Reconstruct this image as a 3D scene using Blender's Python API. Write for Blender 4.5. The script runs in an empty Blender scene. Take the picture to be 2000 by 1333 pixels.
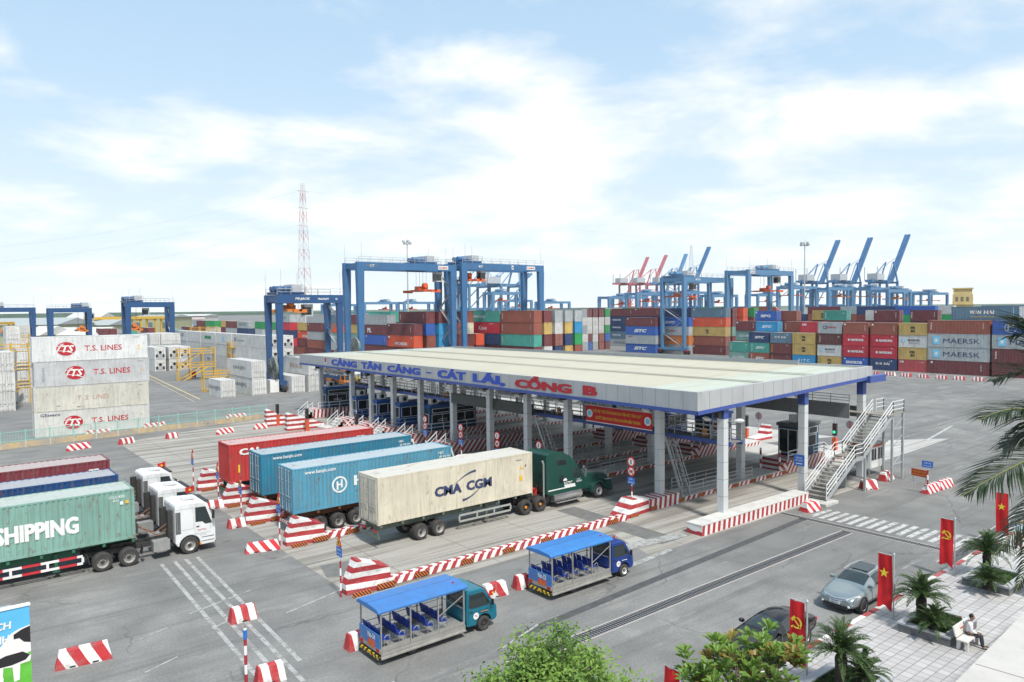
import bpy, math, random
from math import sin, cos, pi, radians, sqrt, atan2, tan, floor
from mathutils import Vector, Matrix
S = bpy.context.scene
C = S.collection
rnd = random.Random(7)

# ------------------------------------------------------------------ camera
F_PX, CAM_H = 1460.0, 14.5          # focal length in photo pixels (photo is 2000 wide), eye height in metres
YAW, PITCH, ROLL = radians(50.9), radians(2.55), radians(-.57)
_fh = Vector((cos(YAW), sin(YAW), 0)); _r = Vector((sin(YAW), -cos(YAW), 0)); _u = Vector((0, 0, 1))
FWD = _fh*cos(PITCH) - _u*sin(PITCH); _up = _u*cos(PITCH) + _fh*sin(PITCH)
RIGHT = _r*cos(ROLL) + _up*sin(ROLL); UP = _up*cos(ROLL) - _r*sin(ROLL)
EYE = Vector((0, 0, CAM_H))
cam = bpy.data.cameras.new('camera'); cam.sensor_width = 36; cam.lens = F_PX/2000*36
cam.clip_start = .3; cam.clip_end = 20000
cam_ob = bpy.data.objects.new('camera', cam); C.objects.link(cam_ob)
cam_ob.matrix_world = Matrix((( RIGHT.x, UP.x, -FWD.x, EYE.x), (RIGHT.y, UP.y, -FWD.y, EYE.y), (RIGHT.z, UP.z, -FWD.z, EYE.z), (0, 0, 0, 1)))
S.camera = cam_ob
def ray(u, v): return RIGHT*((u-1000)/F_PX) - UP*((v-666.5)/F_PX) + FWD
def G(u, v, z=0):                    # survey of the photo: the point at height z
    d = ray(u, v); return EYE + d*((z-CAM_H)/d.z)
def PX(u, v, x): d = ray(u, v); return EYE + d*(x/d.x)
def PY(u, v, y): d = ray(u, v); return EYE + d*(y/d.y)

# ------------------------------------------------------------------ light
SUN_EL, SUN_AZ = radians(56), radians(-104)      # direction towards the sun, azimuth from +X
W = bpy.data.worlds.new('World'); S.world = W; W.use_nodes = True
nt = W.node_tree; N = nt.nodes; L = nt.links; N.clear()
def nd(tree, t, **k):
    n = tree.nodes.new(t)
    for a, b in k.items():
        if a.startswith('i_'): n.inputs[int(a[2:]) if a[2:].isdigit() else a[2:]].default_value = b
        else: setattr(n, a, b)
    return n
out = nd(nt, 'ShaderNodeOutputWorld'); bg = nd(nt, 'ShaderNodeBackground'); bg.inputs[1].default_value = .1
L.new(bg.outputs[0], out.inputs[0])
sky = nd(nt, 'ShaderNodeTexSky', sky_type='NISHITA', sun_disc=False, sun_elevation=SUN_EL, sun_rotation=radians(90)-SUN_AZ, air_density=1.0, dust_density=1.2, ozone_density=2.0)
tc = nd(nt, 'ShaderNodeTexCoord')
sep = nd(nt, 'ShaderNodeSeparateXYZ'); L.new(tc.outputs['Generated'], sep.inputs[0])
def mth(tree, op, a, b=None, c=None, clamp=False):
    n = tree.nodes.new('ShaderNodeMath'); n.operation = op; n.use_clamp = clamp
    for i, x in enumerate((a, b, c)):
        if x is None: continue
        if isinstance(x, (int, float)): n.inputs[i].default_value = x
        else: tree.links.new(x, n.inputs[i])
    return n.outputs[0]
def rampn(tree, fac, stops):
    n = tree.nodes.new('ShaderNodeValToRGB'); e = n.color_ramp.elements
    while len(e) < len(stops): e.new(.5)
    for i, (p, c) in enumerate(stops):
        e[i].position = p; e[i].color = (c, c, c, 1) if isinstance(c, (int, float)) else (*c, 1)
    tree.links.new(fac, n.inputs[0]); return n.outputs[0]
def mixc(tree, fac, a, b, blend='MIX'):
    n = tree.nodes.new('ShaderNodeMix'); n.data_type = 'RGBA'; n.blend_type = blend
    for i, x in ((0, fac), (6, a), (7, b)):
        if isinstance(x, (int, float)): n.inputs[i].default_value = x
        elif isinstance(x, tuple): n.inputs[i].default_value = (*x[:3], 1)
        else: tree.links.new(x, n.inputs[i])
    return n.outputs[2]
zc = mth(nt, 'MAXIMUM', sep.outputs[2], 0.0)
den = mth(nt, 'ADD', zc, .16)
cx = mth(nt, 'DIVIDE', sep.outputs[0], den); cy = mth(nt, 'DIVIDE', sep.outputs[1], den)
cmb = nd(nt, 'ShaderNodeCombineXYZ'); L.new(cx, cmb.inputs[0]); L.new(cy, cmb.inputs[1]); cmb.inputs[2].default_value = 3.7
n1 = nd(nt, 'ShaderNodeTexNoise', i_Scale=1.35, i_Detail=8.0, i_Roughness=.57, i_Distortion=.2); L.new(cmb.outputs[0], n1.inputs['Vector'])
n2 = nd(nt, 'ShaderNodeTexNoise', i_Scale=.42, i_Detail=3.0, i_Roughness=.5); L.new(cmb.outputs[0], n2.inputs['Vector'])
# more cloud towards the right-hand side of the view and towards the horizon
side = nd(nt, 'ShaderNodeVectorMath', operation='DOT_PRODUCT'); L.new(tc.outputs['Generated'], side.inputs[0]); side.inputs[1].default_value = _r
msum = mth(nt, 'ADD', n1.outputs[0], mth(nt, 'MULTIPLY', mth(nt, 'SUBTRACT', n2.outputs[0], .5), .55))
msum = mth(nt, 'ADD', msum, mth(nt, 'MULTIPLY', side.outputs['Value'], .13))
cl = rampn(nt, msum, [(.40, 0.0), (.5, .5), (.6, 1.0)])
shade = rampn(nt, n1.outputs[0], [(.4, (7.2, 7.5, 7.7)), (.62, (9.6, 9.5, 9.3))])
lift = mixc(nt, .7, sky.outputs[0], (4.2, 6.5, 8.8))
c1 = mixc(nt, mth(nt, 'MULTIPLY', cl, .93), lift, shade)
hz = mth(nt, 'POWER', mth(nt, 'SUBTRACT', 1.0, zc, clamp=True), 4.6)
c2 = mixc(nt, mth(nt, 'MULTIPLY', hz, .9), c1, (8.8, 9.3, 9.3))
L.new(c2, bg.inputs[0])
sun = bpy.data.lights.new('sun', 'SUN'); sun.energy = 4.0; sun.angle = radians(7); sun.color = (1, .965, .91)
sun_ob = bpy.data.objects.new('sun', sun); C.objects.link(sun_ob)
sd = Vector((cos(SUN_EL)*cos(SUN_AZ), cos(SUN_EL)*sin(SUN_AZ), sin(SUN_EL)))
sun_ob.rotation_euler = sd.to_track_quat('Z', 'Y').to_euler(); sun_ob.location = sd*300
vs = S.view_settings; vs.view_transform = 'Standard'; vs.look = 'None'; vs.exposure = .33; vs.gamma = 1; vs.use_curve_mapping = False

# ------------------------------------------------------------------ materials
def srgb(h):
    h = h.lstrip('#'); v = [int(h[i:i+2], 16)/255 for i in (0, 2, 4)]
    return tuple(x/12.92 if x <= .04045 else ((x+.055)/1.055)**2.4 for x in v)
MATS = {}
def base(name):
    m = bpy.data.materials.new(name); m.use_nodes = True; t = m.node_tree
    b = t.nodes['Principled BSDF']; MATS[name] = m; return m, t, b
def objco(t): return nd(t, 'ShaderNodeTexCoord').outputs['Object']
def mp(t, v, sc=(1, 1, 1), rot=(0, 0, 0)):
    n = t.nodes.new('ShaderNodeMapping'); n.inputs['Scale'].default_value = sc; n.inputs['Rotation'].default_value = rot
    t.links.new(v, n.inputs[0]); return n.outputs[0]
def noise(t, v, scale, detail=4, rough=.55):
    n = nd(t, 'ShaderNodeTexNoise', i_Scale=scale, i_Detail=detail, i_Roughness=rough); t.links.new(v, n.inputs['Vector']); return n.outputs[0]
def bump(t, b, h, strength=.3, dist=.02):
    n = nd(t, 'ShaderNodeBump', i_Strength=strength, i_Distance=dist); t.links.new(h, n.inputs['Height']); t.links.new(n.outputs[0], b.inputs['Normal'])
def M(name, col, rough=.55, metal=0.0, var=.14, scale=2.5, dirt=0.0, spec=.4, bmp=0.0):
    if name in MATS: return MATS[name]
    m, t, b = base(name); v = objco(t)
    n = noise(t, v, scale, 5)
    f = rampn(t, n, [(.25, 1-var), (.75, 1+var*.6)])
    c = mixc(t, 1.0, tuple(col), f, 'MULTIPLY')
    if dirt:
        d = rampn(t, noise(t, mp(t, v, (1.3, 1.3, .35)), scale*.8, 8, .7), [(.5, 0.0), (.72, dirt)])
        c = mixc(t, d, c, (.09, .075, .06))
    t.links.new(c, b.inputs['Base Color']); b.inputs['Roughness'].default_value = rough; b.inputs['Metallic'].default_value = metal
    b.inputs['Specular IOR Level'].default_value = spec
    if bmp: bump(t, b, noise(t, v, scale*6, 6), bmp)
    return m
# steel painted in the object's own colour, weathered with rust and streaks
def steel_mat(name, rust, grime, rough=.55):
    m, t, b = base(name); v = objco(t)
    oi = nd(t, 'ShaderNodeObjectInfo')
    off = nd(t, 'ShaderNodeVectorMath', operation='ADD'); t.links.new(v, off.inputs[0])
    k = nd(t, 'ShaderNodeCombineXYZ'); t.links.new(mth(t, 'MULTIPLY', oi.outputs['Random'], 60.0), k.inputs[0]); t.links.new(k.outputs[0], off.inputs[1])
    vv = off.outputs[0]
    fade = rampn(t, noise(t, vv, .6, 3), [(.3, .86), (.7, 1.1)])
    c = mixc(t, 1.0, oi.outputs['Color'], fade, 'MULTIPLY')
    st = rampn(t, noise(t, mp(t, vv, (3.2, 3.2, .28)), 1.6, 7, .65), [(.47, 0.0), (.75, grime)])
    c = mixc(t, st, c, (.16, .145, .125))
    ru = rampn(t, noise(t, mp(t, vv, (1.5, 1.5, .8)), 2.3, 10, .72), [(.575, 0.0), (.67, rust)])
    c = mixc(t, ru, c, (.16, .062, .026))
    t.links.new(c, b.inputs['Base Color']); b.inputs['Roughness'].default_value = rough; b.inputs['Specular IOR Level'].default_value = .35
    return m
STEEL = steel_mat('weathered_painted_steel', .9, .6)
CLEAN = steel_mat('clean_painted_steel', .5, .42, .45)
def stripes(name, a, b_, period, vec, duty=.5, wear=.35, rough=.6):
    """two paints in diagonal bands; vec = phase per metre along local x, |y|, z"""
    m, t, b = base(name); v = objco(t)
    s = nd(t, 'ShaderNodeSeparateXYZ'); t.links.new(v, s.inputs[0])
    ph = mth(t, 'ADD', mth(t, 'ADD', mth(t, 'MULTIPLY', s.outputs[0], vec[0]), mth(t, 'MULTIPLY', mth(t, 'ABSOLUTE', s.outputs[1]), vec[1])), mth(t, 'MULTIPLY', s.outputs[2], vec[2]))
    ph = mth(t, 'ADD', ph, mth(t, 'MULTIPLY', noise(t, v, 1.5, 2), .06))
    fr = mth(t, 'FRACT', mth(t, 'DIVIDE', ph, period)); k = mth(t, 'GREATER_THAN', fr, duty)
    c = mixc(t, k, a, b_)
    n = noise(t, v, 3.2, 9, .7)
    c = mixc(t, rampn(t, n, [(.48, 0.0), (.66, wear)]), c, (.2, .185, .17))
    c = mixc(t, 1.0, c, rampn(t, noise(t, v, .9, 3), [(.3, .85), (.7, 1.05)]), 'MULTIPLY')
    t.links.new(c, b.inputs['Base Color']); b.inputs['Roughness'].default_value = rough
    return m
RED = (.36, .024, .03); WHT = (.72, .71, .69)
m_beam = stripes('red_white_chevrons', RED, WHT, .62, (1, 0, -.75))
m_beamtop = stripes('red_white_chevron_top', RED, WHT, .62, (1, .9, 0))
m_wedge = stripes('red_white_horizontal_bands', RED, WHT, .56, (0, 0, 1), wear=.5)
m_kerb = stripes('red_white_vertical_bands', RED, WHT, .55, (1, 0, -.12))
m_diag = stripes('red_white_diagonals', (.33, .03, .035), (.62, .6, .58), .62, (1, 0, -.85))
m_diag2 = stripes('red_white_reverse_diagonals', (.33, .03, .035), (.62, .6, .58), .7, (1, 0, .85))
m_block = stripes('red_white_barrier_bands', (.42, .024, .03), WHT, .86, (1, 0, .55), wear=.55)
m_block2 = stripes('red_white_upright_bands', (.42, .024, .03), WHT, .62, (1, 0, .16), wear=.55)
m_pole = stripes('red_white_pole_bands', RED, (.78, .77, .75), .76, (0, 0, 1), wear=.1)
m_yb = stripes('yellow_black_bands', (.62, .42, .01), (.015, .015, .015), .3, (0, 1, .8), wear=.1)
m_wbar = stripes('red_white_bar_bands', (.5, .02, .03), (.75, .74, .72), 1.7, (1, 0, 0), wear=.15)
m_roadkerb = stripes('red_white_road_kerb', (.36, .06, .06), (.62, .6, .57), 2.6, (1, 0, 0), wear=.5)
m_chev = stripes('orange_black_arrows', (.55, .13, .02), (.02, .015, .012), .17, (1, 0, .8), wear=.1)

# ------------------------------------------------------------------ mesh builder
SPLIT = {'trim_strip', 'sill_beam', 'trolley_rail', 'post', 'leg', 'reflector', 'equipment_box', 'signal_lantern', 'tool_box', 'air_intake', 'platform_railing', 'mud_guard', 'landing_leg', 'pier', 'window', 'louvre', 'tail_light', 'rear_bracket', 'foot', 'support', 'aerial', 'mirror', 'axle', 'running_board', 'wheel_well', 'girder', 'beam', 'cross_arm', 'red_line', 'white_edge', 'railing', 'post', 'sleeper_window', 'bolt', 'fog_lamp', 'bollard', 'stand', 'step_handrail', 'air_hose', 'round_badge', 'platform_nose', 'side_guard', 'annex'}
class MB:
    def __init__(s): s.v = []; s.f = []; s.m = []
    def add(s, vs, fs, mi=0):
        o = len(s.v); s.v += [tuple(p) for p in vs]; s.f += [tuple(i+o for i in f) for f in fs]; s.m += [mi]*len(fs); return s
    def box(s, x0, x1, y0, y1, z0, z1, mi=0):
        vs = [(x, y, z) for z in (z0, z1) for y in (y0, y1) for x in (x0, x1)]
        return s.add(vs, [(0, 2, 3, 1), (4, 5, 7, 6), (0, 1, 5, 4), (2, 6, 7, 3), (0, 4, 6, 2), (1, 3, 7, 5)], mi)
    def cbox(s, c, d, mi=0): return s.box(c[0]-d[0]/2, c[0]+d[0]/2, c[1]-d[1]/2, c[1]+d[1]/2, c[2]-d[2]/2, c[2]+d[2]/2, mi)
    def bar(s, p, q, w, h=None, mi=0, up=(0, 0, 1), w2=None, h2=None):
        p = Vector(p); q = Vector(q); h = w if h is None else h; w2 = w if w2 is None else w2; h2 = h if h2 is None else h2
        d = (q-p).normalized(); u = Vector(up)
        if abs(d.dot(u)) > .98: u = Vector((1, 0, 0))
        r = d.cross(u).normalized(); u = r.cross(d)
        vs = [c + r*(a*ww/2) + u*(b*hh/2) for c, ww, hh in ((p, w, h), (q, w2, h2)) for a, b in ((-1, -1), (1, -1), (1, 1), (-1, 1))]
        return s.add(vs, [(0, 3, 2, 1), (4, 5, 6, 7), (0, 1, 5, 4), (1, 2, 6, 5), (2, 3, 7, 6), (3, 0, 4, 7)], mi)
    def tube(s, pts, r, n=8, mi=0, r2=None, cap=True):
        pts = [Vector(p) for p in pts]; k = len(pts); rings = []
        for i, p in enumerate(pts):
            d = (pts[min(i+1, k-1)] - pts[max(i-1, 0)]).normalized()
            u = Vector((0, 0, 1)) if abs(d.z) < .95 else Vector((1, 0, 0))
            a = d.cross(u).normalized(); b = d.cross(a)
            rr = (r if r2 is None else r + (r2-r)*i/(k-1)) if not isinstance(r, (list, tuple)) else r[i]
            rings.append([p + (a*cos(2*pi*j/n) + b*sin(2*pi*j/n))*rr for j in range(n)])
        vs = [x for g in rings for x in g]
        fs = [(i*n+j, i*n+(j+1) % n, (i+1)*n+(j+1) % n, (i+1)*n+j) for i in range(k-1) for j in range(n)]
        if cap: fs += [tuple(range(n-1, -1, -1)), tuple((k-1)*n+j for j in range(n))]
        return s.add(vs, fs, mi)
    def prism(s, prof, axis, a, b, mi=0):
        """closed 2D profile swept along an axis ('x','y','z') from a to b"""
        def pt(p, t): return {'x': (t, p[0], p[1]), 'y': (p[0], t, p[1]), 'z': (p[0], p[1], t)}[axis]
        n = len(prof); vs = [pt(p, a) for p in prof] + [pt(p, b) for p in prof]
        fs = [(i, (i+1) % n, n+(i+1) % n, n+i) for i in range(n)] + [tuple(range(n-1, -1, -1)), tuple(range(n, 2*n))]
        return s.add(vs, fs, mi)
    def lathe(s, prof, c=(0, 0, 0), axis='z', n=20, mi=0, cap=True):
        """profile of (radius, height) turned about an axis"""
        k = len(prof); vs = []
        for r, h in prof:
            for j in range(n):
                a, b = r*cos(2*pi*j/n), r*sin(2*pi*j/n)
                p = {'z': (a, b, h), 'y': (a, h, b), 'x': (h, a, b)}[axis]
                vs.append((p[0]+c[0], p[1]+c[1], p[2]+c[2]))
        fs = [(i*n+j, i*n+(j+1) % n, (i+1)*n+(j+1) % n, (i+1)*n+j) for i in range(k-1) for j in range(n)]
        if cap and prof[0][0] > 1e-6: fs.append(tuple(range(n)))
        if cap and prof[-1][0] > 1e-6: fs.append(tuple((k-1)*n+j for j in range(n)))
        return s.add(vs, fs, mi)
    def pieces(s):
        n = len(s.v); par = list(range(n))
        def find(i):
            while par[i] != i: par[i] = par[par[i]]; i = par[i]
            return i
        for f in s.f:
            for i in f[1:]: par[find(i)] = find(f[0])
        isl = {}
        for i in range(n): isl.setdefault(find(i), []).append(i)
        bx = [[min(s.v[i][k] for i in q) for k in range(3)] + [max(s.v[i][k] for i in q) for k in range(3)] for q in isl.values()]; ks = list(isl); g = list(range(len(ks)))
        def fg(i):
            while g[i] != i: i = g[i]
            return i
        for i in range(len(ks)):
            for j in range(i):
                if all(bx[i][k] <= bx[j][k+3]+.03 and bx[j][k] <= bx[i][k+3]+.03 for k in range(3)): g[fg(i)] = fg(j)
        root = {k: fg(i) for i, k in enumerate(ks)}; out = {}
        for f, m in zip(s.f, s.m): out.setdefault(root[find(f[0])], []).append((f, m))
        res = []
        for fs in out.values():
            b = MB(); mp_ = {}
            for f, m in fs:
                for i in f:
                    if i not in mp_: mp_[i] = len(b.v); b.v.append(s.v[i])
                b.f.append(tuple(mp_[i] for i in f)); b.m.append(m)
            res.append(b)
        return res
    def quad(s, a, b, c, d, mi=0): return s.add([a, b, c, d], [(0, 1, 2, 3)], mi)
    def mesh(s, name, mats, smooth=False):
        me = bpy.data.meshes.new(name); me.from_pydata(s.v, [], s.f)
        for m in (mats if isinstance(mats, (list, tuple)) else [mats]): me.materials.append(m)
        me.polygons.foreach_set('material_index', s.m)
        if smooth: me.polygons.foreach_set('use_smooth', [True]*len(s.f))
        import bmesh
        bm = bmesh.new(); bm.from_mesh(me); bmesh.ops.recalc_face_normals(bm, faces=bm.faces); bm.to_mesh(me); bm.free()
        me.update(); return me
    def build(s, name, mats, parent=None, loc=None, rot=0, smooth=False, bevel=0):
        if name in SPLIT and parent:
            first = None
            for g in s.pieces():
                o = put(name, g.mesh(name, mats, smooth), parent, loc, rot, bevel); first = first or o
            return first
        return put(name, s.mesh(name, mats, smooth), parent, loc, rot, bevel)
def put(name, me, parent=None, loc=None, rot=0, bevel=0):
    o = bpy.data.objects.new(name, me); C.objects.link(o)
    if parent: o.parent = parent
    if loc is not None: o.location = loc
    if rot: o.rotation_euler = (0, 0, rot)
    if bevel:
        b = o.modifiers.new('bevel', 'BEVEL'); b.width = bevel; b.segments = 2; b.limit_method = 'ANGLE'; b.angle_limit = radians(40)
    return o
def thing(name, label, cat, loc=(0, 0, 0), rot=0, group=None):
    o = bpy.data.objects.new(name, None); C.objects.link(o); o.location = loc; o.rotation_euler = (0, 0, rot); o.empty_display_size = .3
    return tag(o, label, cat, group)
def tag(o, label, cat, group=None):
    o['label'] = label; o['category'] = cat
    if group: o['group'] = group
    return o
def kind(o, k='structure'): o['kind'] = k; return o
def kids(o): return [c for c in ALLKIDS.get(o.name, [])]
def dup(o, loc=None, rot=None, label=None, parent=None):
    c = o.copy(); C.objects.link(c)
    if parent: c.parent = parent
    if loc is not None: c.location = loc
    if rot is not None: c.rotation_euler = (0, 0, rot)
    if label: c['label'] = label
    for ch in list(o.children): dup(ch, parent=c)
    return c

# ------------------------------------------------------------------ lettering
_tx = {}
def text_mesh(s, bold=.02, shear=0.0, spacing=1.0):
    heavy = max(0, min((bold-.02)*.8, .055)); bold = min(bold*.5, .012)
    key = (s, bold, shear, spacing)
    if key not in _tx:
        cu = bpy.data.curves.new('lettering', 'FONT'); cu.body = s; cu.offset = bold; cu.shear = shear; cu.resolution_u = 2; cu.space_character = spacing
        o = bpy.data.objects.new('lettering', cu); me = bpy.data.meshes.new_from_object(o)
        bpy.data.objects.remove(o)
        xs = [v.co.x for v in me.vertices]; ys = [v.co.y for v in me.vertices]
        x0, x1, y0, y1 = min(xs), max(xs), min(ys), max(ys)
        if heavy:
            k = len(me.vertices); vs = [v.co.copy() for v in me.vertices]; fs = [tuple(p.vertices) for p in me.polygons]; V = []; F = []
            for i, (dx, dy) in enumerate(((-1, -1), (1, -1), (1, 1), (-1, 1), (0, 0))): V += [(v.x+dx*heavy, v.y+dy*heavy*.6, .0012*i) for v in vs]; F += [tuple(a+i*k for a in f) for f in fs]
            me = bpy.data.meshes.new('lettering'); me.from_pydata(V, [], F); x0 -= heavy; x1 += heavy; y0 -= heavy*.6; y1 += heavy*.6
        for v in me.vertices: v.co = ((v.co.x-x0)/(x1-x0)-.5, (v.co.y-y0)/(y1-y0)-.5, v.co.z)
        _tx[key] = me
    return _tx[key]
INK = {}
def ink(name, col): 
    if name not in INK: INK[name] = M('paint_'+name, col, .6, var=.18, scale=6)
    return INK[name]
INKS = dict(white=(.74, .74, .72), navy=(.035, .05, .12), red=(.42, .02, .03), black=(.02, .02, .022), blue=(.03, .075, .42), sky=(.18, .52, .72), yellow=(.75, .55, .04),
            faded=(.42, .27, .2), grey=(.2, .22, .25), orange=(.6, .22, .03), rust=(.2, .07, .04), green=(.03, .25, .1), gold=(.7, .42, .04))
def letter(parent, s, c, right, up, w, h, colour, bold=.02, shear=0.0, name='lettering', spacing=1.0):
    """flat lettering centred on c in the parent's space, w by h metres"""
    me = text_mesh(s, bold, shear, spacing).copy(); me.materials.clear(); me.materials.append(ink(colour, INKS[colour]))
    r = Vector(right).normalized(); u = Vector(up).normalized(); n = r.cross(u)
    for v in me.vertices: v.co = Vector(c) + r*(v.co.x*w) + u*(v.co.y*h) + n*v.co.z
    o = bpy.data.objects.new(name, me); C.objects.link(o); o.parent = parent; return o
HAZE = True
# ------------------------------------------------------------------ the setting: ground, paving, markings
def ground_mat():
    m, t, b = base('worn_asphalt'); v = objco(t)
    big = noise(t, v, .035, 4); mid = noise(t, v, .35, 6); fine = noise(t, v, 9, 6, .7)
    lane = noise(t, mp(t, v, (.035, .55, 1)), 1.0, 6, .6)
    c = mixc(t, rampn(t, big, [(.35, 0.0), (.65, 1.0)]), (.168, .167, .16), (.252, .248, .236))
    c = mixc(t, rampn(t, mid, [(.35, .6), (.62, 0.0)]), c, (.115, .116, .114))
    c = mixc(t, rampn(t, lane, [(.5, 0.0), (.68, .4)]), c, (.12, .118, .113))
    c = mixc(t, rampn(t, noise(t, mp(t, v, (.16, 1.0, 1)), .8, 9, .72), [(.58, 0.0), (.7, .6)]), c, (.38, .37, .35))
    c = mixc(t, rampn(t, noise(t, mp(t, v, (.02, .9, 1)), 1.3, 8, .68), [(.54, 0.0), (.66, .5)]), c, (.085, .083, .08))
    c = mixc(t, rampn(t, noise(t, v, .8, 9, .75), [(.62, 0.0), (.68, .5)]), c, (.1, .1, .098))
    c = mixc(t, rampn(t, noise(t, v, .22, 3), [(.57, 0.0), (.585, .4)]), c, (.165, .166, .163))
    wv = nd(t, 'ShaderNodeVectorMath', operation='ADD'); t.links.new(v, wv.inputs[0]); nz = nd(t, 'ShaderNodeTexNoise', i_Scale=.9, i_Detail=5.0); t.links.new(v, nz.inputs['Vector']); t.links.new(nz.outputs['Color'], wv.inputs[1])
    vo = nd(t, 'ShaderNodeTexVoronoi', feature='DISTANCE_TO_EDGE', i_Scale=.11); t.links.new(wv.outputs[0], vo.inputs['Vector'])
    ck = mth(t, 'MULTIPLY', rampn(t, vo.outputs['Distance'], [(.0, 1.0), (.006, .0)]), rampn(t, noise(t, v, .12, 3), [(.45, 0.0), (.6, .7)])); c = mixc(t, ck, c, (.07, .07, .068))
    vs_ = nd(t, 'ShaderNodeTexVoronoi', feature='F1', i_Scale=.55); t.links.new(wv.outputs[0], vs_.inputs['Vector'])
    c = mixc(t, mth(t, 'MULTIPLY', rampn(t, vs_.outputs['Distance'], [(.08, .55), (.2, .0)]), rampn(t, noise(t, v, .3, 2), [(.5, 0.0), (.62, 1.0)])), c, (.08, .078, .075))
    c = mixc(t, .5, c, rampn(t, fine, [(.3, .55), (.7, 1.35)]), 'MULTIPLY')
    t.links.new(c, b.inputs['Base Color']); b.inputs['Roughness'].default_value = .85; b.inputs['Specular IOR Level'].default_value = .25
    bump(t, b, fine, .35, .01); return m
def slab_mat(name, c1, c2, stain, jx, jy, stainamt=.6):
    """concrete bays with dark joints, tyre grime running along the lanes"""
    m, t, b = base(name); v = objco(t)
    s = nd(t, 'ShaderNodeSeparateXYZ'); t.links.new(v, s.inputs[0])
    w = mth(t, 'MULTIPLY', noise(t, v, .5, 3), .12)
    def joint(o, per):
        f = mth(t, 'FRACT', mth(t, 'DIVIDE', mth(t, 'ADD', o, w), per)); return mth(t, 'LESS_THAN', f, .05/per)
    j = mth(t, 'MAXIMUM', joint(s.outputs[0], jx), joint(s.outputs[1], jy))
    c = mixc(t, rampn(t, noise(t, v, .12, 5), [(.35, 0.0), (.65, 1.0)]), c1, c2)
    ln = noise(t, mp(t, v, (.05, .8, 1)), 1.0, 7, .62)
    c = mixc(t, rampn(t, ln, [(.47, 0.0), (.6, stainamt)]), c, stain)
    c = mixc(t, rampn(t, noise(t, mp(t, v, (.025, 1.1, 1)), 1.2, 8, .66), [(.55, 0.0), (.63, stainamt*.9)]), c, tuple(x*.45 for x in stain))
    c = mixc(t, rampn(t, noise(t, mp(t, v, (.3, 1, 1)), 1.6, 9, .72), [(.55, 0.0), (.75, .35)]), c, (.14, .13, .12))
    c = mixc(t, mth(t, 'MULTIPLY', j, .7), c, (.09, .085, .08))
    c = mixc(t, .4, c, rampn(t, noise(t, v, 8, 7, .7), [(.3, .6), (.7, 1.3)]), 'MULTIPLY')
    t.links.new(c, b.inputs['Base Color']); b.inputs['Roughness'].default_value = .85; b.inputs['Specular IOR Level'].default_value = .25
    return m
def tile_mat():
    m, t, b = base('paving_tiles'); v = objco(t)
    s = nd(t, 'ShaderNodeSeparateXYZ'); t.links.new(v, s.inputs[0])
    def joint(o, per, wd):
        return mth(t, 'LESS_THAN', mth(t, 'FRACT', mth(t, 'DIVIDE', o, per)), wd/per)
    j = mth(t, 'MAXIMUM', joint(s.outputs[0], .42, .035), joint(s.outputs[1], .42, .035))
    cell = nd(t, 'ShaderNodeVectorMath', operation='SNAP'); t.links.new(v, cell.inputs[0]); cell.inputs[1].default_value = (.42, .42, 5)
    wn = nd(t, 'ShaderNodeTexWhiteNoise'); t.links.new(cell.outputs[0], wn.inputs['Vector'])
    c = mixc(t, 1.0, (.42, .405, .395), rampn(t, wn.outputs['Value'], [(0, .88), (1, 1.08)]), 'MULTIPLY')
    c = mixc(t, rampn(t, noise(t, v, .5, 6, .65), [(.45, 0.0), (.75, .4)]), c, (.24, .23, .22))
    c = mixc(t, mth(t, 'MULTIPLY', j, .75), c, (.13, .12, .115))
    t.links.new(c, b.inputs['Base Color']); b.inputs['Roughness'].default_value = .7; return m
m_ground = ground_mat()
m_apron = slab_mat('stained_concrete', (.36, .345, .315), (.3, .285, .255), (.16, .142, .118), 5.2, 6.1, .7)
m_apron2 = slab_mat('pale_concrete', (.47, .455, .425), (.41, .4, .375), (.27, .26, .245), 6.0, 5.0, .4)
m_dark = M('fresh_tar', (.075, .077, .08), .8, var=.3, scale=2, dirt=.3)
def worn(name, col, hole=.5):
    """road paint rubbed through to the asphalt in places"""
    m, t, b = base(name); v = objco(t)
    k = rampn(t, noise(t, v, 2.2, 10, .75), [(hole-.06, 0.0), (hole+.06, 1.0)])
    c = mixc(t, k, col, (.19, .188, .18)); t.links.new(c, b.inputs['Base Color']); b.inputs['Roughness'].default_value = .8; return m
m_mark = worn('worn_white_paint', (.44, .44, .425), .545); m_mark2 = worn('rubbed_white_paint', (.34, .34, .33), .515); m_yel = worn('worn_yellow_paint', (.55, .44, .2), .62)
def flat(name, pts, z, m, k='structure'):
    return kind(put(name, MB().add([(p[0], p[1], z) for p in pts], [tuple(range(len(pts)))]).mesh(name, m)), k)
def rects(name, rs, z, m):
    b = MB()
    for x0, x1, y0, y1 in rs: b.quad((x0, y0, z), (x1, y0, z), (x1, y1, z), (x0, y1, z))
    return kind(b.build(name, m))
def strips(name, segs, z, m):
    b = MB()
    for p, q, w in segs:
        p = Vector((p[0], p[1], z)); q = Vector((q[0], q[1], z)); n = Vector((0, 0, 1)).cross((q-p).normalized())*w/2
        b.quad(p-n, q-n, q+n, p+n)
    return kind(b.build(name, m))
flat('ground', [(-1500, -1500), (2500, -1500), (2500, 2500), (-1500, 2500)], 0, m_ground)
m_land = M('hazy_green_land', (.1, .14, .09), .9, var=.4, scale=.004)
flat('distant_land', [(-14000, -14000), (14000, -14000), (14000, 14000), (-14000, 14000)], -1.5, m_land)
hb = MB(); r2 = random.Random(3)
pts = [(a, 2600) for a in range(-1600, 2700, 40)]
prof = [(x, 2+2.5*sin(x*.004)+2*r2.random()) for x, _ in pts]
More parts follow.
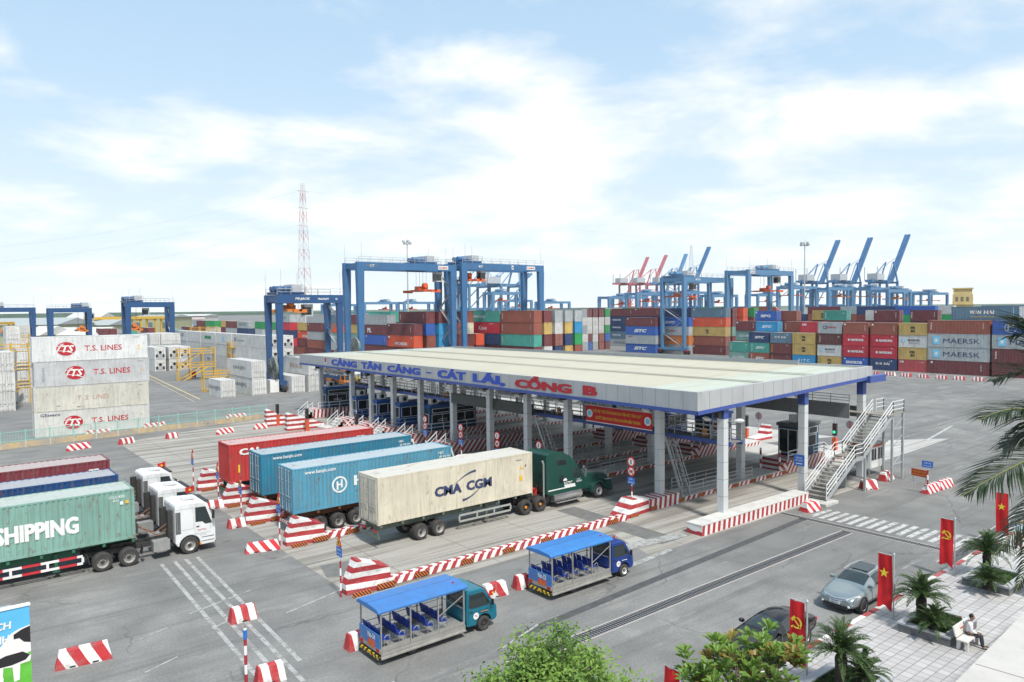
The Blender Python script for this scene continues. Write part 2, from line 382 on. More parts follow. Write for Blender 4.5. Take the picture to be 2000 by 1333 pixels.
for (x0, h0), (x1, h1) in zip(prof, prof[1:]):
    y0 = 2600-x0*.35; y1 = 2600-x1*.35
    hb.quad((x0, y0-60, -1), (x1, y1-60, -1), (x1, y1, h1+6), (x0, y0, h0+6)); hb.quad((x0, y0, h0+6), (x1, y1, h1+6), (x1, y1+120, -1), (x0, y0+120, -1))
kind(hb.build('tree_line_hills', M('distant_woods', (.05, .085, .05), .95, var=.5, scale=.02)))
flat('concrete_apron', [(17.1, 33.3), (34.5, 32.6), (60, 31.6), (78, 34.5), (74, 96), (36, 98), (17.9, 91)], .004, m_apron)
flat('pale_concrete_apron', [(60, 31.2), (86.6, 32.3), (79, 37.5), (75, 97), (65, 97)], .008, m_apron2)
flat('lane_strip', [(33.2, 28.3), (38.3, 28.35), (60, 28.2), (60, 31.5), (34.6, 32.55)], .004, m_apron)
strips('asphalt_patch', [((36.5, 39), (36.2, 29.2), 1.7), ((17.5, 38.3), (20.2, 37.6), 2.2)], .012, M('patched_asphalt', (.15, .148, .143), .85, var=.3, scale=1.5, dirt=.3))
strips('tar_seam', [((20.5, 25.1), (47, 26.5), .5)], .008, m_dark)
strips('pale_seam', [((28.5, 27.7), (35, 28.2), .4), ((33, 30.3), (38, 29.6), .9)], .016, m_mark2)
def grate(name, p, q, w, bars):
    p = Vector((*p, 0)); q = Vector((*q, 0)); d = (q-p).normalized(); n = Vector((-d.y, d.x, 0)); Ln = (q-p).length
    b = MB(); b.quad(p-n*(w/2+.09)+Vector((0, 0, .008)), q-n*(w/2+.09)+Vector((0, 0, .008)), q+n*(w/2+.09)+Vector((0, 0, .008)), p+n*(w/2+.09)+Vector((0, 0, .008)), 0)
    b.quad(p-n*w/2+Vector((0, 0, .012)), q-n*w/2+Vector((0, 0, .012)), q+n*w/2+Vector((0, 0, .012)), p+n*w/2+Vector((0, 0, .012)), 1)
    k = int(Ln/bars)
    for i in range(k):
        a = p + d*(bars*i + .02)
        for s in (-1, 1):
            u0 = n*(s*.03); u1 = n*(s*w*.47); z = Vector((0, 0, .02))
            b.quad(a+u0+z, a+d*bars*.45+u0+z, a+d*bars*.45+u1+z, a+u1+z, 2)
    return kind(b.build(name, [M('drain_edge_concrete', (.4, .36, .34)), M('drain_void', (.03, .03, .032), .9), M('drain_iron', (.17, .175, .18), .6)]))
grate('drain_grate', (18.5, 23.15), (46.2, 23.15), .62, .17)
grate('cross_drain_grate', (47.0, 28.3), (47.0, 16.6), .5, .17)
grate('kerb_drain_grate', (44.5, 16.75), (70, 17.6), .7, .2)
rects('crosswalk', [(47.75+.02*i, 50.3+.04*i, 26.6-.63*i-.34, 26.6-.63*i) for i in range(15)], .008, m_mark)
sg = []
for i, (a, b_) in enumerate((((10.96, 45.6), (10.3, 27.4)), ((11.68, 45.7), (11.0, 27.6)), ((12.28, 45.6), (11.6, 27.4)), ((12.92, 45.5), (12.2, 29.1)))):
    sg.append((a, b_, .2))
strips('rubbed_cross_line', [((10.1, 37.1), (13.4, 38.2), .12), ((10.4, 34.7), (11.9, 35.4), .12)], .016, m_mark2)
strips('rubbed_road_line', sg, .008, m_mark2)
strips('lane_dash_line', [((7.4, 35.6), (9, 36.2), .1), ((7.0, 32.2), (8.4, 32.8), .1), ((13.7, 34.2), (17.0, 35.2), .12), ((19.3, 24.6), (22, 25.4), .12), ((16.3, 22.7), (17.6, 23.1), .1), ((5.8, 29.7), (7.2, 30.3), .1), ((13, 24.6), (14.3, 25.1), .1)], .012, m_mark2)
strips('yard_yellow_line', [((42.8, 184), (37.2, 127), .22), ((40.9, 176), (35.5, 124), .1)], .008, m_yel)
strips('yard_lane_line', [((84, 33.5), (96, 35.5), .25)], .012, m_mark)
flat('yard_asphalt_patch', [(70, 44), (80, 40.5), (81, 37), (69, 40)], .012, M('dark_asphalt', (.14, .142, .145), .85, var=.2, scale=1))
# sidewalk in front of the gate office
sw = MB(); sw.box(8, 130, -14, 15.98, -.3, .16); kind(sw.build('sidewalk', tile_mat()))
rk = MB(); rk.box(8, 130, 15.98, 16.22, -.3, .175); kind(rk.build('road_kerb', m_roadkerb))
rects('paving_joint', [(8, 130, 10.02, 10.1)], .164, M('joint_dark', (.2, .19, .18)))

# ------------------------------------------------------------------ shipping containers
PAINT = dict(mar=('maroon', (.155, .04, .046)), brn=('red-brown', (.27, .08, .055)), red=('bright red', (.46, .028, .05)), org=('orange-red', (.6, .085, .035)), blu=('blue', (.03, .105, .38)), nav=('navy', (.022, .05, .13)),
    sky=('sky blue', (.03, .27, .52)), teal=('teal green', (.06, .31, .255)), grn=('green', (.02, .27, .085)), gry=('grey', (.35, .38, .39)), wht=('white', (.57, .57, .55)), yel=('mustard yellow', (.47, .33, .11)),
    gte=('grey-green', (.18, .33, .29)), sla=('slate blue', (.1, .18, .25)), crm=('cream', (.66, .6, .46)), dbr=('dark brown', (.11, .04, .037)), ora=('orange', (.55, .17, .04)), pink=('faded red', (.42, .07, .08)))
ROOF = None
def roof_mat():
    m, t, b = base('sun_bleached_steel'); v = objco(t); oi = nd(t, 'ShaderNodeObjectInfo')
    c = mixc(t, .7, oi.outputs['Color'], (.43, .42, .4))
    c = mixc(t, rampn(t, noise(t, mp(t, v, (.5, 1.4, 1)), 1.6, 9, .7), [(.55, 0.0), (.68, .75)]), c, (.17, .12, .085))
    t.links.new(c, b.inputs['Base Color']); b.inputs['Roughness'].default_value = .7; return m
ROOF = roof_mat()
m_rod = M('galvanised_steel', (.45, .46, .46), .45, .3); m_gasket = M('black_rubber', (.018, .018, .02), .7)
def corr(b, p0, du, out, up, L_, H_, pitch=.278, depth=.038, mi=0):
    """corrugated sheet: from p0 along du for L_, up for H_, ribs pushed towards out"""
    p0, du, out, up = Vector(p0), Vector(du), Vector(out), Vector(up)
    n = max(3, round(L_/pitch)); pt = L_/n; xs = []
    for i in range(n):
        for f, d in ((0, 0), (.25, 0), (.5, depth), (.75, depth)): xs.append(((i+f)*pt, d))
    xs.append((L_, 0))
    vs = []
    for x, d in xs:
        a = p0 + du*x - out*(depth-d); vs += [a, a+up*H_]
    b.add(vs, [(2*i, 2*i+2, 2*i+3, 2*i+1) for i in range(len(xs)-1)], mi)
_cm = {}
def container_mesh(kindname):
    if kindname in _cm: return _cm[kindname]
    Ln = 12.19 if '40' in kindname else 6.06; Hh = 2.9 if kindname.startswith('reef') or kindname.endswith('x') else 2.75 if kindname.endswith('h') else 2.59
    w = 2.44; b = MB(); x0, x1, y0, y1 = -Ln/2, Ln/2, -w/2, w/2
    for x in (x0, x1-.16):
        for y in (y0, y1-.16):
            b.box(x, x+.16, y, y+.16, .12, Hh-.12)
            for z in (0, Hh-.12): b.box(x-.003, x+.163, y-.003, y+.163, z, z+.12)
    for y in (y0, y1-.1):
        b.box(x0+.163, x1-.163, y+.004, y+.096, .0+.02, .16); b.box(x0+.163, x1-.163, y+.01, y+.09, Hh-.1, Hh-.01)
    for x in (x0, x1-.1):
        b.box(x+.01, x+.09, y0+.163, y1-.163, .02, .16); b.box(x+.01, x+.09, y0+.163, y1-.163, Hh-.12, Hh-.01)
    if kindname.startswith('reef'):
        b.box(x0+.16, x1-.16, y0+.02, y1-.02, .16, Hh-.1); b.box(x0+.03, x1-.03, y0+.16, y1-.16, .16, Hh-.12)
        k = int(Ln/1.0)
        for i in range(1, k):
            for y in (y0+.008, y1-.02): b.box(x0+i*Ln/k-.02, x0+i*Ln/k+.02, y, y+.012, .17, Hh-.11)
        b.box(x0+.1, x1-.1, y0+.1, y1-.1, Hh-.1, Hh-.012, 1)
    else:
        corr(b, (x0+.16, y0+.012, .16), (1, 0, 0), (0, -1, 0), (0, 0, 1), Ln-.32, Hh-.26)
        corr(b, (x1-.16, y1-.012, .16), (-1, 0, 0), (0, 1, 0), (0, 0, 1), Ln-.32, Hh-.26)
        corr(b, (x0+.02, y1-.16, .16), (0, -1, 0), (-1, 0, 0), (0, 0, 1), w-.32, Hh-.28)
        corr(b, (x1-.02, y0+.16, .16), (0, 1, 0), (1, 0, 0), (0, 0, 1), w-.32, Hh-.28)
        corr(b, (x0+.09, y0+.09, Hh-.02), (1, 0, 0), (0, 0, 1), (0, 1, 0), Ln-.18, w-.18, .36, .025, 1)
        b.quad((x0+.1, y0+.1, .1), (x1-.1, y0+.1, .1), (x1-.1, y1-.1, .1), (x0+.1, y1-.1, .1))
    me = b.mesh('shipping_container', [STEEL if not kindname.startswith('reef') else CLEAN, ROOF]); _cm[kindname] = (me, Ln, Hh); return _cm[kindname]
def door_mesh(s, Hh):
    key = ('door', s, Hh)
    if key not in _cm:
        b = MB(); y0, y1 = (-1.06, -.01) if s < 0 else (.01, 1.06)
        b.box(0, .035, y0, y1, .17, Hh-.14); n = 5
        for i in range(n):
            z = .3 + i*(Hh-.6)/n; b.box(.035, .05, y0+.06, y1-.06, z, z+(Hh-.6)/n-.1)
        for yy in (y0+.28, y0+.72):
            b.tube([(.085, yy, .1), (.085, yy, Hh-.08)], .022, 6, 1)
            for z in (.16, .8, Hh-.9, Hh-.2): b.box(.04, .1, yy-.06, yy+.06, z, z+.07, 1)
            b.bar((.11, yy, 1.1), (.11, yy+.3, 1.1), .03, .05, 1)
        b.box(.034, .04, y0, y0+.02, .17, Hh-.14, 2)
        _cm[key] = b.mesh('door', [CLEAN, m_rod, m_gasket])
    return _cm[key]
def unit_mesh(Hh):
    key = ('unit', Hh)
    if key not in _cm:
        b = MB(); b.box(0, .04, -1.06, 1.06, .17, Hh-.14); b.box(.04, .06, -.98, .98, .55, 1.25, 1); b.box(.04, .07, -.5, .5, .6, 1.2, 2)
        b.lathe([(.0, .05), (.34, .05), (.36, .1), (.3, .1), (.28, .06), (0, .06)], (0, 0, 1.75), 'x', 20, 1)
        for y in (-.75, .55): b.box(.04, .075, y, y+.2, 1.4, 1.7, 2)
        b.box(.04, .07, -.95, .95, .2, .48, 2); b.bar((.06, -.9, 2.3), (.06, -.35, 1.9), .05, .03, 1); b.bar((.06, .9, 2.3), (.06, .35, 1.9), .05, .03, 1)
        _cm[key] = b.mesh('refrigeration_unit', [CLEAN, m_gasket, m_rod])
    return _cm[key]
class _Nil: scale = None
NCONT = 0; FILL = MB(); HIDDEN = {i for a, b in ((38, 40), (42, 45), (47, 49), (52, 53), (56, 57), (61, 61), (64, 66), (69, 71), (74, 76), (79, 81), (84, 86), (89, 91), (94, 96), (106, 106), (109, 111), (114, 116), (122, 125), (132, 134), (169, 169), (174, 174), (179, 179), (184, 184), (189, 189), (194, 194), (196, 199), (203, 203), (208, 208), (213, 213), (217, 217), (222, 222), (225, 225), (230, 230), (235, 235), (243, 245), (262, 263), (266, 267), (270, 271), (274, 275), (278, 279), (282, 283), (286, 287), (290, 291), (307, 307), (319, 319), (322, 322), (331, 331), (333, 334), (337, 337), (346, 347), (350, 359), (361, 362), (364, 365), (367, 367), (369, 372), (374, 377), (379, 382), (384, 385)) for i in range(a, b+1)}
def container(kn, col, loc, rot, label, group=None, text=(), door=0, unit=0, colour=None):
    global NCONT; NCONT += 1
    me, Ln, Hh = container_mesh(kn); cl = colour or PAINT[col][1]
    if NCONT in HIDDEN:      # boxes the photo shows nothing of: merged filler that carries the piles above
        q = Vector(loc); hx, hy = (Ln/2-.02, 1.2) if abs(rot) < .5 else (1.2, Ln/2*.94); cs = [(q.x+a*hx, q.y+b_*hy, q.z+c_) for c_ in (.02, Hh-.02) for b_ in (-1, 1) for a in (-1, 1)]
        FILL.add(cs, [(0, 2, 3, 1), (4, 5, 7, 6), (0, 1, 5, 4), (2, 6, 7, 3), (0, 4, 6, 2), (1, 3, 7, 5)], list(PAINT).index(col)); return _Nil()
    kf = rnd.uniform(.93, 1.08); o = put('shipping_container', me, None, loc, rot); o.color = (*[c*kf for c in cl], 1)
    tag(o, label, 'container', group)
    if door:
        for s in (-1, 1):
            d = put('door', door_mesh(s, Hh), o, (Ln/2-.02, 0, 0)); d.color = o.color
            if door < 0: d.location = (-Ln/2+.02, 0, 0); d.rotation_euler = (0, 0, pi)
    if unit:
        d = put('refrigeration_unit', unit_mesh(Hh), o, (unit*(Ln/2-.02), 0, 0), 0 if unit > 0 else pi); d.color = o.color
    for t in text:
        logo(o, Ln, Hh, *t)
    return o
def star_logo(o, c, w, h):
    b = MB(); x, y, z = c
    b.box(x-w/2, x+w/2, y, y+.004, z-h/2, z+h/2, 0)
    pts = []
    for i in range(14):
        r = (.44 if i % 2 == 0 else .14)*min(w, h); a = pi/2 + i*pi/7; pts.append((x+r*cos(a), y-.004, z+r*sin(a)))
    b.add([(x, y-.004, z)] + pts, [(0, 1+i, 1+(i+1) % 14) for i in range(14)], 1)
    b.build('star_emblem', [ink('sky', INKS['sky']), ink('white', INKS['white'])], o)
def ring_pts(x, z, rx, rz, n, y): return [(x+rx*cos(2*pi*i/n), y, z+rz*sin(2*pi*i/n)) for i in range(n)]
def band(b, pts, w, y, mi=0):
    """ribbon of varying width through 2D points (x, z)"""
    vs = []
    for i, (x, z) in enumerate(pts):
        a = pts[max(0, i-1)]; c = pts[min(len(pts)-1, i+1)]; dx, dz = c[0]-a[0], c[1]-a[1]; l = sqrt(dx*dx+dz*dz) or 1
        ww = w[i]/2 if isinstance(w, (list, tuple)) else w/2
        vs += [(x-dz/l*ww, y, z+dx/l*ww), (x+dz/l*ww, y, z-dx/l*ww)]
    b.add(vs, [(2*i, 2*i+1, 2*i+3, 2*i+2) for i in range(len(pts)-1)], mi)
def logo(o, Ln, Hh, s, fx, fz, w, h, colour='white', bold=.03, shear=0.0):
    """lettering or an emblem on the long side; fx, fz = centre as a fraction of length and height"""
    y = -1.222; x = (fx-.5)*Ln; z = fz*Hh
    if s == '*star': star_logo(o, (x, y-.004, z), w, h)
    elif s == '*ts':
        b = MB(); b.add(ring_pts(x, z, w/2, h/2, 28, y), [tuple(range(28))], 0)
        for k in (-.35, 0, .3): band(b, [(x-w*.46+ .3*w*t*t + k*.2*w*t, z-h*.38+h*.76*t) for t in [i/8 for i in range(9)]], .05, y-.004, 1)
        band(b, [(x-w*.5+w*i/8, z+h*.2-.25*h*(i/8)**2) for i in range(5)], .05, y-.004, 1)
        band(b, [(x-w*.5+w*i/8, z-h*.12-.3*h*(i/8)**2) for i in range(9)], .06, y-.004, 1)
        b.build('globe_emblem', [ink('red', INKS['red']), ink('white', INKS['white'])], o)
        letter(o, 'TS', (x+.1*w, y-.008, z), (1, 0, 0), (0, 0, 1), w*.62, h*.52, 'white', .04, .3)
    elif s == '*h':
        b = MB(); n = 28; r1, r2_ = h/2, h*.39
        b.add(ring_pts(x, z, r1, r1, n, y) + ring_pts(x, z, r2_, r2_, n, y), [(i, (i+1) % n, n+(i+1) % n, n+i) for i in range(n)])
        for dx in (-.14, .14): b.box(x+dx*h-.06*h, x+dx*h+.06*h, y-.003, y, z-h*(.3 if dx < 0 else .2), z+h*(.2 if dx < 0 else .3))
        b.box(x-.1*h, x+.1*h, y-.004, y-.001, z-.05*h, z+.05*h); b.build('ring_emblem', ink(colour, INKS[colour]), o)
    elif s == '*swoosh':
        b = MB()
        band(b, [(x-w*.28+w*.42*t, z+h*.12+h*.36*sin(t*pi/2)) for t in [i/10 for i in range(11)]], [.01+.14*(i/10) for i in range(11)], y)
        band(b, [(x+w*.14-w*.36*(1-t)+.1*w, z-h*.46+h*.34*(1-cos(t*pi/2))) for t in [i/10 for i in range(11)]], [.15-.14*(i/10) for i in range(11)], y)
        b.build('swoosh_emblem', ink('navy', INKS['navy']), o)
    elif s == '*disc':
        b = MB(); n = 24; b.add(ring_pts(x, z, w/2, h/2, n, y) + ring_pts(x, z, w*.45, h*.45, n, y), [(i, (i+1) % n, n+(i+1) % n, n+i) for i in range(n)])
        b.box(x-.25*w, x-.16*w, y-.003, y, z-.3*h, z+.3*h); b.box(x-.16*w, x+.28*w, y-.003, y, z+.05*h, z+.28*h)
        band(b, [(x-.1*w, z+.18*h), (x+.05*w, z+.2*h), (x+.26*w, z+.14*h)], .08*h, y-.006, 1)
        b.build('flag_emblem', [ink('white', INKS['white']), ink('red', INKS['red'])], o)
    elif s == '*patch': 
        b = MB(); b.box(x-w/2, x+w/2, y-.003, y+.002, z-h/2, z+h/2); b.build('sticker', ink(colour, INKS[colour]), o)
    elif s == '*tri':
        b = MB(); b.add([(x-w/2, y, z-h/2), (x+w/2, y, z-h/2), (x, y, z+h/2)], [(0, 1, 2)]); b.build('warning_sticker', ink(colour, INKS[colour]), o)
    elif s.startswith('|'): letter(o, s[1:], (x, y, z), (0, 0, -1), (1, 0, 0), w, h, colour, bold, shear)     # reads downwards
    else: letter(o, s, (x, y, z), (1, 0, 0), (0, 0, 1), w, h, colour, bold, shear)
TXT = {   # what is written on the sides: (text, along, up, width m, height m, colour, bold, slant)
 'maersk': [('*star', .15, .5, 1.45, 1.6), ('MAERSK', .56, .48, 7.2, 1.0, 'navy', .0)],
 'sealand': [('*star', .17, .55, .7, .7), ('MAERSK', .55, .6, 2.6, .42, 'navy', .03), ('SEALAND', .55, .36, 2.3, .32, 'grey', .02)],
 'msc': [('m', .5, .62, .95, .52, 'black', .06), ('sc', .51, .35, .95, .48, 'black', .06), ('*patch', .1, .5, .05, 1.5, 'black'), ('*patch', .84, .6, .05, .9, 'gold')],
 'msc40': [('m', .48, .6, .9, .55, 'black', .06), ('sc', .49, .36, .9, .45, 'black', .06), ('*patch', .1, .5, .05, 1.4, 'black')],
 'namsung': [('*patch', .25, .5, .42, .42, 'white'), ('NAMSUNG', .58, .5, 3.0, .52, 'white', .06), ('T-', .83, .84, .5, .28, 'white', .05)],
 'wanhai': [('WAN', .33, .56, 1.45, .55, 'white', .05, .12), ('HAI', .63, .56, 1.3, .55, 'white', .05, .12), ('A', .335, .56, .42, .5, 'red', .03, .12), ('A', .63, .56, .42, .5, 'red', .03, .12), ('--T', .76, .8, 1.1, .22, 'white', .02)],
 'wanhai40': [('WAN', .37, .58, 2.1, .7, 'white', .05, .12), ('HAI', .57, .58, 1.9, .7, 'white', .05, .12), ('A', .37, .58, .6, .62, 'red', .03, .12), ('A', .57, .58, .6, .62, 'red', .03, .12), ('WE CARRY, WE CARE', .47, .24, 4.4, .3, 'gold', .01, .2), ('*patch', .9, .25, .35, .22, 'yellow')],
 'sinokor': [('SINOKOR', .47, .55, 4.0, .62, 'white', .06), ('*', .1, .85, .4, .35, 'white', .04), ('T-', .86, .82, .4, .3, 'white', .03)],
 'pno': [('*patch', .31, .56, 1.0, .62, 'navy'), ('P&O', .31, .56, .72, .34, 'white', .03), ('Nedlloyd', .6, .56, 2.1, .5, 'red', .03), ('--', .78, .85, .9, .12, 'white')],
 'sitc': [('SITC', .52, .5, 2.9, .62, 'white', .07, .35)],
 'sitc2': [('S I T C', .52, .5, 3.0, .6, 'white', .05)],
 'sitc3': [('SITC', .55, .5, 2.7, .6, 'white', .07, .35), ('|CHINA SHIPPING', .14, .5, 2.0, .28, 'white', .02)],
 'sitc40': [('SITC', .5, .5, 5.4, 1.0, 'white', .07, .35)],
 'cosco': [('COSCO SHIPPING', .48, .5, 3.9, .55, 'white', .03)],
 'coscog': [('C O S C O', .4, .5, 5.6, .75, 'navy', .05)],
 'kmtc': [('KMTC', .42, .45, 4.0, .8, 'white', .07, .3), ('*patch', .07, .72, .5, .55, 'white'), ('F-', .9, .78, .9, .5, 'white', .05)],
 'pno40': [('*patch', .34, .5, 1.2, .75, 'navy'), ('P&O', .34, .5, .9, .4, 'white', .03), ('Nedlloyd', .5, .5, 2.6, .75, 'red', .04)],
 'hapag': [('Hapag-Lloyd', .45, .52, 3.8, .7, 'navy', .03)],
 'wh3': [('WAN HAI', .3, .5, 4.0, .6, 'white', .04, .1)],
 'mol': [('MOL', .16, .8, 1.5, .38, 'red', .04)],
 'hyundai': [('HYUNDAI', .54, .3, 5.4, .75, 'white', .05), ('*patch', .09, .84, .9, .4, 'white'), ('F', .93, .8, .4, .5, 'white', .02)],
 'kline': [('K', .36, .48, .9, .95, 'white', .03), ('LINE', .5, .44, 2.3, .62, 'white', .03), ('*patch', .74, .85, 1.6, .1, 'white')],
 'pil': [('PIL', .22, .45, 2.2, 1.2, 'white', .05)],
 'interasia': [('Interasia', .32, .52, 5.2, .85, 'white', .02)],
 'sipg': [('SIPG', .5, .5, 2.9, .72, 'white', .07), ('*patch', .05, .85, .35, .4, 'white')],
 'cai': [('CAI', .12, .82, .9, .42, 'white', .07), ('--T', .82, .82, 1.1, .2, 'white', .02)],
 'cai20': [('CAI', .16, .75, 1.1, .52, 'white', .07)],
 'vert': [('|CAPITAL', .1, .5, 1.6, .3, 'white', .02), ('*patch', .88, .72, .4, .12, 'white')],
 'verty': [('|FLORENS', .1, .48, 1.9, .32, 'gold', .02), ('T-', .8, .8, .5, .22, 'white', .03)],
 'tex': [('|TEX', .06, .55, 1.6, .28, 'white', .03), ('*patch', .9, .6, .06, 1.2, 'white')],
 'corner': [('*patch', .08, .84, .4, .35, 'white'), ('|1234', .88, .55, 1.2, .22, 'white', .01)],
 'zim': [('*disc', .27, .5, 2.2, 2.0), ('C', .62, .5, 2.6, 1.9, 'white', .0), ('SCL', .72, .5, 3.2, .7, 'white', .0, .3)],
 'tslines': [('*ts', .28, .5, 2.0, 1.6), ('T.S. LINES', .6, .5, 4.0, .66, 'red', .02), ('*tri', .92, .55, .25, .22, 'gold'), ('*patch', .9, .9, .7, .05, 'grey'), ('*patch', .92, .42, .2, .2, 'yellow')],
 'tritonts': [('*ts', .34, .52, 2.0, 1.6), ('T.S. LINES', .66, .52, 4.0, .66, 'red', .02), ('|TRITON', .075, .5, 1.7, .24, 'grey', .0), ('*tri', .94, .5, .25, .22, 'gold'), ('*patch', .92, .88, .7, .05, 'grey')],
 'oldts': [('T  S  LINES', .5, .48, 3.4, .55, 'faded', .0, .15), ('*tri', .9, .5, .2, .2, 'grey'), ('*patch', .92, .86, .5, .06, 'grey'), ('*patch', .2, .2, .35, .05, 'rust'), ('*patch', .37, .12, .4, .06, 'rust')],
 'gets': [('*ts', .32, .5, 2.0, 1.6), ('T.S. LINES', .64, .52, 4.0, .62, 'red', .02), ('GEseaco', .13, .87, 2.0, .34, 'navy', .02), ('*tri', .93, .62, .2, .2, 'gold')],
 'hanjin': [('HANJIN', .5, .5, 6.0, .85, 'grey', .03)],
 'sinokorr': [('SINOKOR', .55, .5, 5.5, .8, 'faded', .02)],
 'ek': [('MAERSK', .6, .42, 6.5, 1.2, 'grey', .04)],
 'logo1': [('K', .2, .55, 1.4, 1.0, 'navy', .04), ('maersk', .5, .5, 4.5, .6, 'grey', .01)],
 'logo2': [('*patch', .5, .55, 5.5, .8, 'green')], 'logo3': [('*tri', .5, .6, 1.5, 1.0, 'sky'), ('*patch', .5, .3, 2.4, .2, 'sky')],
 'mrk': [('MAERSK', .5, .6, 7, .9, 'grey', .03)],
}
POSW = ['topmost', 'second from top', 'third from top', 'fourth from top', 'lowest']
def stack(x, y0, tiers, where, kn='dry40h', door=(), unit=(), grp='containers stacked in the yard', sx=1.0):
    """a pile whose long side faces -X: x = plane of that face, y0 = nearer end; tiers from top to bottom as 'colour[:text]'"""
    me, Ln, Hh = container_mesh(kn); n = len(tiers)
    for i, tspec in enumerate(tiers):
        col, _, tx = tspec.partition(':'); lv = n-1-i
        pos = 'single' if n == 1 else 'lowest' if lv == 0 else POSW[i]
        word = PAINT[col][0]
        lab = f'{word} container, {pos} {"in" if n > 1 else "of"} {where}'
        c_ = container(kn, col, (x+1.22+rnd.uniform(-.04, .04), y0+Ln*sx/2+rnd.uniform(-.05, .05), lv*(Hh+.012)), -pi/2, lab, grp, TXT.get(tx, ()), 1 if i in door else 0, 1 if i in unit else 0)
        c_.scale = (sx, 1, 1)
def stack_u(x, uL, tiers, where, kn='dry40h', **k):
    Ln = container_mesh(kn)[1]*k.get('sx', 1); stack(x, PX(uL, 650, x).y-Ln, tiers, where, kn, **k)
# front row at the right, long sides to the gate
X1 = 166
stack_u(X1, 1938, ['blu:zim', 'gry:maersk', 'mar:tex', 'mar'], 'the pile half hidden by palm fronds', sx=.945)
stack_u(X1, 1812, ['brn:tex', 'gry:maersk', 'gry:maersk', 'mar:corner'], 'the front pile with two white stars', sx=.945)
W1 = 'short pile left of the star pile'
stack_u(X1, 1755, ['yel:msc', 'wht:sealand', 'yel:msc', 'pink:cai'], 'the first '+W1, 'dry20', sx=.945)
stack_u(X1, 1700, ['brn:corner', 'red:namsung', 'red:namsung', 'nav:wanhai'], 'the second '+W1, 'dry20', sx=.945)
stack_u(X1, 1646, ['brn:corner', 'red:namsung', 'red:namsung', 'blu:sinokor'], 'the third '+W1, 'dry20', sx=.945)
stack_u(X1, 1597, ['gry:pno', 'dbr:vert', 'wht:sealand', 'yel:msc'], 'the fourth '+W1, 'dry20', sx=.945)
stack_u(X1, 1548, ['yel:msc', 'yel:msc', 'sky:sitc2'], 'the fifth '+W1, 'dry20', sx=.945)
stack_u(X1, 1504, ['sla:wanhai', 'mar:verty', 'mar:verty'], 'the sixth '+W1, 'dry20', sx=.945)
stack_u(X1, 1463, ['nav:sitc', 'teal:sitc3', 'brn:sitc3'], 'the seventh '+W1, 'dry20', sx=.945)
stack_u(X1, 1424, ['teal:vert', 'gte:cosco'], 'the two-high pile left of three slanted-letter boxes', 'dry20', sx=.945)
# second row
W2 = 'second-row pile '
stack_u(169.2, 1857, ['sla:wanhai40', 'mar', 'gry', 'mar', 'brn'], 'the '+W2+'behind the white-star pile')
stack_u(169.2, 1978, ['wht:corner', 'gry', 'mar', 'brn', 'mar'], 'the '+W2+'at the right edge')
stack_u(168.8, 1563, ['red:cai20', 'mar', 'brn', 'blu'], 'the '+W2+'behind the three yellow boxes', 'dry20')
stack_u(171.6, 1530, ['brn:vert', 'brn', 'mar', 'nav'], 'the '+W2+'left of the red topped one', 'dry20')
stack_u(168.8, 1476, ['sky:sitc', 'gry', 'mar', 'brn'], 'the '+W2+'topped by the sky blue box', 'dry20', door=(0,))
stack_u(171.6, 1437, ['mar:corner', 'gte:cosco', 'brn', 'mar'], 'the '+W2+'behind the two-high teal pile', 'dry20')
# third row
stack_u(174.4, 1475, ['blu:sipg', 'mar', 'brn', 'gry', 'mar'], 'the third-row pile behind the sky blue box', 'dry20', door=(0,))
stack_u(177.2, 1513, ['brn', 'mar', 'brn', 'gry', 'mar'], 'the third-row pile right of four white letters', 'dry20', door=(0,))
for uL, top, w, dr in ((1586, 'yel:msc', 'by the mast foot', 0), (1608, 'teal:vert', 'topped by the teal box', 1), (1690, 'wht', 'topped by a white box', 0), (1706, 'mar:corner', 'left of the grey pallets', 1), (1777, 'mar:tex', 'behind the yellow and white pile', 1)):
    stack_u(186 if uL in (1608, 1706, 1777) else 189, uL, [top, 'mar', 'brn', 'gry', 'mar'], 'the third-row pile '+w, 'dry20', door=(0,) if dr else ())
# tall piles left of the short ones
stack_u(185, 1350, ['sla:corner', 'org:corner', 'yel:msc40', 'brn:tex', 'mar:corner'], 'the five-high pile beside the wheeled crane', door=(0, 1, 2, 3, 4))
for k, (c0, w) in enumerate((('mar', 'maroon topped door pile'), ('org', 'orange-red topped door pile'), ('grn', 'green topped door pile'))):
    stack(188.4+k*3.0, PX(1415, 650, 185).y-.3-k*1.6, [c0, 'mar' if k == 2 else c0, 'gte', 'mar', 'grn'], 'the '+w+' behind the five-high pile', door=(0, 1, 2))
stack_u(183, 1283, ['blu:kmtc', 'gry:pno40', 'ora:hapag', 'gry:maersk'], 'the pile behind the crane legs')
stack_u(187, 1298, ['nav', 'nav', 'mar', 'brn', 'gry'], 'the navy topped pile behind the crane legs')
stack_u(179, 1222, ['mar:corner', 'blu:sitc40', 'gry:mol', 'blu:sitc40'], 'the pile left of the crane legs')
stack_u(203, 1238, ['mar:corner', 'nav', 'mar', 'brn', 'gry'], 'the far pile behind two slanted-letter boxes')
stack_u(203, 1190, ['mar:corner', 'nav:wh3', 'nav:wh3', 'sla:wh3', 'gry:coscog'], 'the far pile with three navy boxes')
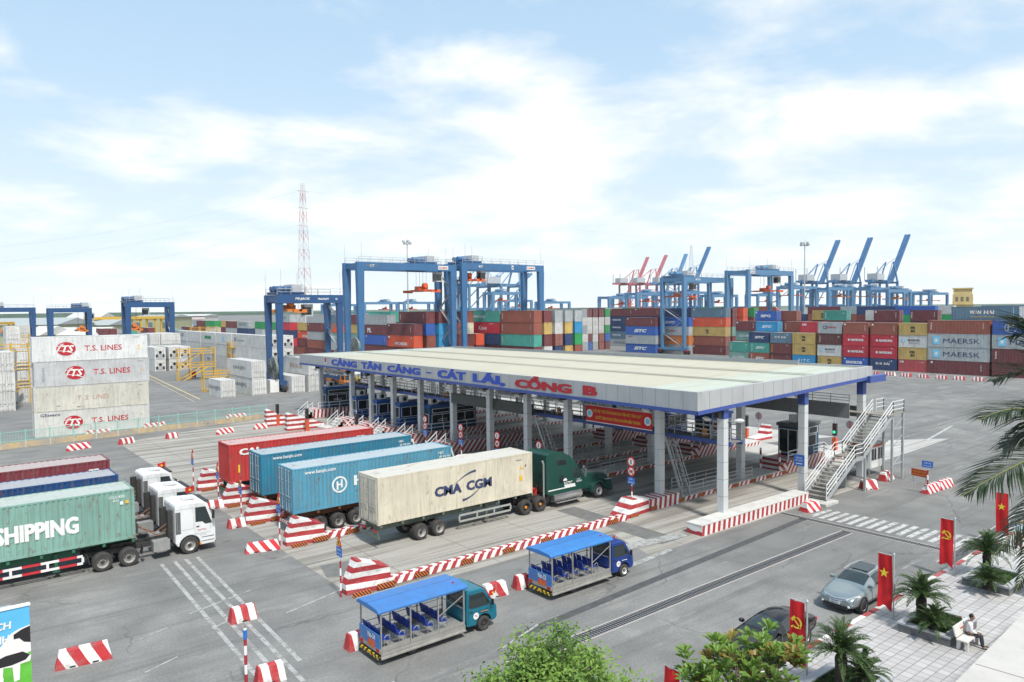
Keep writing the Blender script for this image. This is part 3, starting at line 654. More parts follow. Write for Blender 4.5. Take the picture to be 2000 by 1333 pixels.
# block seen from its door ends
yd = 178
for u, ts, w in ((1138, ['gry', 'wht', 'gry', 'wht', 'gry'], 'first'), (1146, ['mar', 'wht', 'wht', 'mar', 'blu'], 'second'), (1158, ['mar', 'wht', 'wht', 'wht', 'gry'], 'third'), (1170, ['mar', 'wht', 'wht', 'brn', 'brn'], 'fourth'), (1182, ['grn', 'wht', 'grn', 'blu', 'mar'], 'fifth')):
    stack(PY(u, 650, yd).x, yd, ts, f'the {w} door column left of the navy boxes', door=(0, 1, 2, 3, 4))
# block under the right half of the twin cranes
yl = 128.5
for u, ts, w, dr in ((1043, ['brn:tex', 'brn:tex', 'teal:tex', 'mar', 'gry'], 'first', ()), (1063, ['mar', 'yel', 'mar', 'wht', 'brn'], 'second', ()), (1084, ['gry', 'wht', 'brn', 'nav', 'mar'], 'third', (2,)), (1104, ['gry', 'yel', 'nav', 'yel', 'mar'], 'fourth', ()), (1123, ['gry', 'sky', 'grn', 'brn', 'mar'], 'fifth', ())):
    stack(PY(u, 650, yl).x, yl, ts, f'the {w} end column right of the serif-letter box', door=dr)
xk = PY(1043, 650, yl).x
stack(xk, yl+12.7, ['teal:interasia', 'red:kline', 'nav:pil', 'mar', 'brn'], 'the pile with the crimson serif-letter box')
stack(xk+2.9, yl+12.9, ['mar', 'grn', 'mar', 'gry', 'brn'], 'the pile behind the serif-letter box')
# block under the left half of the twin cranes
yp = 146
for u, ts, w in ((808, ['mar:corner', 'org:hyundai', 'mar', 'brn'], 'first'), (833, ['mar:tex', 'blu', 'brn', 'mar', 'gry'], 'second'), (857, ['mar', 'sky', 'sky', 'brn', 'mar'], 'third'), (886, ['brn', 'mar', 'brn', 'gry'], 'fourth'), (909, ['brn', 'crm', 'mar', 'brn', 'gry'], 'fifth'), (930, ['org', 'mar', 'brn'], 'sixth')):
    stack(PY(u, 650, yp).x, yp, ts, f'the {w} end column from the fan left of the serif letters' if False else f'the {w} end column left of the crimson box')
stack_u(95, 712, ['gry:corner', 'mar:pil', 'blu:corner', 'mar', 'brn'], 'the grey topped pile under the twin cranes', 'dry40')
stack_u(97, 680, ['mar', 'yel', 'gte', 'brn', 'mar'], 'the pile behind the round fan', 'dry40')
stack_u(97, 634, ['sla:tex', 'org', 'gte:cosco', 'gry', 'mar'], 'the pile behind the small crane stair', 'dry40')
stack_u(99, 720, ['teal', 'mar', 'gry', 'mar', 'brn'], 'the teal topped pile behind the grey topped one', 'dry40h')
LEFT = [['gry:corner', 'mar:corner', 'gry:corner', 'brn', 'mar'], ['yel', 'org:hyundai', 'mar', 'brn'], ['gry:mrk', 'red', 'nav', 'red', 'mar'], ['grn', 'wht', 'nav', 'mar'], ['grn', 'gry', 'blu', 'mar'], ['gry:mrk', 'nav', 'brn', 'gry'], ['mar', 'gry', 'mar', 'wht'],
        ['yel', 'mar', 'red', 'mar'], ['grn', 'wht', 'red', 'brn'], ['mar', 'mar:kline', 'mar', 'nav'], ['gry', 'mar', 'nav', 'brn']]
ORD = ['first', 'second', 'third', 'fourth', 'fifth', 'sixth', 'seventh', 'eighth', 'ninth', 'tenth', 'eleventh']
yq = PX(633, 650, 98).y
for i, ts in enumerate(LEFT):
    stack(98+(2.2 if i % 3 == 1 else 0), yq + 12.7*i, ts, f'the {ORD[i]} far pile left of the small crane', 'dry40')
# white reefer yard
TSG = 'white reefers by the fence'
for i, (tx, lab, cl) in enumerate((('tslines', 'clean white reefer with red globe mark, topmost behind the green fence', (.58, .59, .585)), ('tritonts', 'light grey reefer with downward red letters, second from top behind the fence', (.49, .5, .505)),
                       ('oldts', 'dirty cream reefer with faded slanted letters, third from top behind fence', (.55, .54, .475)), ('gets', 'white reefer with a dark name at its corner, lowest behind the fence', (.56, .56, .53)))):
    container('reef40', 'wht', (11.3+6.095+(.12 if i == 1 else 0), 101.2+1.22, (3-i)*2.912), -radians(1.6), lab, TSG, TXT[tx], colour=cl)
RG = 'white reefers in the reefer yard'
stack(40.3, 126.4, ['wht:hanjin'], 'the small stack nearest the fence', 'reef20', door=(0,), grp=RG)
stack(45.6, 126.4, ['wht:hanjin', 'wht:hanjin'], 'the two-high pair left of the crane wheels', 'reef40', door=(0, 1), grp=RG)
stack(52.2, 125.4, ['wht:ek'], 'the row behind the crane wheels', 'reef40', door=(0,), grp=RG)
stack(55.0, 124.6, ['wht:sinokorr', 'wht'], 'the pair beside the gate roof corner', 'reef40', door=(0, 1), grp=RG)
xr = 63.0
for i, txs in enumerate((('wht', 'wht', 'wht'), ('wht:logo1', 'wht', 'wht'), ('wht:logo3', 'wht', 'wht'), ('wht:logo2', 'wht:sealand', 'wht:sealand'), ('wht', 'wht', 'wht'), ('wht:mrk', 'wht', 'wht'))):
    stack(xr, 163+12.6*i, txs, f'the {ORD[i]} section of the long reefer row', 'reef40', unit=(0, 1) if i == 0 else (), grp=RG)
stack(xr+3.2, 163.5, ['wht', 'wht', 'wht'], 'the pile right of the long reefer row', 'reef40', unit=(0, 1), grp=RG)
for k, u in enumerate((302, 330, 352)):
    stack(PY(u, 700, 192).x, 192, ['wht', 'wht:logo3' if k == 0 else 'wht'], f'the {ORD[k]} fan-end pair behind the yellow platform', 'reef40', unit=(0, 1), grp=RG)
for k, u in enumerate((294, 316, 334)):
    stack(PY(u, 700, 206).x, 206, ['wht:mol', 'wht:mol', 'wht'], f'the {ORD[k]} door-end pile behind the fan-end pairs', 'reef40', door=(0, 1), grp=RG)
for k, (u, y, n) in enumerate(((33, 142, 3), (-12, 132, 3), (14, 190, 4), (36, 205, 4))):
    stack(PY(u, 700, y).x, y, ['wht']*n, ('the door pile left of the red-lettered reefers', 'the door pile at the left edge', 'the far door pile at the left edge', 'the far door pile behind the red-lettered reefers')[k], 'reef20', door=tuple(range(n)), grp=RG)
# low mixed boxes in the far left yard
FG = 'containers far off at the left'
FARC = ['teal', 'nav', 'mar', 'brn', 'gry', 'blu', 'mar', 'wht', 'brn', 'nav', 'teal', 'mar']
for i, (u, y, ts) in enumerate(((95, 300, ['wht', 'mar']), (112, 300, ['wht', 'blu']), (128, 300, ['wht', 'mar']), (145, 310, ['wht', 'mar']), (200, 330, ['mar', 'nav', 'mar']), (215, 330, ['mar', 'brn', 'gry']), (228, 330, ['wht', 'mar']), (255, 330, ['teal', 'mar', 'blu']), (272, 330, ['nav', 'blu']), (290, 330, ['mar', 'teal', 'gry']), (306, 340, ['wht', 'gry']), (344, 290, ['teal', 'blu', 'mar']), (362, 290, ['mar', 'grn']), (371, 330, ['mar', 'brn', 'mar']))):
    stack(PY(u, 650, y).x, y, ts, f'the {ORD[i] if i < 11 else ("twelfth", "thirteenth", "fourteenth")[i-11]} low far pile from the left edge', 'dry40', grp=FG)
# ------------------------------------------------------------------ toll canopy
m_panel = M('brushed_cladding', (.4, .41, .415), .45, .15, var=.07, scale=.5, dirt=.3)
m_panel2 = M('column_cladding', (.54, .56, .56), .45, .1, var=.06, scale=.8, dirt=.25)
m_seam = M('panel_seam', (.14, .14, .15), .6)
m_blue = M('royal_blue_trim', (.04, .075, .27), .45, var=.08, scale=1, dirt=.1)
m_blue2 = M('booth_blue', (.01, .075, .26), .4, var=.1, scale=1, dirt=.15)
m_blued = M('booth_dark_blue', (.012, .06, .13), .4, var=.1, scale=1, dirt=.15)
m_grey = M('grey_sheet', (.2, .205, .21), .55, var=.1); m_galv = M('galvanised_rail', (.42, .44, .45), .4, .35); m_wrail = M('white_rail', (.66, .67, .67), .45)
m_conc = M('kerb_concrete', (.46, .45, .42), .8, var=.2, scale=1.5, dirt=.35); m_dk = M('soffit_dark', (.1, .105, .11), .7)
m_glass = M('dark_window', (.012, .016, .02), .06, spec=.7, var=.02); m_blk = M('black_fitting', (.02, .02, .022), .5); m_wht = M('white_paint', (.72, .72, .7), .4, var=.06, dirt=.1)
m_redp = M('red_paint', (.48, .03, .025), .45, var=.1); m_orp = M('orange_red_box', (.55, .09, .03), .5, var=.1); m_tread = M('stair_tread', (.27, .25, .22), .7, .2, var=.2, dirt=.3)
def roofing():
    m, t, b = base('ribbed_roofing'); v = objco(t); s = nd(t, 'ShaderNodeSeparateXYZ'); t.links.new(v, s.inputs[0])
    n = noise(t, v, .25, 6)
    c = mixc(t, rampn(t, n, [(.3, 0.0), (.7, 1.0)]), (.46, .43, .325), (.43, .4, .31))
    # newer pale-green sheets at both ends of the roof
    e = mth(t, 'ADD', mth(t, 'MULTIPLY', mth(t, 'SUBTRACT', s.outputs[0], 40.0), .5), s.outputs[1])
    k1 = mth(t, 'LESS_THAN', s.outputs[1], 34.6); k2 = mth(t, 'GREATER_THAN', s.outputs[1], 93.0)
    c = mixc(t, mth(t, 'MAXIMUM', k1, k2), c, (.43, .465, .39))
    rib = mth(t, 'FRACT', mth(t, 'DIVIDE', s.outputs[1], .32)); k = mth(t, 'LESS_THAN', rib, .2)
    c = mixc(t, mth(t, 'MULTIPLY', k, .24), c, (.3, .29, .23))
    c = mixc(t, rampn(t, noise(t, mp(t, v, (.25, 1.2, 1)), .9, 9, .7), [(.47, 0.0), (.68, .55)]), c, (.33, .29, .21))
    jl = mth(t, 'LESS_THAN', mth(t, 'FRACT', mth(t, 'DIVIDE', s.outputs[0], 6.0)), .006); c = mixc(t, mth(t, 'MULTIPLY', jl, .5), c, (.2, .19, .16))
    t.links.new(c, b.inputs['Base Color']); b.inputs['Roughness'].default_value = .55; return m
FA = [Vector((38.84, 29.2, 7.55)), Vector((42.93, 100.2, 6.85)), Vector((67, 97.2, 7.15)), Vector((62.5, 29.3, 8.25))]   # lower corners: near, far-left, far-back, right
FT = [9.02, 8.29, 8.45, 9.34]
canopy = thing('toll_canopy', 'wide flat gate canopy with grey fascia, blue lettering and square columns', 'canopy')
def zb(x, y): return 7.55 - .7*(y-29.2)/71 + .7*(x-38.8)/24
def zt(x, y): return 9.02 - .73*(y-29.2)/71 + .34*(x-38.8)/24
rf = MB(); inn = [Vector((p.x+(.3 if i in (0, 1) else -.3), p.y+(.3 if i in (0, 3) else -.3), FT[i]-.12)) for i, p in enumerate(FA)]
rf.quad(*inn); rf.build('roof', roofing(), canopy)
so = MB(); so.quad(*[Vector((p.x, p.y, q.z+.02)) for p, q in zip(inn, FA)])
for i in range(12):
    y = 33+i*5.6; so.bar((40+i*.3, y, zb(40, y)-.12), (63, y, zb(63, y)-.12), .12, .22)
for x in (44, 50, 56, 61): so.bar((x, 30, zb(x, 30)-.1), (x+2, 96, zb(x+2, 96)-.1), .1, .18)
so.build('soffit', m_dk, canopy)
gt = MB()
for fx in (.33, .36, .62, .66, .97):
    a = inn[0].lerp(inn[3], fx) + Vector((0, .3, .03)); b_ = inn[1].lerp(inn[2], fx) + Vector((0, -.3, .03))
    gt.bar(a, b_, .09, .03, 0 if fx in (.33, .62) else 1)
gt.build('roof_gutter', [M('gutter_dark', (.22, .22, .2)), M('ridge_flashing', (.42, .4, .32))], canopy)
pb = MB(); pb.bar(inn[3]+Vector((-.3, 6, .12)), inn[2]+Vector((-.3, -1, .1)), .1, .36); pb.build('parapet', M('parapet_grey', (.28, .31, .33), var=.15, scale=.5), canopy)
fs = MB(); tr = MB(); sm = MB()
for i in range(4):
    j = (i+1) % 4; a, b_ = FA[i], FA[j]; a2 = Vector((a.x, a.y, FT[i])); b2 = Vector((b_.x, b_.y, FT[j]))
    d = Vector((b_.x-a.x, b_.y-a.y, 0)).normalized(); o = Vector((d.y, -d.x, 0)); cen = (FA[0]+FA[2])/2
    if (a-cen).dot(o) < 0: o = -o
    lo = .26
    fs.add([a+Vector((0, 0, lo)), b_+Vector((0, 0, lo)), b2, a2], [(0, 1, 2, 3)]); q = -o*.3
    fs.add([a2, b2, b2+q, a2+q, a2+q-Vector((0, 0, .3)), b2+q-Vector((0, 0, .3))], [(0, 1, 2, 3), (3, 2, 5, 4)])
    e = o*.03; tr.add([a+e, b_+e, b_+e+Vector((0, 0, lo)), a+e+Vector((0, 0, lo)), a+q, b_+q, a+e*0+Vector((0, 0, lo)), b_+e*0+Vector((0, 0, lo))], [(0, 1, 2, 3), (0, 4, 5, 1), (3, 2, 7, 6)])
    n = int((b_-a).length/1.19)
    for k in range(1, n):
        t = k/n; p = a.lerp(b_, t); h = FT[i]*(1-t)+FT[j]*t; sm.bar(p+Vector((0, 0, lo))+o*.001, Vector((p.x, p.y, h-.01))+o*.001, .022, .008, 0, up=o)
fs.build('fascia', m_panel, canopy); tr.build('blue_trim', m_blue, canopy); sm.build('panel_joints', m_seam, canopy)
# lettering along the front, read from the far end towards the near end
A0, B0 = FA[0], FA[1]
def front(u, v=700):
    d = ray(u, v); k = B0-A0; den = k.x*d.y - k.y*d.x; t = (A0.y*d.x - A0.x*d.y)/den; return t
def fpt(t, f): p = A0.lerp(B0, t); h = (9.02-7.55-.26)*(1-t)+(8.29-6.85-.26)*t; return p+Vector((0, 0, .26+h*f))
nrm = Vector((B0.y-A0.y, -(B0.x-A0.x), 0)).normalized(); nrm = -nrm if nrm.x > 0 else nrm
for s, u0, u1, col, f0, f1 in (('CẢNG', 647, 697, 'blue', .15, 1.02), ('TÂN', 705, 745, 'blue', .17, .98), ('CẢNG', 756, 821, 'blue', .16, .98), ('-', 832, 842, 'blue', .42, .54), ('CÁT', 854, 910, 'blue', .16, .98), ('LÁI,', 923, 987, 'blue', .06, .98), ('CỔNG', 1005, 1117, 'red', .13, 1.04), ('B', 1138, 1167, 'red', .16, .76)):
    t0, t1 = front(u0), front(u1); p = (fpt(t0, (f0+f1)/2)+fpt(t1, (f0+f1)/2))/2 + nrm*.03; r_ = fpt(t1, .5)-fpt(t0, .5)
    h = (fpt((t0+t1)/2, f1)-fpt((t0+t1)/2, f0)).length
    letter(canopy, s, p, r_, (0, 0, 1), r_.length, h, col, .09)
t0 = front(636); p = fpt(t0, .5)+nrm*.04; b = MB(); r_ = (A0-B0).normalized(); n = 20
for rr, mi, off, dz in ((.42, 0, 0, 0), (.3, 1, .01, .12), (.12, 2, .02, -.16)):
    b.add([p+nrm*off+r_*(rr*1.15*cos(2*pi*i/n))+Vector((0, 0, dz+rr*sin(2*pi*i/n))) for i in range(n)], [tuple(range(n))], mi)
b.build('round_emblem', [ink('white', INKS['white']), ink('red', INKS['red']), ink('blue', INKS['blue'])], canopy)
ROWS = [29.65, 35.4, 44.6, 50.1, 55.8, 62.6, 69.6, 75.1, 79.4, 84.4, 95.4]
COLX = [42.15, 42.6, 42.1, 42.4, 42.6, 43.1, 43.6, 43.4, 42.9, 42.9, 43.9]
for k, (y, x0) in enumerate(zip(ROWS, COLX)):
    for j, x in enumerate((x0, 52.55+(x0-42.15)*.5, 62.0)):
        yy = y + (.3*j/2 if k == 0 else 0); z1 = zb(x, yy)+.05; b = MB(); b.box(-.26, .26, -.26, .26, .05, z1)
        for z in [1.15*i+.6 for i in range(1, 6)]: b.box(-.263, .263, -.263, .263, z, z+.02, 1)
        c = b.build('column', [m_panel2, m_seam], canopy, (x, yy, 0))
        if k == 0:
            q = MB(); q.box(-.275, .275, -.275, .275, 6.98, z1+.02); q.build('column_cap', m_blue, c)
be = MB(); be.box(61.6, 64.4, 29.02, 29.6, 8.0, 8.55); be.build('end_beam', m_blue, canopy)
def lamp(parent, x, y, z, dx, dy):
    """flood lamp on a short arm; lens-shaped head"""
    b = MB(); d = Vector((dx, dy, .12)).normalized(); p = Vector((x, y, z)); b.tube([p, p+d*.5], .03, 6, 1)
    r = Vector((-d.y, d.x, 0)).normalized()
    pts = [p+d*(.45+.65*i/6) for i in range(7)]; b.tube(pts, [.06, .11, .14, .15, .14, .1, .04], 8, 0)
    return b.build('flood_lamp', [m_wht, m_galv], parent)
for k, (y, x0) in enumerate(zip(ROWS, COLX)):
    lamp(canopy, x0+.2, y-.26, zb(x0, y)-.85, .3, -1); lamp(canopy, x0-.2, y+.26, zb(x0, y)-.85, -.2, 1)
    b = MB(); b.box(x0-.75, x0-.3, y-.2, y+.2, zb(x0, y)-.55, zb(x0, y)-.15); b.bar((x0-.3, y, zb(x0, y)-.3), (x0-.2, y, zb(x0, y)-.2), .08); b.build('loudspeaker', m_blk, canopy)
# lane boards hung below the fascia
board_t = ['LÀN XE CONTAINER', 'LÀN XE TẢI', 'XE CONTAINER', 'XE CONTAINER', 'LÀN XE TẢI', 'XE CÁC LOẠI']
for i, (ya, yb_) in enumerate(((93, 86.5), (61.5, 56.7), (54.8, 51.0), (49, 45.6), (43.6, 40.6), (39.6, 35.8))):
    x = 43.1 if i < 2 else 42.6
    o = thing('lane_board', f'long grey lane board hung under the fascia, {("farthest from", "second from", "third from", "fourth from", "nearest but one to", "nearest to")[i]} the {"red banner" if i else "near corner"}', 'sign', (x, (ya+yb_)/2, zb(x, ya)-.66), 0, 'lane boards under the gate fascia')
    w = ya-yb_; b = MB(); b.box(-.06, .06, -w/2, w/2, -.3, .3)
    for s in (-.35, .35): b.bar((0, w*s, .3), (0, w*s, .7), .03)
    b.build('panel', M('board_grey', (.35, .36, .35), var=.1), o)
    letter(o, board_t[i], (-.066, 0, 0), (0, -1, 0), (0, 0, 1), w*.86, .34, 'navy', .03)
hb_ = tag(MB().box(42.7, 43.0, 49.9, 62.4, 4.95, 5.95).build('height_beam', M('dark_board', (.06, .065, .06), .6, var=.2)), 'long dark blank height beam between two front columns of the gate', 'beam')
# red slogan banner
bn = thing('slogan_banner', 'red cloth banner with two lines of yellow slogan under the gate roof', 'banner', (42.5, 39.45, 6.0))
b = MB(); b.box(-.02, .02, -3.45, 3.45, -.62, .62); b.build('cloth', M('banner_red', (.5, .012, .015), .7, var=.12), bn)
b = MB(); b.box(-.022, .018, -3.45, 3.45, -.68, -.62); b.box(-.022, .018, -3.45, 3.45, .62, .66); b.build('white_edge', m_wht, bn)
letter(bn, 'TUỔI TRẺ TTĐĐ CẢNG XUNG KÍCH TRÊN MẶT TRẬN CNTT', (-.028, .1, .26), (0, -1, 0), (0, 0, 1), 5.1, .4, 'yellow', .02)
letter(bn, 'QUYẾT TÂM GOLIVE THẮNG LỢI PHẦN MỀM TOPOVN.', (-.028, .0, -.24), (0, -1, 0), (0, 0, 1), 4.7, .4, 'yellow', .02)
for s in (-1, 1):
    b = MB(); b.lathe([(0, -.03), (.33, -.03), (.33, -.022), (0, -.022)], (0, s*3.02, -.02), 'x', 18, 0); b.lathe([(0, -.04), (.2, -.04), (.2, -.03), (0, -.03)], (0, s*3.02, -.02), 'x', 12, 1); b.build('round_badge', [m_wht, ink('sky', INKS['sky'])], bn)
# ------------------------------------------------------------------ walkways, stairs
def railing(b, pts, h=1.0, posts=1.6, rails=(1.0, .66, .34), r=.024, mi=0):
    for (p, q) in zip(pts, pts[1:]):
        p = Vector(p); q = Vector(q); L_ = (q-p).length; n = max(1, round(L_/posts))
        for k in range(n+1): a = p.lerp(q, k/n); b.bar(a, a+Vector((0, 0, h)), r*2, r*2, mi)
        for f in rails: b.bar(p+Vector((0, 0, h*f)), q+Vector((0, 0, h*f)), r*2, r*2, mi, up=(0, .01, 1))
    return b
wk = thing('lamp_catwalk', 'blue steel catwalk with grey rails crossing the lanes under the gate roof', 'walkway')
b = MB(); b.box(44.0, 45.2, 30.2, 88, 4.98, 5.04); b.build('deck', m_grey, wk)
b = MB(); b.box(43.88, 44.0, 30.2, 88, 4.78, 5.08); b.box(45.2, 45.32, 30.2, 88, 4.78, 5.08)
for i in range(11): b.box(44, 45.2, 31+i*5.6, 31.15+i*5.6, 4.8, 4.98)
b.build('beam', m_blue, wk)
b = railing(MB(), [(43.95, 30.3, 5.08), (43.95, 88, 5.08)]); railing(b, [(45.25, 30.3, 5.08), (45.25, 88, 5.08)]); b.build('railing', m_galv, wk)
rd = random.Random(4); b = MB(); b2 = MB()
for y in [31.5, 33, 41.5, 43, 47, 48.5, 53, 58, 59.5, 66, 72, 77, 82, 86]:
    b.lathe([(0, 0), (.22, .03), (.2, .5), (.08, .62), (0, .66)], (44.7, y, 5.05), 'z', 10); b2.box(44.4, 44.8, y+.5, y+.8, 5.05, 5.4)
b.build('signal_lantern', M('lantern_amber', (.45, .18, .05), .4), wk); b2.build('equipment_box', m_grey, wk)
fw = thing('footbridge', 'grey sided footbridge running under the gate roof from the long outside stair', 'walkway')
b = MB(); b.box(60.9, 62.3, 27.2, 92, 5.5, 5.56); b.build('deck', m_tread, fw)
b = MB(); b.box(60.8, 60.9, 30.4, 92, 5.0, 6.25); b.box(62.3, 62.4, 30.4, 92, 5.0, 5.9)
b.build('side_panel', m_grey, fw); b = MB()
for k in range(35): b.box(60.79, 60.802, 30.4+1.76*k, 30.42+1.76*k, 5.0, 6.25)
b.build('panel_joints', m_seam, fw)
b = railing(MB(), [(60.85, 30.4, 6.25), (60.85, 92, 6.25)], .7); b.build('railing', m_galv, fw)
def stairs(name, label, x0, x1, y0, y1, z0, z1, n, axis='x', mat=m_galv, landing=None):
    """open-tread stair climbing along +x from (x0,z0) to (x1,z1) between y0 and y1"""
    o = thing(name, label, 'stair'); b = MB()
    L_ = x1-x0
    def prof(t):
        if not landing: return x0+L_*t, z0+(z1-z0)*t
        a, w = landing; xa = x0+(L_-w)*a
        return (x0+(L_-w)*t, z0+(z1-z0)*t) if t <= a else (x0+(L_-w)*t+w, z0+(z1-z0)*t)
    st = L_/n
    for i in range(n):
        x, z = prof((i+.5)/n); b.box(x-st*.42, x+st*.42, y0+.04, y1-.04, z+.09, z+.13)
    if landing:
        a, w = landing; x, z = prof(a); b.box(x, x+w, y0+.04, y1-.04, z+.09, z+.14)
    b.build('tread', m_tread, o); s = MB(); r = MB()
    segs = [(prof(0), prof(1))] if not landing else [(prof(0), prof(landing[0])), (prof(landing[0]), (prof(landing[0])[0]+landing[1], prof(landing[0])[1])), ((prof(landing[0])[0]+landing[1], prof(landing[0])[1]), prof(1))]
    for y in (y0, y1):
        for (p, q) in segs:
            s.bar((p[0], y, p[1]), (q[0], y, q[1]), .05, .3); rr = MB()
        pts = [(segs[0][0][0], y, segs[0][0][1]+.12)] + [(q[0], y, q[1]+.12) for p, q in segs]
        railing(r, pts, 1.0, 1.5)
    s.build('stringer', mat, o); r.build('handrail', m_wrail if landing else m_galv, o); return o
st = stairs('gate_stair', 'long grey outside stair with white handrails and a mid landing', 51.5, 62.0, 27.35, 29.0, .25, 5.5, 24, landing=(.46, 1.2))
b = MB(); b.box(62.0, 64.0, 27.3, 29.05, 5.5, 5.58); b.build('top_platform', m_tread, st)
b = railing(MB(), [(62.0, 27.35, 5.58), (63.95, 27.35, 5.58), (63.95, 29.0, 5.58), (62.6, 29.0, 5.58)]); b.build('platform_railing', m_wrail, st)
b = MB()
for x, y, z in ((63.9, 27.4, 5.5), (63.9, 28.95, 5.5), (57.4, 27.4, 2.7), (57.4, 28.95, 2.7), (62.0, 27.4, 5.4)): b.bar((x, y, 0), (x, y, z), .16)
for z in (1.4, 2.9, 4.3): b.bar((62, 27.4, z), (63.9, 27.4, z), .06); b.bar((62, 27.4, z-.1), (63.9, 27.4, z+.8), .05)
b.build('post', m_galv, st); b = MB(); b.box(50.6, 52.4, 26.9, 29.2, 0, .22); b.build('plinth', m_conc, st, bevel=.02)
def ladder_stair(x, y0, y1, label):
    o = thing('catwalk_ladder', label, 'ladder', group='steep ladders down from the catwalk'); b = MB(); n = 13
    for i in range(n): t = (i+.5)/n; b.box(x-.4, x+.4, y0+(y1-y0)*t-.1, y0+(y1-y0)*t+.1, .4+4.6*t, .44+4.6*t)
    b.build('tread', m_tread, o); s = MB()
    for xx in (x-.42, x+.42):
        s.bar((xx, y0, .35), (xx, y1, 5.0), .05, .2); s.bar((xx, y0, 1.25), (xx, y1, 5.95), .04)
        for t in (.02, .35, .7): s.bar((xx, y0+(y1-y0)*t, .35+4.65*t), (xx, y0+(y1-y0)*t, 1.25+4.7*t), .035)
    s.build('stringer', m_galv, o)
ladder_stair(44.6, 34.55, 36.3, 'steep grey ladder standing right of the column by the striped nose')
ladder_stair(44.8, 49.3, 51.6, 'steep grey ladder standing behind the green bonneted lorry')
# ------------------------------------------------------------------ toll islands
def round_plate(b, c, r, mi, off, n=22):
    """disc facing -X"""
    b.add([(c[0]-off, c[1]+r*cos(2*pi*i/n), c[2]+r*sin(2*pi*i/n)) for i in range(n)], [tuple(range(n))], mi)
isl = 'toll islands between the gate lanes'
WHERE = ['nearest the parked cars', 'with the striped nose by the small blue signs', 'second behind the striped nose', 'third behind the striped nose', 'fourth behind the striped nose', 'between the open lanes and the booths', 'with the largest dark booth', 'with the nearest plain blue booth', 'with the middle plain blue booth', 'with the farthest plain blue booth', 'nearest the green fence']
m_wt = M('island_top', (.54, .53, .5), .8, var=.15, scale=1.2, dirt=.25)
def island(y, x0, x1, h, w, label, mat):
    o = thing('toll_island', label, 'island', (x0, y, 0), 0, isl); L_ = x1-x0
    b = MB(); b.box(0, L_, -w/2, w/2, -.1, h-.04); b.box(-.02, L_+.02, -w/2-.02, w/2+.02, h-.04, h, 1); b.build('kerb', [mat, m_wt], o); return o
o = island(29.15, 38.45, 51.2, .7, 1.2, 'toll island with red and white stripes, '+WHERE[0], m_kerb)
for k in range(1, 5):
    y = ROWS[k]; o = island(y+.3, 43, 69 if k < 4 else 64, .35, 2.0, 'toll island with rails, '+WHERE[k], m_beam)
    q = MB(); q.box(0, 3.4, -.62, .62, -.05, .8); q.build('nose_block', [m_kerb], o, (-2.6, -.55, 0))
    q = MB(); q.add([(-2.6, -.9, 0), (0, -.62, 0), (0, .62, 0), (-2.6, .7, 0), (-1.6, -.62, 1.15), (0, -.6, .95), (0, .6, .95), (-1.6, .5, 1.15)], [(0, 1, 5, 4), (1, 2, 6, 5), (2, 3, 7, 6), (3, 0, 4, 7), (4, 5, 6, 7)])
    q.build('nose_wedge', m_wedge, o, (-2.6+.0, -.55, 0))
    q = MB(); q.box(.02, .75, -.67, -.63, .04, .3); q.box(-2.35, -1.55, -.93, -.88, .02, .2); q.build('reflector', m_chev, o, (-2.5, -.55, 0))
    r = railing(MB(), [(2.4, -.85, .35), (10.6, -.85, .35)], .9); railing(r, [(2.4, .85, .35), (9.6, .85, .35)], .9); r.build('railing', m_galv, o)
    q = MB()
    for xx in (.9, 3.2, 5.4, 7.8, 10.2, 12.4, 14.8): q.box(xx, xx+.7, -1.03, -1.0, .03, .3)
    q.build('reflector', m_chev, o)
    # raised platform and booth at the way out
    xf = 15.6; q = MB(); q.box(xf, xf+6.3, -1.05, 1.3, 0, 1.06); q.build('platform', [m_diag if k == 1 else m_diag], o)
    q = MB(); q.add([(xf-1.1, -.9, .35), (xf, -1.05, .35), (xf, 1.3, .35), (xf-1.1, 1.1, .35), (xf, -1.05, 1.2), (xf, 1.3, 1.2)], [(0, 1, 4), (2, 3, 5), (0, 4, 5, 3)]); q.build('platform_nose', m_diag2, o)
    r = railing(MB(), [(xf+.2, -1.0, 1.06), (xf+1.7, -1.0, 1.06)], .8, 1.0, (1, .55), .035); railing(r, [(xf+4.4, -1.0, 1.06), (xf+6.2, -1.0, 1.06), (xf+7.6, -1.0, .3)], .9); railing(r, [(xf+4.4, 1.2, 1.06), (xf+6.2, 1.2, 1.06)], .9); r.build('platform_railing', m_wrail, o)
    for (dx, dy) in ((xf-.9, -.85), (xf-1.1, .85)):
        q = MB(); q.tube([(dx, dy, .33), (dx, dy, 2.1)], .09, 10); q.build('bollard', m_pole, o, smooth=False)
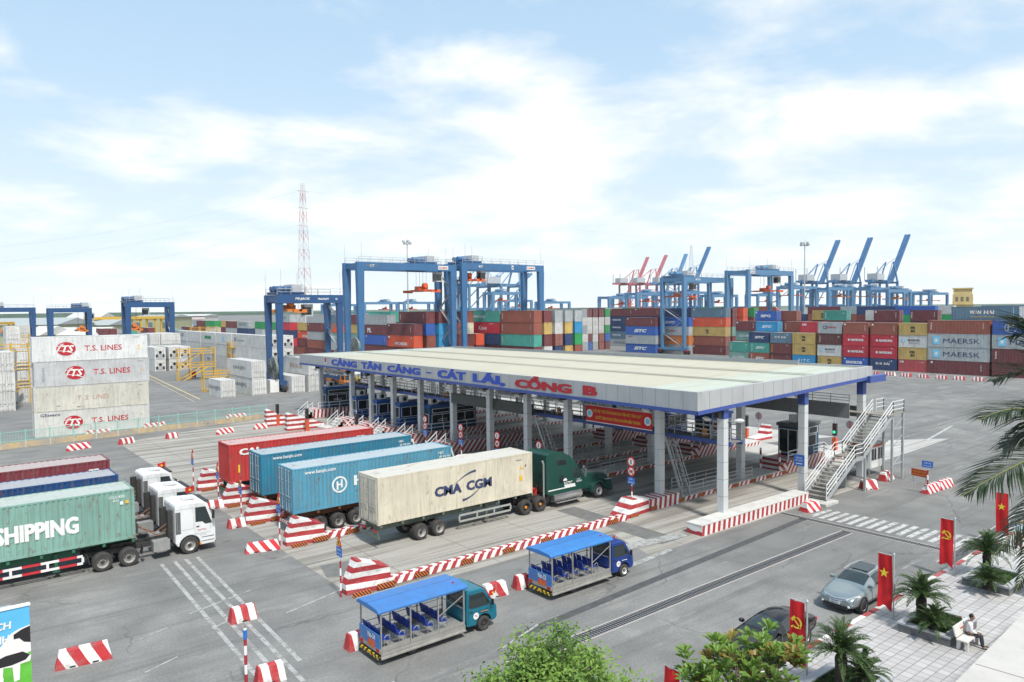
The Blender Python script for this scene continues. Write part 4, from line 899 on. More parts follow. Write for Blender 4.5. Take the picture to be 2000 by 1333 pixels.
def booth(parent_label, x, y, L_, w, h, z, style, cat='booth', group='booths on the toll islands'):
    o = thing('toll_booth', parent_label, cat, (x, y, z), 0, group); b = MB(); b.box(0, L_, -w/2, w/2, 0, h); b.box(-.12, L_+.12, -w/2-.12, w/2+.12, h, h+.3, 1)
    b.build('cabin', [m_blue2 if style == 1 else m_blued, m_blue2 if style else m_dk], o, bevel=.02)
    def win(x0, x1, z0, z1, n, side):
        g = MB(); f = MB(); yy = -w/2 if side == 'y' else 0
        def bx(q, a0, a1, c0, c1, d0, d1, mi=0):
            if side == 'y': q.box(a0, a1, -w/2-d1, -w/2-d0, c0, c1, mi)
            else: q.box(-d1, -d0, a0, a1, c0, c1, mi)
        bx(g, x0, x1, z0, z1, .004, .012)
        for k in range(n+1): xx = x0+(x1-x0)*k/n; bx(f, xx-.03, xx+.03, z0, z1, .013, .05)
        for zz in (z0, z1): bx(f, x0-.03, x1+.03, zz-.03, zz+.03, .05, .06)
        wo = g.build('window', m_glass, o); f.build('window_frame', m_wrail, wo)
    if style == 2:
        win(.25, L_*.48, .75, 1.75, 2, 'y'); win(L_*.54, L_-.25, .75, 1.75, 2, 'y'); win(.3, L_-.3, 1.95, h-.12, 1, 'y'); win(-w/2+.2, w/2-.2, .8, 1.8, 1, 'x')
        q = MB(); q.box(L_*.16, L_*.36, -w/2-.07, -w/2-.055, 1.0, 1.05); q.box(L_*.16, L_*.36, -w/2-.07, -w/2-.055, 1.2, 1.24); q.build('counter_hatch', m_wrail, o)
    elif style == 1:
        win(.2, L_-.2, 1.0, 2.1, 3, 'y'); win(-w/2+.15, w/2-.15, .9, 2.1, 1, 'x')
    else:
        win(-w/2+.12, w/2-.12, .25, h-.25, 2, 'x'); win(.2, L_-.3, 1.9, h-.15, 2, 'y'); win(.2, L_-.5, .8, 1.75, 2, 'y')
    q = MB(); q.box(.6, 1.5, -.3, .3, h+.3, h+1.0); q.lathe([(0, -.31), (.26, -.31), (.26, -.305), (0, -.305)], (1.05, 0, h+.65), 'y', 16, 1);
    q.build('air_conditioner', [m_wht, m_blk], o); return o
for k in range(1, 5):
    booth(('dark glazed booth with rounded blue top seen between the near columns', 'blue booth behind the red slogan banner, on a striped platform', 'blue booth behind the green lorry, on a striped platform', 'blue booth deep under the canopy, left of the slogan banner')[k-1], 43+15.6+2.3, ROWS[k]+.55, 3.4, 2.0, 2.6, 1.06, 0 if k == 1 else 1)
for k in range(5, 11):
    y = ROWS[k]; x0 = COLX[k]-3.4; o = island(y, x0-.8, 68, .3, 2.2, 'toll island with a raised platform, '+WHERE[k], m_beam)
    big = k in (6, 10)
    q = MB(); q.box(2.2, 12.5, -1.6, 1.0, .02, 1.15); q.build('platform', m_diag2 if k in (8, 9) else (m_kerb if k == 10 else m_diag), o)
    q = MB()
    for i in range(4): q.box(1.0+.3*i, 2.21, -1.3, .3, .0, .28*(i+1))
    q.build('step', m_wt, o); r = MB()
    for yy in (-1.3, .3):
        r.bar((.9, yy, 1.0), (2.4, yy, 2.15), .06); r.bar((.95, yy, .1), (.95, yy, 1.0), .05); r.bar((2.3, yy, 1.1), (2.3, yy, 2.1), .05); r.bar((.9, yy, .6), (2.4, yy, 1.7), .04)
    r.build('step_handrail', m_wrail, o)
    r = railing(MB(), [(3, -1.5, 1.15), (6.5 if not big else 12.4, -1.5, 1.15)], .85, 1.7, (1, .5), .035); r.build('railing', m_wrail if big else m_galv, o)
    if k > 5:
        lab = {6: 'largest dark blue booth with white window frames, behind the blue lorry boxes', 7: 'plain blue booth with sliding panes, nearest of the three plain ones', 8: 'plain blue booth with sliding panes, middle of the three plain ones', 9: 'plain blue booth with sliding panes, farthest of the three plain ones', 10: 'dark blue booth with white window frames at the fence end of the gate'}[k]
        uL = {6: 838, 7: 780, 8: 736, 9: 696, 10: 637}[k]
        xb = PY(uL, 800, y-1.0).x
        booth(lab, xb, y-.2, 6.2 if big else 4.0, 1.9, 2.5 if big else 2.3, 1.15, 2 if big else 1)
# speed-limit posts on the noses
for u, y, lab in ((1234, 35.2, 'in front of the striped island nose'), (1054, 44.3, 'above the bonneted green lorry'), (973, 50.0, 'behind the cream lorry box, left of the ladder'), (902, 55.8, 'between the two front columns by the dark beam'), (833, 62.4, 'beside the largest dark booth')):
    x = PY(u, 950, y).x; o = thing('lane_sign_post', 'speed and no-overtaking signs with blue plate, '+lab, 'sign', (x, y, 0), 0, 'speed limit posts on the island noses')
    b = MB(); b.tube([(0, 0, 0), (0, 0, 3.9)], .05, 8); b.build('pole', m_pole, o)
    for z, tx in ((3.6, '5'), (2.92, None)):
        b = MB(); b.lathe([(0, -.075), (.35, -.075), (.35, -.055), (0, -.055)], (0, 0, z), 'x', 24, 0); round_plate(b, (0, 0, z), .25, 1, .078)
        if tx is None: b.bar((-.085, .17, z+.17), (-.085, -.17, z-.17), .06, .01, 0, up=(1, 0, 0)); b.box(-.084, -.08, -.14, -.04, z-.08, z+.12, 2); b.box(-.084, -.08, .04, .14, z-.12, z+.08, 2)
        pl = b.build('round_plate', [m_redp, m_wht, m_blk], o)
        if tx: letter(pl, tx, (-.084, 0, z), (0, -1, 0), (0, 0, 1), .17, .3, 'black', .05)
    b = MB(); b.box(-.08, -.06, -.33, .33, 2.02, 2.5); pl = b.build('blue_plate', M('sign_blue', (.03, .14, .5), .4), o)
    letter(pl, 'PHÍA', (-.084, 0, 2.38), (0, -1, 0), (0, 0, 1), .3, .13, 'white', .02); letter(pl, 'BÊN PHẢI', (-.084, 0, 2.16), (0, -1, 0), (0, 0, 1), .5, .13, 'white', .02)
# dividers ahead of the gate: striped wedge head and long beam
dv = 'lane dividers with striped heads ahead of the gate'
DV = [(16.9, 34.35, 18.4, 'nearest, running past the two open shuttle buses'), (17.7, 43.95, 13.2, 'beside the nearer blue box trailer'), (17.5, 50.3, 12, 'between the two blue box trailers'), (17.8, 55.9, 12, 'between blue and red box trailers'), (17.9, 62.3, 12, 'farthest, behind the red box trailer')]
for k, (x, y, L_, lab) in enumerate(DV):
    o = thing('lane_divider', 'red and white lane divider, '+lab, 'divider', (x, y, 0), 0, dv)
    b = MB(); b.add([(0, -.1, 0), (2.35, -.55, 0), (2.35, .55, 0), (0, .55, 0), (.0, .0, .55), (2.3, -.52, .8), (2.3, .52, .8), (.0, .5, .55), (.55, -.25, 1.74), (2.27, -.5, 1.1), (2.27, .5, 1.15), (.55, .45, 1.78)],
        [(0, 1, 5, 4), (1, 2, 6, 5), (2, 3, 7, 6), (3, 0, 4, 7), (4, 5, 9, 8), (5, 6, 10, 9), (6, 7, 11, 10), (7, 4, 8, 11), (8, 9, 10, 11)]); b.build('head', m_wedge, o, bevel=.03)
    b = MB(); b.prism([(-.3, 0), (.3, 0), (.24, .38), (-.24, .38)], 'x', 2.3, 2.3+L_); b.build('beam', m_beam, o, (0, 0, 0), bevel=.03)
    b = MB(); b.box(2.36, 2.3+L_-.06, -.2, .2, .378, .386); b.build('beam_top', m_beamtop, o)
    b = MB(); b.box(.1, 1.1, -.62, -.55, .02, .24); b.box(1.5, 2.5, -.62, -.55, .08, .36)
    for i in range(int(L_/3)): b.box(3.9+3*i, 4.8+3*i, -.335, -.305, .05, .33)
    b.build('reflector', m_chev, o)
    if k == 0:
        pass
for i, (u, v, x, y, lab) in enumerate(((668, 1166, 16.6, 34.3, 'beside the nearest striped divider head'), (541, 1050, 17.45, 44.3, 'by the divider head left of the nearer blue trailer'), (482, 1028, 17.3, 50.6, 'by the divider head left of the farther blue trailer'), (437, 975, 17.6, 56.3, 'by the divider head below the red box'), (394, 945, 17.7, 62.8, 'by the farthest divider head'))):
    o = thing('warning_post', 'striped warning post with plates, '+lab, 'sign', (x, y, 0), 0, 'warning posts at the divider heads')
    b = MB(); b.tube([(0, 0, 0), (0, 0, 3.3)], .045, 8); b.build('pole', m_pole, o)
    b = MB(); b.add([(-.06, .3, 2.62), (-.06, -.3, 2.62), (-.06, 0, 3.25), (-.04, .3, 2.62), (-.04, -.3, 2.62), (-.04, 0, 3.25)], [(0, 1, 2), (3, 5, 4), (0, 3, 4, 1), (1, 4, 5, 2), (2, 5, 3, 0)], 0)
    b.add([(-.064, .2, 2.68), (-.064, -.2, 2.68), (-.064, 0, 3.1)], [(0, 1, 2)], 1); b.box(-.07, -.066, -.05, .05, 2.72, 2.9, 2); b.build('triangle_plate', [m_redp, M('sign_yellow', (.75, .45, .02), .4), m_blk], o)
    b = MB(); b.box(-.06, -.04, -.3, .3, 2.1, 2.58); pl = b.build('blue_plate', MATS['sign_blue'], o)
    letter(pl, 'GIẢM', (-.064, 0, 2.46), (0, -1, 0), (0, 0, 1), .36, .13, 'white', .02); letter(pl, 'TỐC ĐỘ', (-.064, 0, 2.24), (0, -1, 0), (0, 0, 1), .46, .15, 'white', .02)
o = thing('striped_post', 'slim red and white post with blue wrap at the bottom edge', 'post', (9.85, 28.75, 0)); b = MB(); b.tube([(0, 0, 0), (0, 0, 2.2)], .06, 10); b.build('pole', m_pole, o)
b = MB(); b.tube([(0, 0, 1.75), (0, 0, 2.1)], .075, 10); b.build('blue_wrap', MATS['sign_blue'], o); b = MB(); b.tube([(0, 0, 2.1), (0, 0, 2.2)], .055, 10); b.build('cap', m_blk, o)
# concrete barrier blocks
def jersey(p, q, h, w, mat, label, grp=None, top=.55):
    h *= .8
    p = Vector((*p, 0)); q = Vector((*q, 0)); L_ = (q-p).length; a = atan2(q.y-p.y, q.x-p.x)
    b = MB()
    t = w*top/2; e = min(.16, L_*.08)
    vs = [(0, -w/2, .0), (L_, -w/2, 0), (L_, w/2, 0), (0, w/2, 0), (.03, -w/2*.95, h*.22), (L_-.03, -w/2*.95, h*.22), (L_-.03, w/2*.95, h*.22), (.03, w/2*.95, h*.22), (e, -t, h), (L_-e, -t, h), (L_-e, t, h), (e, t, h)]
    b.add(vs, [(0, 1, 5, 4), (1, 2, 6, 5), (2, 3, 7, 6), (3, 0, 4, 7), (4, 5, 9, 8), (5, 6, 10, 9), (6, 7, 11, 10), (7, 4, 8, 11), (8, 9, 10, 11)])
    n = 2 if L_ > 1.5 else 1
    for k in range(n): b.box(L_*(k+.75)/(n+.5)-.12, L_*(k+.75)/(n+.5)+.12, -w/2-.004, w/2+.004, 0, .09, 1)
    o = b.build('concrete_barrier', [mat, m_blk], None, p, a+rnd.uniform(-.05, .05), bevel=.025); return tag(o, label, 'barrier', grp)
jg = 'striped concrete barriers on the road'
m_block3 = stripes('red_white_back_slanted_bands', (.5, .022, .03), WHT, .62, (1, 0, .75))
for p, q, h, w, m, lab in (((4.25, 34.9), (6.3, 34.65), .92, .5, m_block, 'long slant-striped barrier beside the painted cow billboard'), ((11.2, 34.8), (12.45, 34.72), .85, .62, m_block2, 'upright-striped barrier standing on the rubbed road lines'),
    ((10.05, 28.35), (11.2, 28.3), .85, .6, m_block2, 'striped barrier beside the slim post at the bottom edge'), ((15.3, 44.35), (17.3, 43.95), .72, .55, m_block3, 'striped barrier in front of the divider head of the nearer blue trailer'),
    ((16.2, 50.2), (17.4, 50.1), .72, .55, m_block2, 'short striped barrier left of the second divider head'), ((16.7, 56.2), (17.9, 56.0), .72, .55, m_block2, 'short striped barrier left of the third divider head'),
    ((14.1, 28.75), (15.2, 28.8), .85, .6, m_block2, 'striped barrier end peeping out left of the nearer shuttle bus'), ((21.9, 29.5), (23.3, 29.4), .85, .6, m_block, 'striped barrier behind the cab of the nearer shuttle bus'), ((23.9, 29.45), (25, 29.3), .85, .6, m_block2, 'striped barrier peeping out left of the farther shuttle bus'),
    ((12.7, 89.4), (15.0, 90.1), .8, .6, m_block3, 'striped barrier below the red-lettered reefer stack'), ((17.7, 89.7), (19.3, 90.5), .8, .6, m_block2, 'second striped barrier along the fence road, right of the longest one'), ((22.6, 90.2), (23.9, 90.5), .8, .6, m_block2, 'third striped barrier along the fence road, the shortest'),
    ((27.9, 89.2), (30.0, 89.9), .8, .6, m_block3, 'fourth striped barrier along the fence road'), ((32.6, 90.2), (34.2, 90.0), .8, .6, m_block3, 'fifth striped barrier along the fence road, nearest the gate'),
    ((15.9, 98.4), (18.6, 98.3), .85, .6, m_block3, 'striped barrier behind the fence, under the red-lettered reefers'), ((22.3, 99.5), (25.0, 99.8), .85, .6, m_block3, 'striped barrier behind the fence, at the reefer stack corner'), ((32.6, 100.5), (35.4, 100.5), .85, .6, m_block3, 'striped barrier behind the fence, nearest the gate'),
    ((57.8, 27.9), (58.9, 27.2), .9, .7, m_block, 'short striped barrier under the outside stair'), ((61.6, 28.0), (63.3, 28.0), .9, .7, m_block, 'short striped barrier in front of the guard kiosk'),
    ((59.9, 24.0), (62.0, 23.92), .8, .6, m_block3, 'nearer of two joined barriers in the open yard'), ((62.05, 23.9), (64.2, 23.8), .8, .6, m_block3, 'farther of two joined barriers in the open yard'), ((48.4, 27.4), (49.8, 27.1), .8, .8, m_block3, 'lone striped barrier at the foot of the outside stair')):
    jersey(p, q, h, w, m, lab, jg)
for i, (u0, u1, v) in enumerate(((1700, 1715, 731), (1727, 1748, 733), (1760, 1780, 735.5), (1793, 1813, 738), (1828, 1849, 740), (1862, 1885, 742), (1900, 1921, 744))):
    p = G(u0, v); q = G(u1, v+1.5); jersey(p.xy, q.xy, .9, .7, m_block2, ('low striped barrier before the container rows, '+('first', 'second', 'third', 'fourth', 'fifth', 'sixth', 'seventh')[i]+' from the roof corner'), 'striped barriers along the container rows')
# striped ramps at the fence end of the gate
for (x, y, L_, lab) in ((34.6, 91.6, 3.4, 'striped sloping ramp wall at the end of the green fence'), (35.2, 86.6, 4.6, 'striped sloping ramp wall behind the red box trailer')):
    b = MB(); b.add([(0, -.5, 0), (L_, -.5, 0), (L_, .5, 0), (0, .5, 0), (0, -.35, 2.1), (.4, -.35, 2.1), (L_, -.4, .55), (L_, .4, .55), (.4, .35, 2.1), (0, .35, 2.1)], [(0, 1, 6, 5, 4), (3, 9, 8, 7, 2), (0, 4, 9, 3), (1, 2, 7, 6), (4, 5, 8, 9), (5, 6, 7, 8)])
    tag(b.build('ramp_wall', m_wedge, None, (x, y, 0), radians(-4)), lab, 'barrier', 'sloping ramp walls')
def signal(x, y, h, lab, lit):
    o = thing('traffic_light', lab, 'traffic light', (x, y, 0), 0, 'traffic lights at the gate lanes'); b = MB(); b.tube([(0, 0, .6), (0, 0, h)], .05, 8); b.build('pole', m_galv, o); b = MB(); b.box(-.2, .2, -.2, .2, 0, 1.3); b.build('base_box', m_orp, o)
    b = MB(); b.box(-.16, .16, -.18, .18, 1.5, 2.7); hd = b.build('signal_head', m_blk, o)
    for i in range(2):
        b = MB(); b.lathe([(0, -.2), (.13, -.2), (.14, -.17), (0, -.17)], (0, 0, 1.85+.55*i), 'x', 16); b.build('lens', lit if i == 0 and lit else M('lens_dark', (.08, .02, .015), .3), hd)
mg, tg, bg_ = base('green_signal_lens'); bg_.inputs['Base Color'].default_value = (.02, .4, .2, 1); bg_.inputs['Emission Color'].default_value = (.05, .9, .4, 1); bg_.inputs['Emission Strength'].default_value = 1.0
signal(71.4, 37.1, 5.1, 'traffic light with a green lens seen past the outside stair', mg); signal(69.9, 46.2, 5.0, 'unlit traffic light seen between the near columns', None); signal(36.0, 91.2, 3.0, 'black traffic light behind the striped ramp wall', None); signal(37.0, 84.6, 3.0, 'black traffic light above the red box trailer', None); signal(39.3, 76.4, 3.2, 'traffic light with a white pole at the booth steps', None)
for (x, y, lab) in ((72.3, 46.2, 'back of a round grey sign beside the unlit traffic light'), (73.5, 36.6, 'back of a round grey sign beside the green light')):
    o = thing('round_sign', lab, 'sign', (x, y, 0), 0, 'round signs seen from behind'); b = MB(); b.tube([(0, 0, 0), (0, 0, 2.4)], .04, 8); b.build('pole', m_galv, o); b = MB(); b.lathe([(0, -.06), (.42, -.06), (.42, -.04), (0, -.04)], (0, 0, 2.4), 'x', 20); b.box(-.07, -.062, -.06, .06, 2.1, 2.7, 1); b.build('disc', [m_grey, m_redp], o)
b = MB(); b.add([(0, -.6, 0), (3.2, -.7, 0), (3.2, .7, 0), (0, .6, 0), (.1, -.5, .35), (2.2, -.6, .35), (3.1, -.6, 1.5), (3.1, .6, 1.5), (2.2, .6, .35), (.1, .5, .35)], [(0, 1, 6, 5, 4), (3, 9, 8, 7, 2), (0, 4, 9, 3), (1, 2, 7, 6), (4, 5, 8, 9), (5, 6, 7, 8)])
tag(b.build('exit_wedge', m_wedge, None, (69.7, 45.6, 0)), 'striped wedge behind the unlit traffic light at the way out', 'barrier')
# guard kiosk, boards and small signs at the right
o = thing('guard_kiosk', 'small white guard kiosk on legs under the top of the outside stair', 'kiosk', (62.4, 29.35, 0)); b = MB()
for x in (.1, 2.3):
    for y in (.1, 1.9): b.bar((x, y, 0), (x, y, .7), .08)
b.build('leg', m_galv, o); b = MB(); b.box(0, 2.4, 0, 2.0, .7, 2.5); b.build('cabin', m_wht, o); b = MB(); b.box(-.25, 2.65, -.25, 2.25, 2.72, 2.85); b.box(-.12, 2.52, -.12, 2.12, 2.5, 2.72, 1); b.build('roof', [m_grey, m_orp], o)
b = MB(); b.box(.2, 1.1, -.012, -.002, 1.35, 2.3); b.box(1.3, 2.2, -.012, -.002, 1.35, 2.3); b.box(-.012, -.002, .2, 1.8, 1.35, 2.3); w_ = b.build('window', m_glass, o); b = MB()
for x in (.2, .65, 1.1, 1.3, 1.75, 2.2): b.box(x-.02, x+.02, -.03, -.013, 1.35, 2.3)
for y in (.2, .73, 1.27, 1.8): b.box(-.03, -.013, y-.02, y+.02, 1.35, 2.3)
b.build('window_frame', m_wrail, w_)
tk = thing('water_tank', 'round pale water tank under the outside stair', 'tank', (55.8, 29.5, 0)); b = MB(); b.lathe([(0, 0), (.55, 0), (.6, .1), (.6, 1.1), (.4, 1.3), (0, 1.35)], n=20); b.build('body', M('tank_white', (.62, .62, .6), .4, dirt=.2), tk, (0, 0, .3), smooth=True); b = MB(); b.box(-.5, .5, -.5, .5, 0, .3); b.build('stand', m_galv, tk)
o = thing('notice_stand', 'orange-red notice board on thin legs in the open yard', 'sign', (62.9, 25.6, 0), radians(-12)); b = MB()
for y in (-.55, .55): b.bar((0, y, 0), (0, y, 1.2), .05); b.bar((-.25, y, .02), (.25, y, .02), .05)
b.bar((0, -.55, .15), (0, .55, .15), .03); b.build('frame', m_galv, o); b = MB(); b.box(-.04, .0, -.7, .7, .62, 1.2); pl = b.build('board', m_orp, o); letter(pl, 'KHU VỰC CẤM', (-.045, 0, 1.02), (0, -1, 0), (0, 0, 1), 1.1, .14, 'yellow', .02); letter(pl, 'KHÔNG PHẬN SỰ MIỄN VÀO', (-.045, 0, .78), (0, -1, 0), (0, 0, 1), 1.2, .12, 'yellow', .01)
o = thing('striped_sign_post', 'red and white post with a blue plate beside the joined barriers', 'sign', (60.0, 23.85, 0)); b = MB(); b.tube([(0, 0, 0), (0, 0, 2.5)], .06, 8); b.build('pole', m_pole, o); b = MB(); b.box(-.08, -.06, -.4, .4, 2.05, 2.55); pl = b.build('blue_plate', MATS['sign_blue'], o); letter(pl, 'LÀN XE', (-.084, 0, 2.4), (0, -1, 0), (0, 0, 1), .5, .14, 'white', .02); letter(pl, 'CÁC LOẠI', (-.084, 0, 2.18), (0, -1, 0), (0, 0, 1), .6, .14, 'white', .02)
o = thing('column_plate', 'small blue plate fixed to the second near column', 'sign', (52.25, 29.9, 2.75)); b = MB(); b.box(-.05, -.02, -.42, .42, -.42, .42); b.box(-.02, .0, -.05, .05, -.1, .1); pl = b.build('blue_plate', MATS['sign_blue'], o); letter(pl, 'LÀN XE', (-.055, 0, .2), (0, -1, 0), (0, 0, 1), .5, .14, 'white', .02); letter(pl, 'DU LỊCH', (-.055, 0, -.02), (0, -1, 0), (0, 0, 1), .6, .14, 'white', .02); b = MB(); b.box(-.056, -.052, -.25, .25, -.28, -.22); b.build('arrow', m_wht, pl)
# green fence on a patchy wall
fa, fb = Vector((-4, 94.0, 0)), Vector((37.2, 98.25, 0)); fd = (fb-fa).normalized(); L_ = (fb-fa).length; fo = thing('green_fence', 'pale green steel fence on a low stained yellow wall', 'fence', fa, atan2(fd.y, fd.x))
def stained():
    m, t, b = base('stained_wall'); v = objco(t); c = mixc(t, rampn(t, noise(t, v, .55, 8, .7), [(.42, 0.0), (.55, 1.0)]), (.47, .36, .2), (.34, .3, .25)); c = mixc(t, rampn(t, noise(t, v, 1.6, 9, .72), [(.56, 0.0), (.68, .8)]), c, (.1, .085, .065)); t.links.new(c, b.inputs['Base Color']); b.inputs['Roughness'].default_value = .9; return m
m_gf = M('pale_green_paint', (.24, .47, .41), .5, var=.12)
b = MB(); b.box(0, L_, -.12, .12, 0, .62); b.build('wall', stained(), fo)
n = int(L_/2.2); b = MB(); q = MB(); r = MB()
for k in range(n+1): x = L_*k/n; b.box(x-.07, x+.07, -.15, .15, 0, .7, 1); q.box(x-.05, x+.05, -.05, .05, .7, 1.95)
b.build('pier', [m_conc, m_conc], fo); q.build('post', m_gf, fo)
for z in (.72, 1.72): r.box(0, L_, -.025, .025, z, z+.06)
for k in range(int(L_/.14)): x = k*.14; r.box(x-.011, x+.011, -.01, .01, .76, 1.74)
r.build('picket', m_gf, fo)
# ------------------------------------------------------------------ vehicles
m_tyre = M('tyre_rubber', (.045, .042, .04), .85, var=.25, scale=6, dirt=.3); m_rimg = M('steel_rim', (.4, .39, .37), .45, .4, var=.15, dirt=.3); m_rimw = M('alloy_rim', (.6, .6, .6), .3, .6)
m_frame = M('black_chassis', (.035, .034, .033), .7, var=.3, dirt=.5); m_glass2 = M('tinted_glass', (.02, .03, .032), .05, spec=.8, var=.02); m_chrome = M('polished_metal', (.6, .6, .6), .18, .85, var=.03)
m_amber = M('amber_lens', (.7, .22, .01), .3); m_tail = M('tail_lens', (.4, .012, .012), .3); m_head = M('clear_lens', (.7, .72, .72), .1, spec=.8)
def wheel(parent, x, y, r, w, out, rim=None, hub=None):
    """tyre with its rim; out = side the hub faces (-1 towards -y)"""
    b = MB(); b.lathe([(r*.6, -w/2), (r*.9, -w/2), (r, -w*.36), (r, w*.36), (r*.9, w/2), (r*.6, w/2)], n=28, axis='y', cap=False)
    o = b.build('wheel', m_tyre, parent, (x, y, r)); q = MB(); s = out
    q.lathe([(0, s*w*.05), (r*.2, s*w*.05), (r*.22, s*w*.28), (r*.3, s*w*.2), (r*.42, s*w*.12), (r*.55, s*w*.36), (r*.63, s*w*.49), (r*.63, -s*w*.4)], n=24, axis='y')
    for k in range(8): a = k*pi/4; q.cbox((r*.36*cos(a), s*w*.19, r*.36*sin(a)), (.04, .06, .04))
    q.build('rim', rim or m_rimg, o)
    q = MB(); q.lathe([(r*.2, s*w*.05), (r*.19, s*w*.34), (0, s*w*.36)], n=12, axis='y'); q.build('hub', hub or m_frame, o); return o
def poly_plate(b, pts, y, t, mi=0): b.prism(pts, 'y', y, y+t, mi)
def flaglet(parent, x, y, z, s=.42):
    b = MB(); b.tube([(x, y, z-.5), (x, y, z+s*.7)], .012, 5)
    b.build('flag_stick', m_galv, parent); q = MB(); n = 6
    vs = [(x-.05-.5*s*2*i/n, y+.05*sin(i*1.6), z+s*(.35 if j else -.35)-.1*i/n) for i in range(n+1) for j in (0, 1)]; q.add(vs, [(2*i, 2*i+2, 2*i+3, 2*i+1) for i in range(n)])
    st = [(x-.05-s*.5+.1*s*(1 if k % 2 == 0 else .42)*2*cos(pi/2+k*pi/5), y-.06, z-.05+.2*s*(1 if k % 2 == 0 else .42)*sin(pi/2+k*pi/5)) for k in range(10)]; q.add([(x-.05-s*.5, y-.06, z-.05)]+st, [(0, 1+k, 1+(k+1) % 10) for k in range(10)], 1)
    q.build('small_flag', [m_redp, ink('yellow', INKS['yellow'])], parent)
m_cabw = M('cab_white', (.66, .67, .67), .3, var=.08, scale=1.5, dirt=.35, spec=.5)
def cabover(x, y, label, flag=False, group='white cab-over lorries at the left'):
    """white sleeper cab, nose at x, heading +x"""
    o = thing('tractor_lorry', label, 'lorry', (x, y, 0), 0, group)
    arch = [(-1.5+.6*cos(a), .52+.6*sin(a)) for a in [i*pi/10 for i in range(11)]]
    prof = [(-.08, .42), (0, .55), (0, 1.25), (-.05, 1.7), (-.42, 2.85), (-.62, 3.0), (-1.9, 3.08), (-2.25, 3.0), (-2.3, 2.85), (-2.3, .75), (-2.18, .55)] + arch[::-1] + [(-.86, .42)]
    prof = [p for p in prof]
    b = MB(); b.prism(prof, 'y', -1.22, 1.22); b.build('cab', m_cabw, o, bevel=.06)
    b = MB(); b.box(-2.2, -.75, -.9, .9, .5, 1.2); b.build('wheel_well', m_frame, o)
    for s in (-1, 1):
        yy = s*1.222
        b = MB(); poly_plate(b, [(-.2, 1.66), (-.57, 2.72), (-1.16, 2.74), (-1.16, 1.86), (-.78, 1.84), (-.6, 1.66)], yy-.006, .012); b.build('door_window', m_glass2, o)
        b = MB()
        for p, q in (((-1.2, .95), (-1.2, 2.8)), ((-.3, 1.3), (-.3, 1.7)), ((-1.2, 1.15), (-.28, 1.15)), ((-2.2, 1.5), (-1.28, 1.5)), ((-1.28, 1.5), (-1.28, 2.75)), ((-2.2, 1.5), (-2.2, 2.75)), ((-2.2, 2.75), (-1.28, 2.75))): b.bar((p[0], yy, p[1]), (q[0], yy, q[1]), .018, .012)
        b.box(-1.12, -.95, yy-.03, yy+.03, 1.55, 1.6, 1); b.build('door_seam', [M('seam_grey', (.3, .3, .3)), m_blk], o)
        b = MB(); b.bar((-.35, s*1.2, 2.55), (-.2, s*1.5, 2.5), .03); b.box(-.26, -.16, s*1.5-.11, s*1.5+.11, 2.0, 2.5); b.build('mirror', m_blk, o)
        b = MB(); b.box(-.95, -.86, yy-.02, yy+.02, .45, .6); b.build('side_lamp', m_amber, o)
        b = MB(); b.box(-2.3, -.3, yy*.0+s*1.16, s*1.235, .3, .42) if False else b.box(-.82, -.02, s*.85, s*1.2, .6, .85); b.build('headlight', m_head, o)
    b = MB(); b.add([(-.1, -1.02, 1.72), (-.1, 1.02, 1.72), (-.42, .95, 2.7), (-.42, -.95, 2.7)], [(0, 1, 2, 3)]); w_ = b.build('windscreen', m_glass2, o, (.05, 0, 0))
    b = MB(); b.box(.0, .02, -.8, .8, .95, 1.5); b.box(.0, .03, -1.1, 1.1, .42, .55); b.build('grille', m_blk, o)
    b = MB(); b.box(-1.6, -.9, -.35, .35, 3.07, 3.1); b.build('roof_hatch', M('hatch_grey', (.5, .5, .5), .5), o)
    b = MB()
    for s in (-1, 1): b.box(-.84, -.1, s*1.2-.03, s*1.2+.03, .62, .66); b.box(-.84, -.1, s*1.2-.03, s*1.2+.03, .86, .9); b.box(-2.28, -2.0, s*1.2-.03, s*1.2+.03, 1.3, 2.6)
    b.build('trim_strip', M('trim_dark', (.1, .1, .1), .6), o)
    b = MB(); b.box(-.5, -.3, -1.0, 1.0, 2.93, 3.0); b.build('sun_visor', m_blk, o)
    letter(o, 'SINOTRUK', (-.8, -1.236, 1.35), (1, 0, 0), (0, 0, 1), .5, .1, 'red', .01); letter(o, '51C-012', (-.75, -1.236, 1.05), (1, 0, 0), (0, 0, 1), .4, .1, 'grey', .0)
    b = MB()
    for s in (-1, 1): b.box(-7.0, -1.2, s*.42-.05, s*.42+.05, .72, 1.0)
    for xx in (-6.8, -5.8, -4.9, -4.2, -3.2): b.box(xx-.06, xx+.06, -.42, .42, .75, .95)
    for xx in (-4.8, -6.15): b.tube([(xx, -.95, .53), (xx, .95, .53)], .12, 8)
    b.tube([(-1.5, -.95, .5), (-1.5, .95, .5)], .09, 8); b.build('chassis', m_frame, o)
    b = MB(); b.box(-3.5, -2.6, -1.15, -.55, .5, 1.1, 0); b.box(-3.3, -2.4, .6, 1.15, .5, 1.1, 0); b.build('tool_box', M('tank_grey', (.32, .32, .31), .5, .3, dirt=.3), o)
    b = MB(); b.box(-2.62, -2.38, -.9, -.5, 1.0, 2.7); b.tube([(-2.5, .8, 1.0), (-2.5, .8, 2.6)], .2, 10); b.build('air_intake', m_frame, o)
    b = MB(); b.box(-5.6, -4.3, -.45, .45, 1.05, 1.22); b.build('fifth_wheel', m_frame, o)
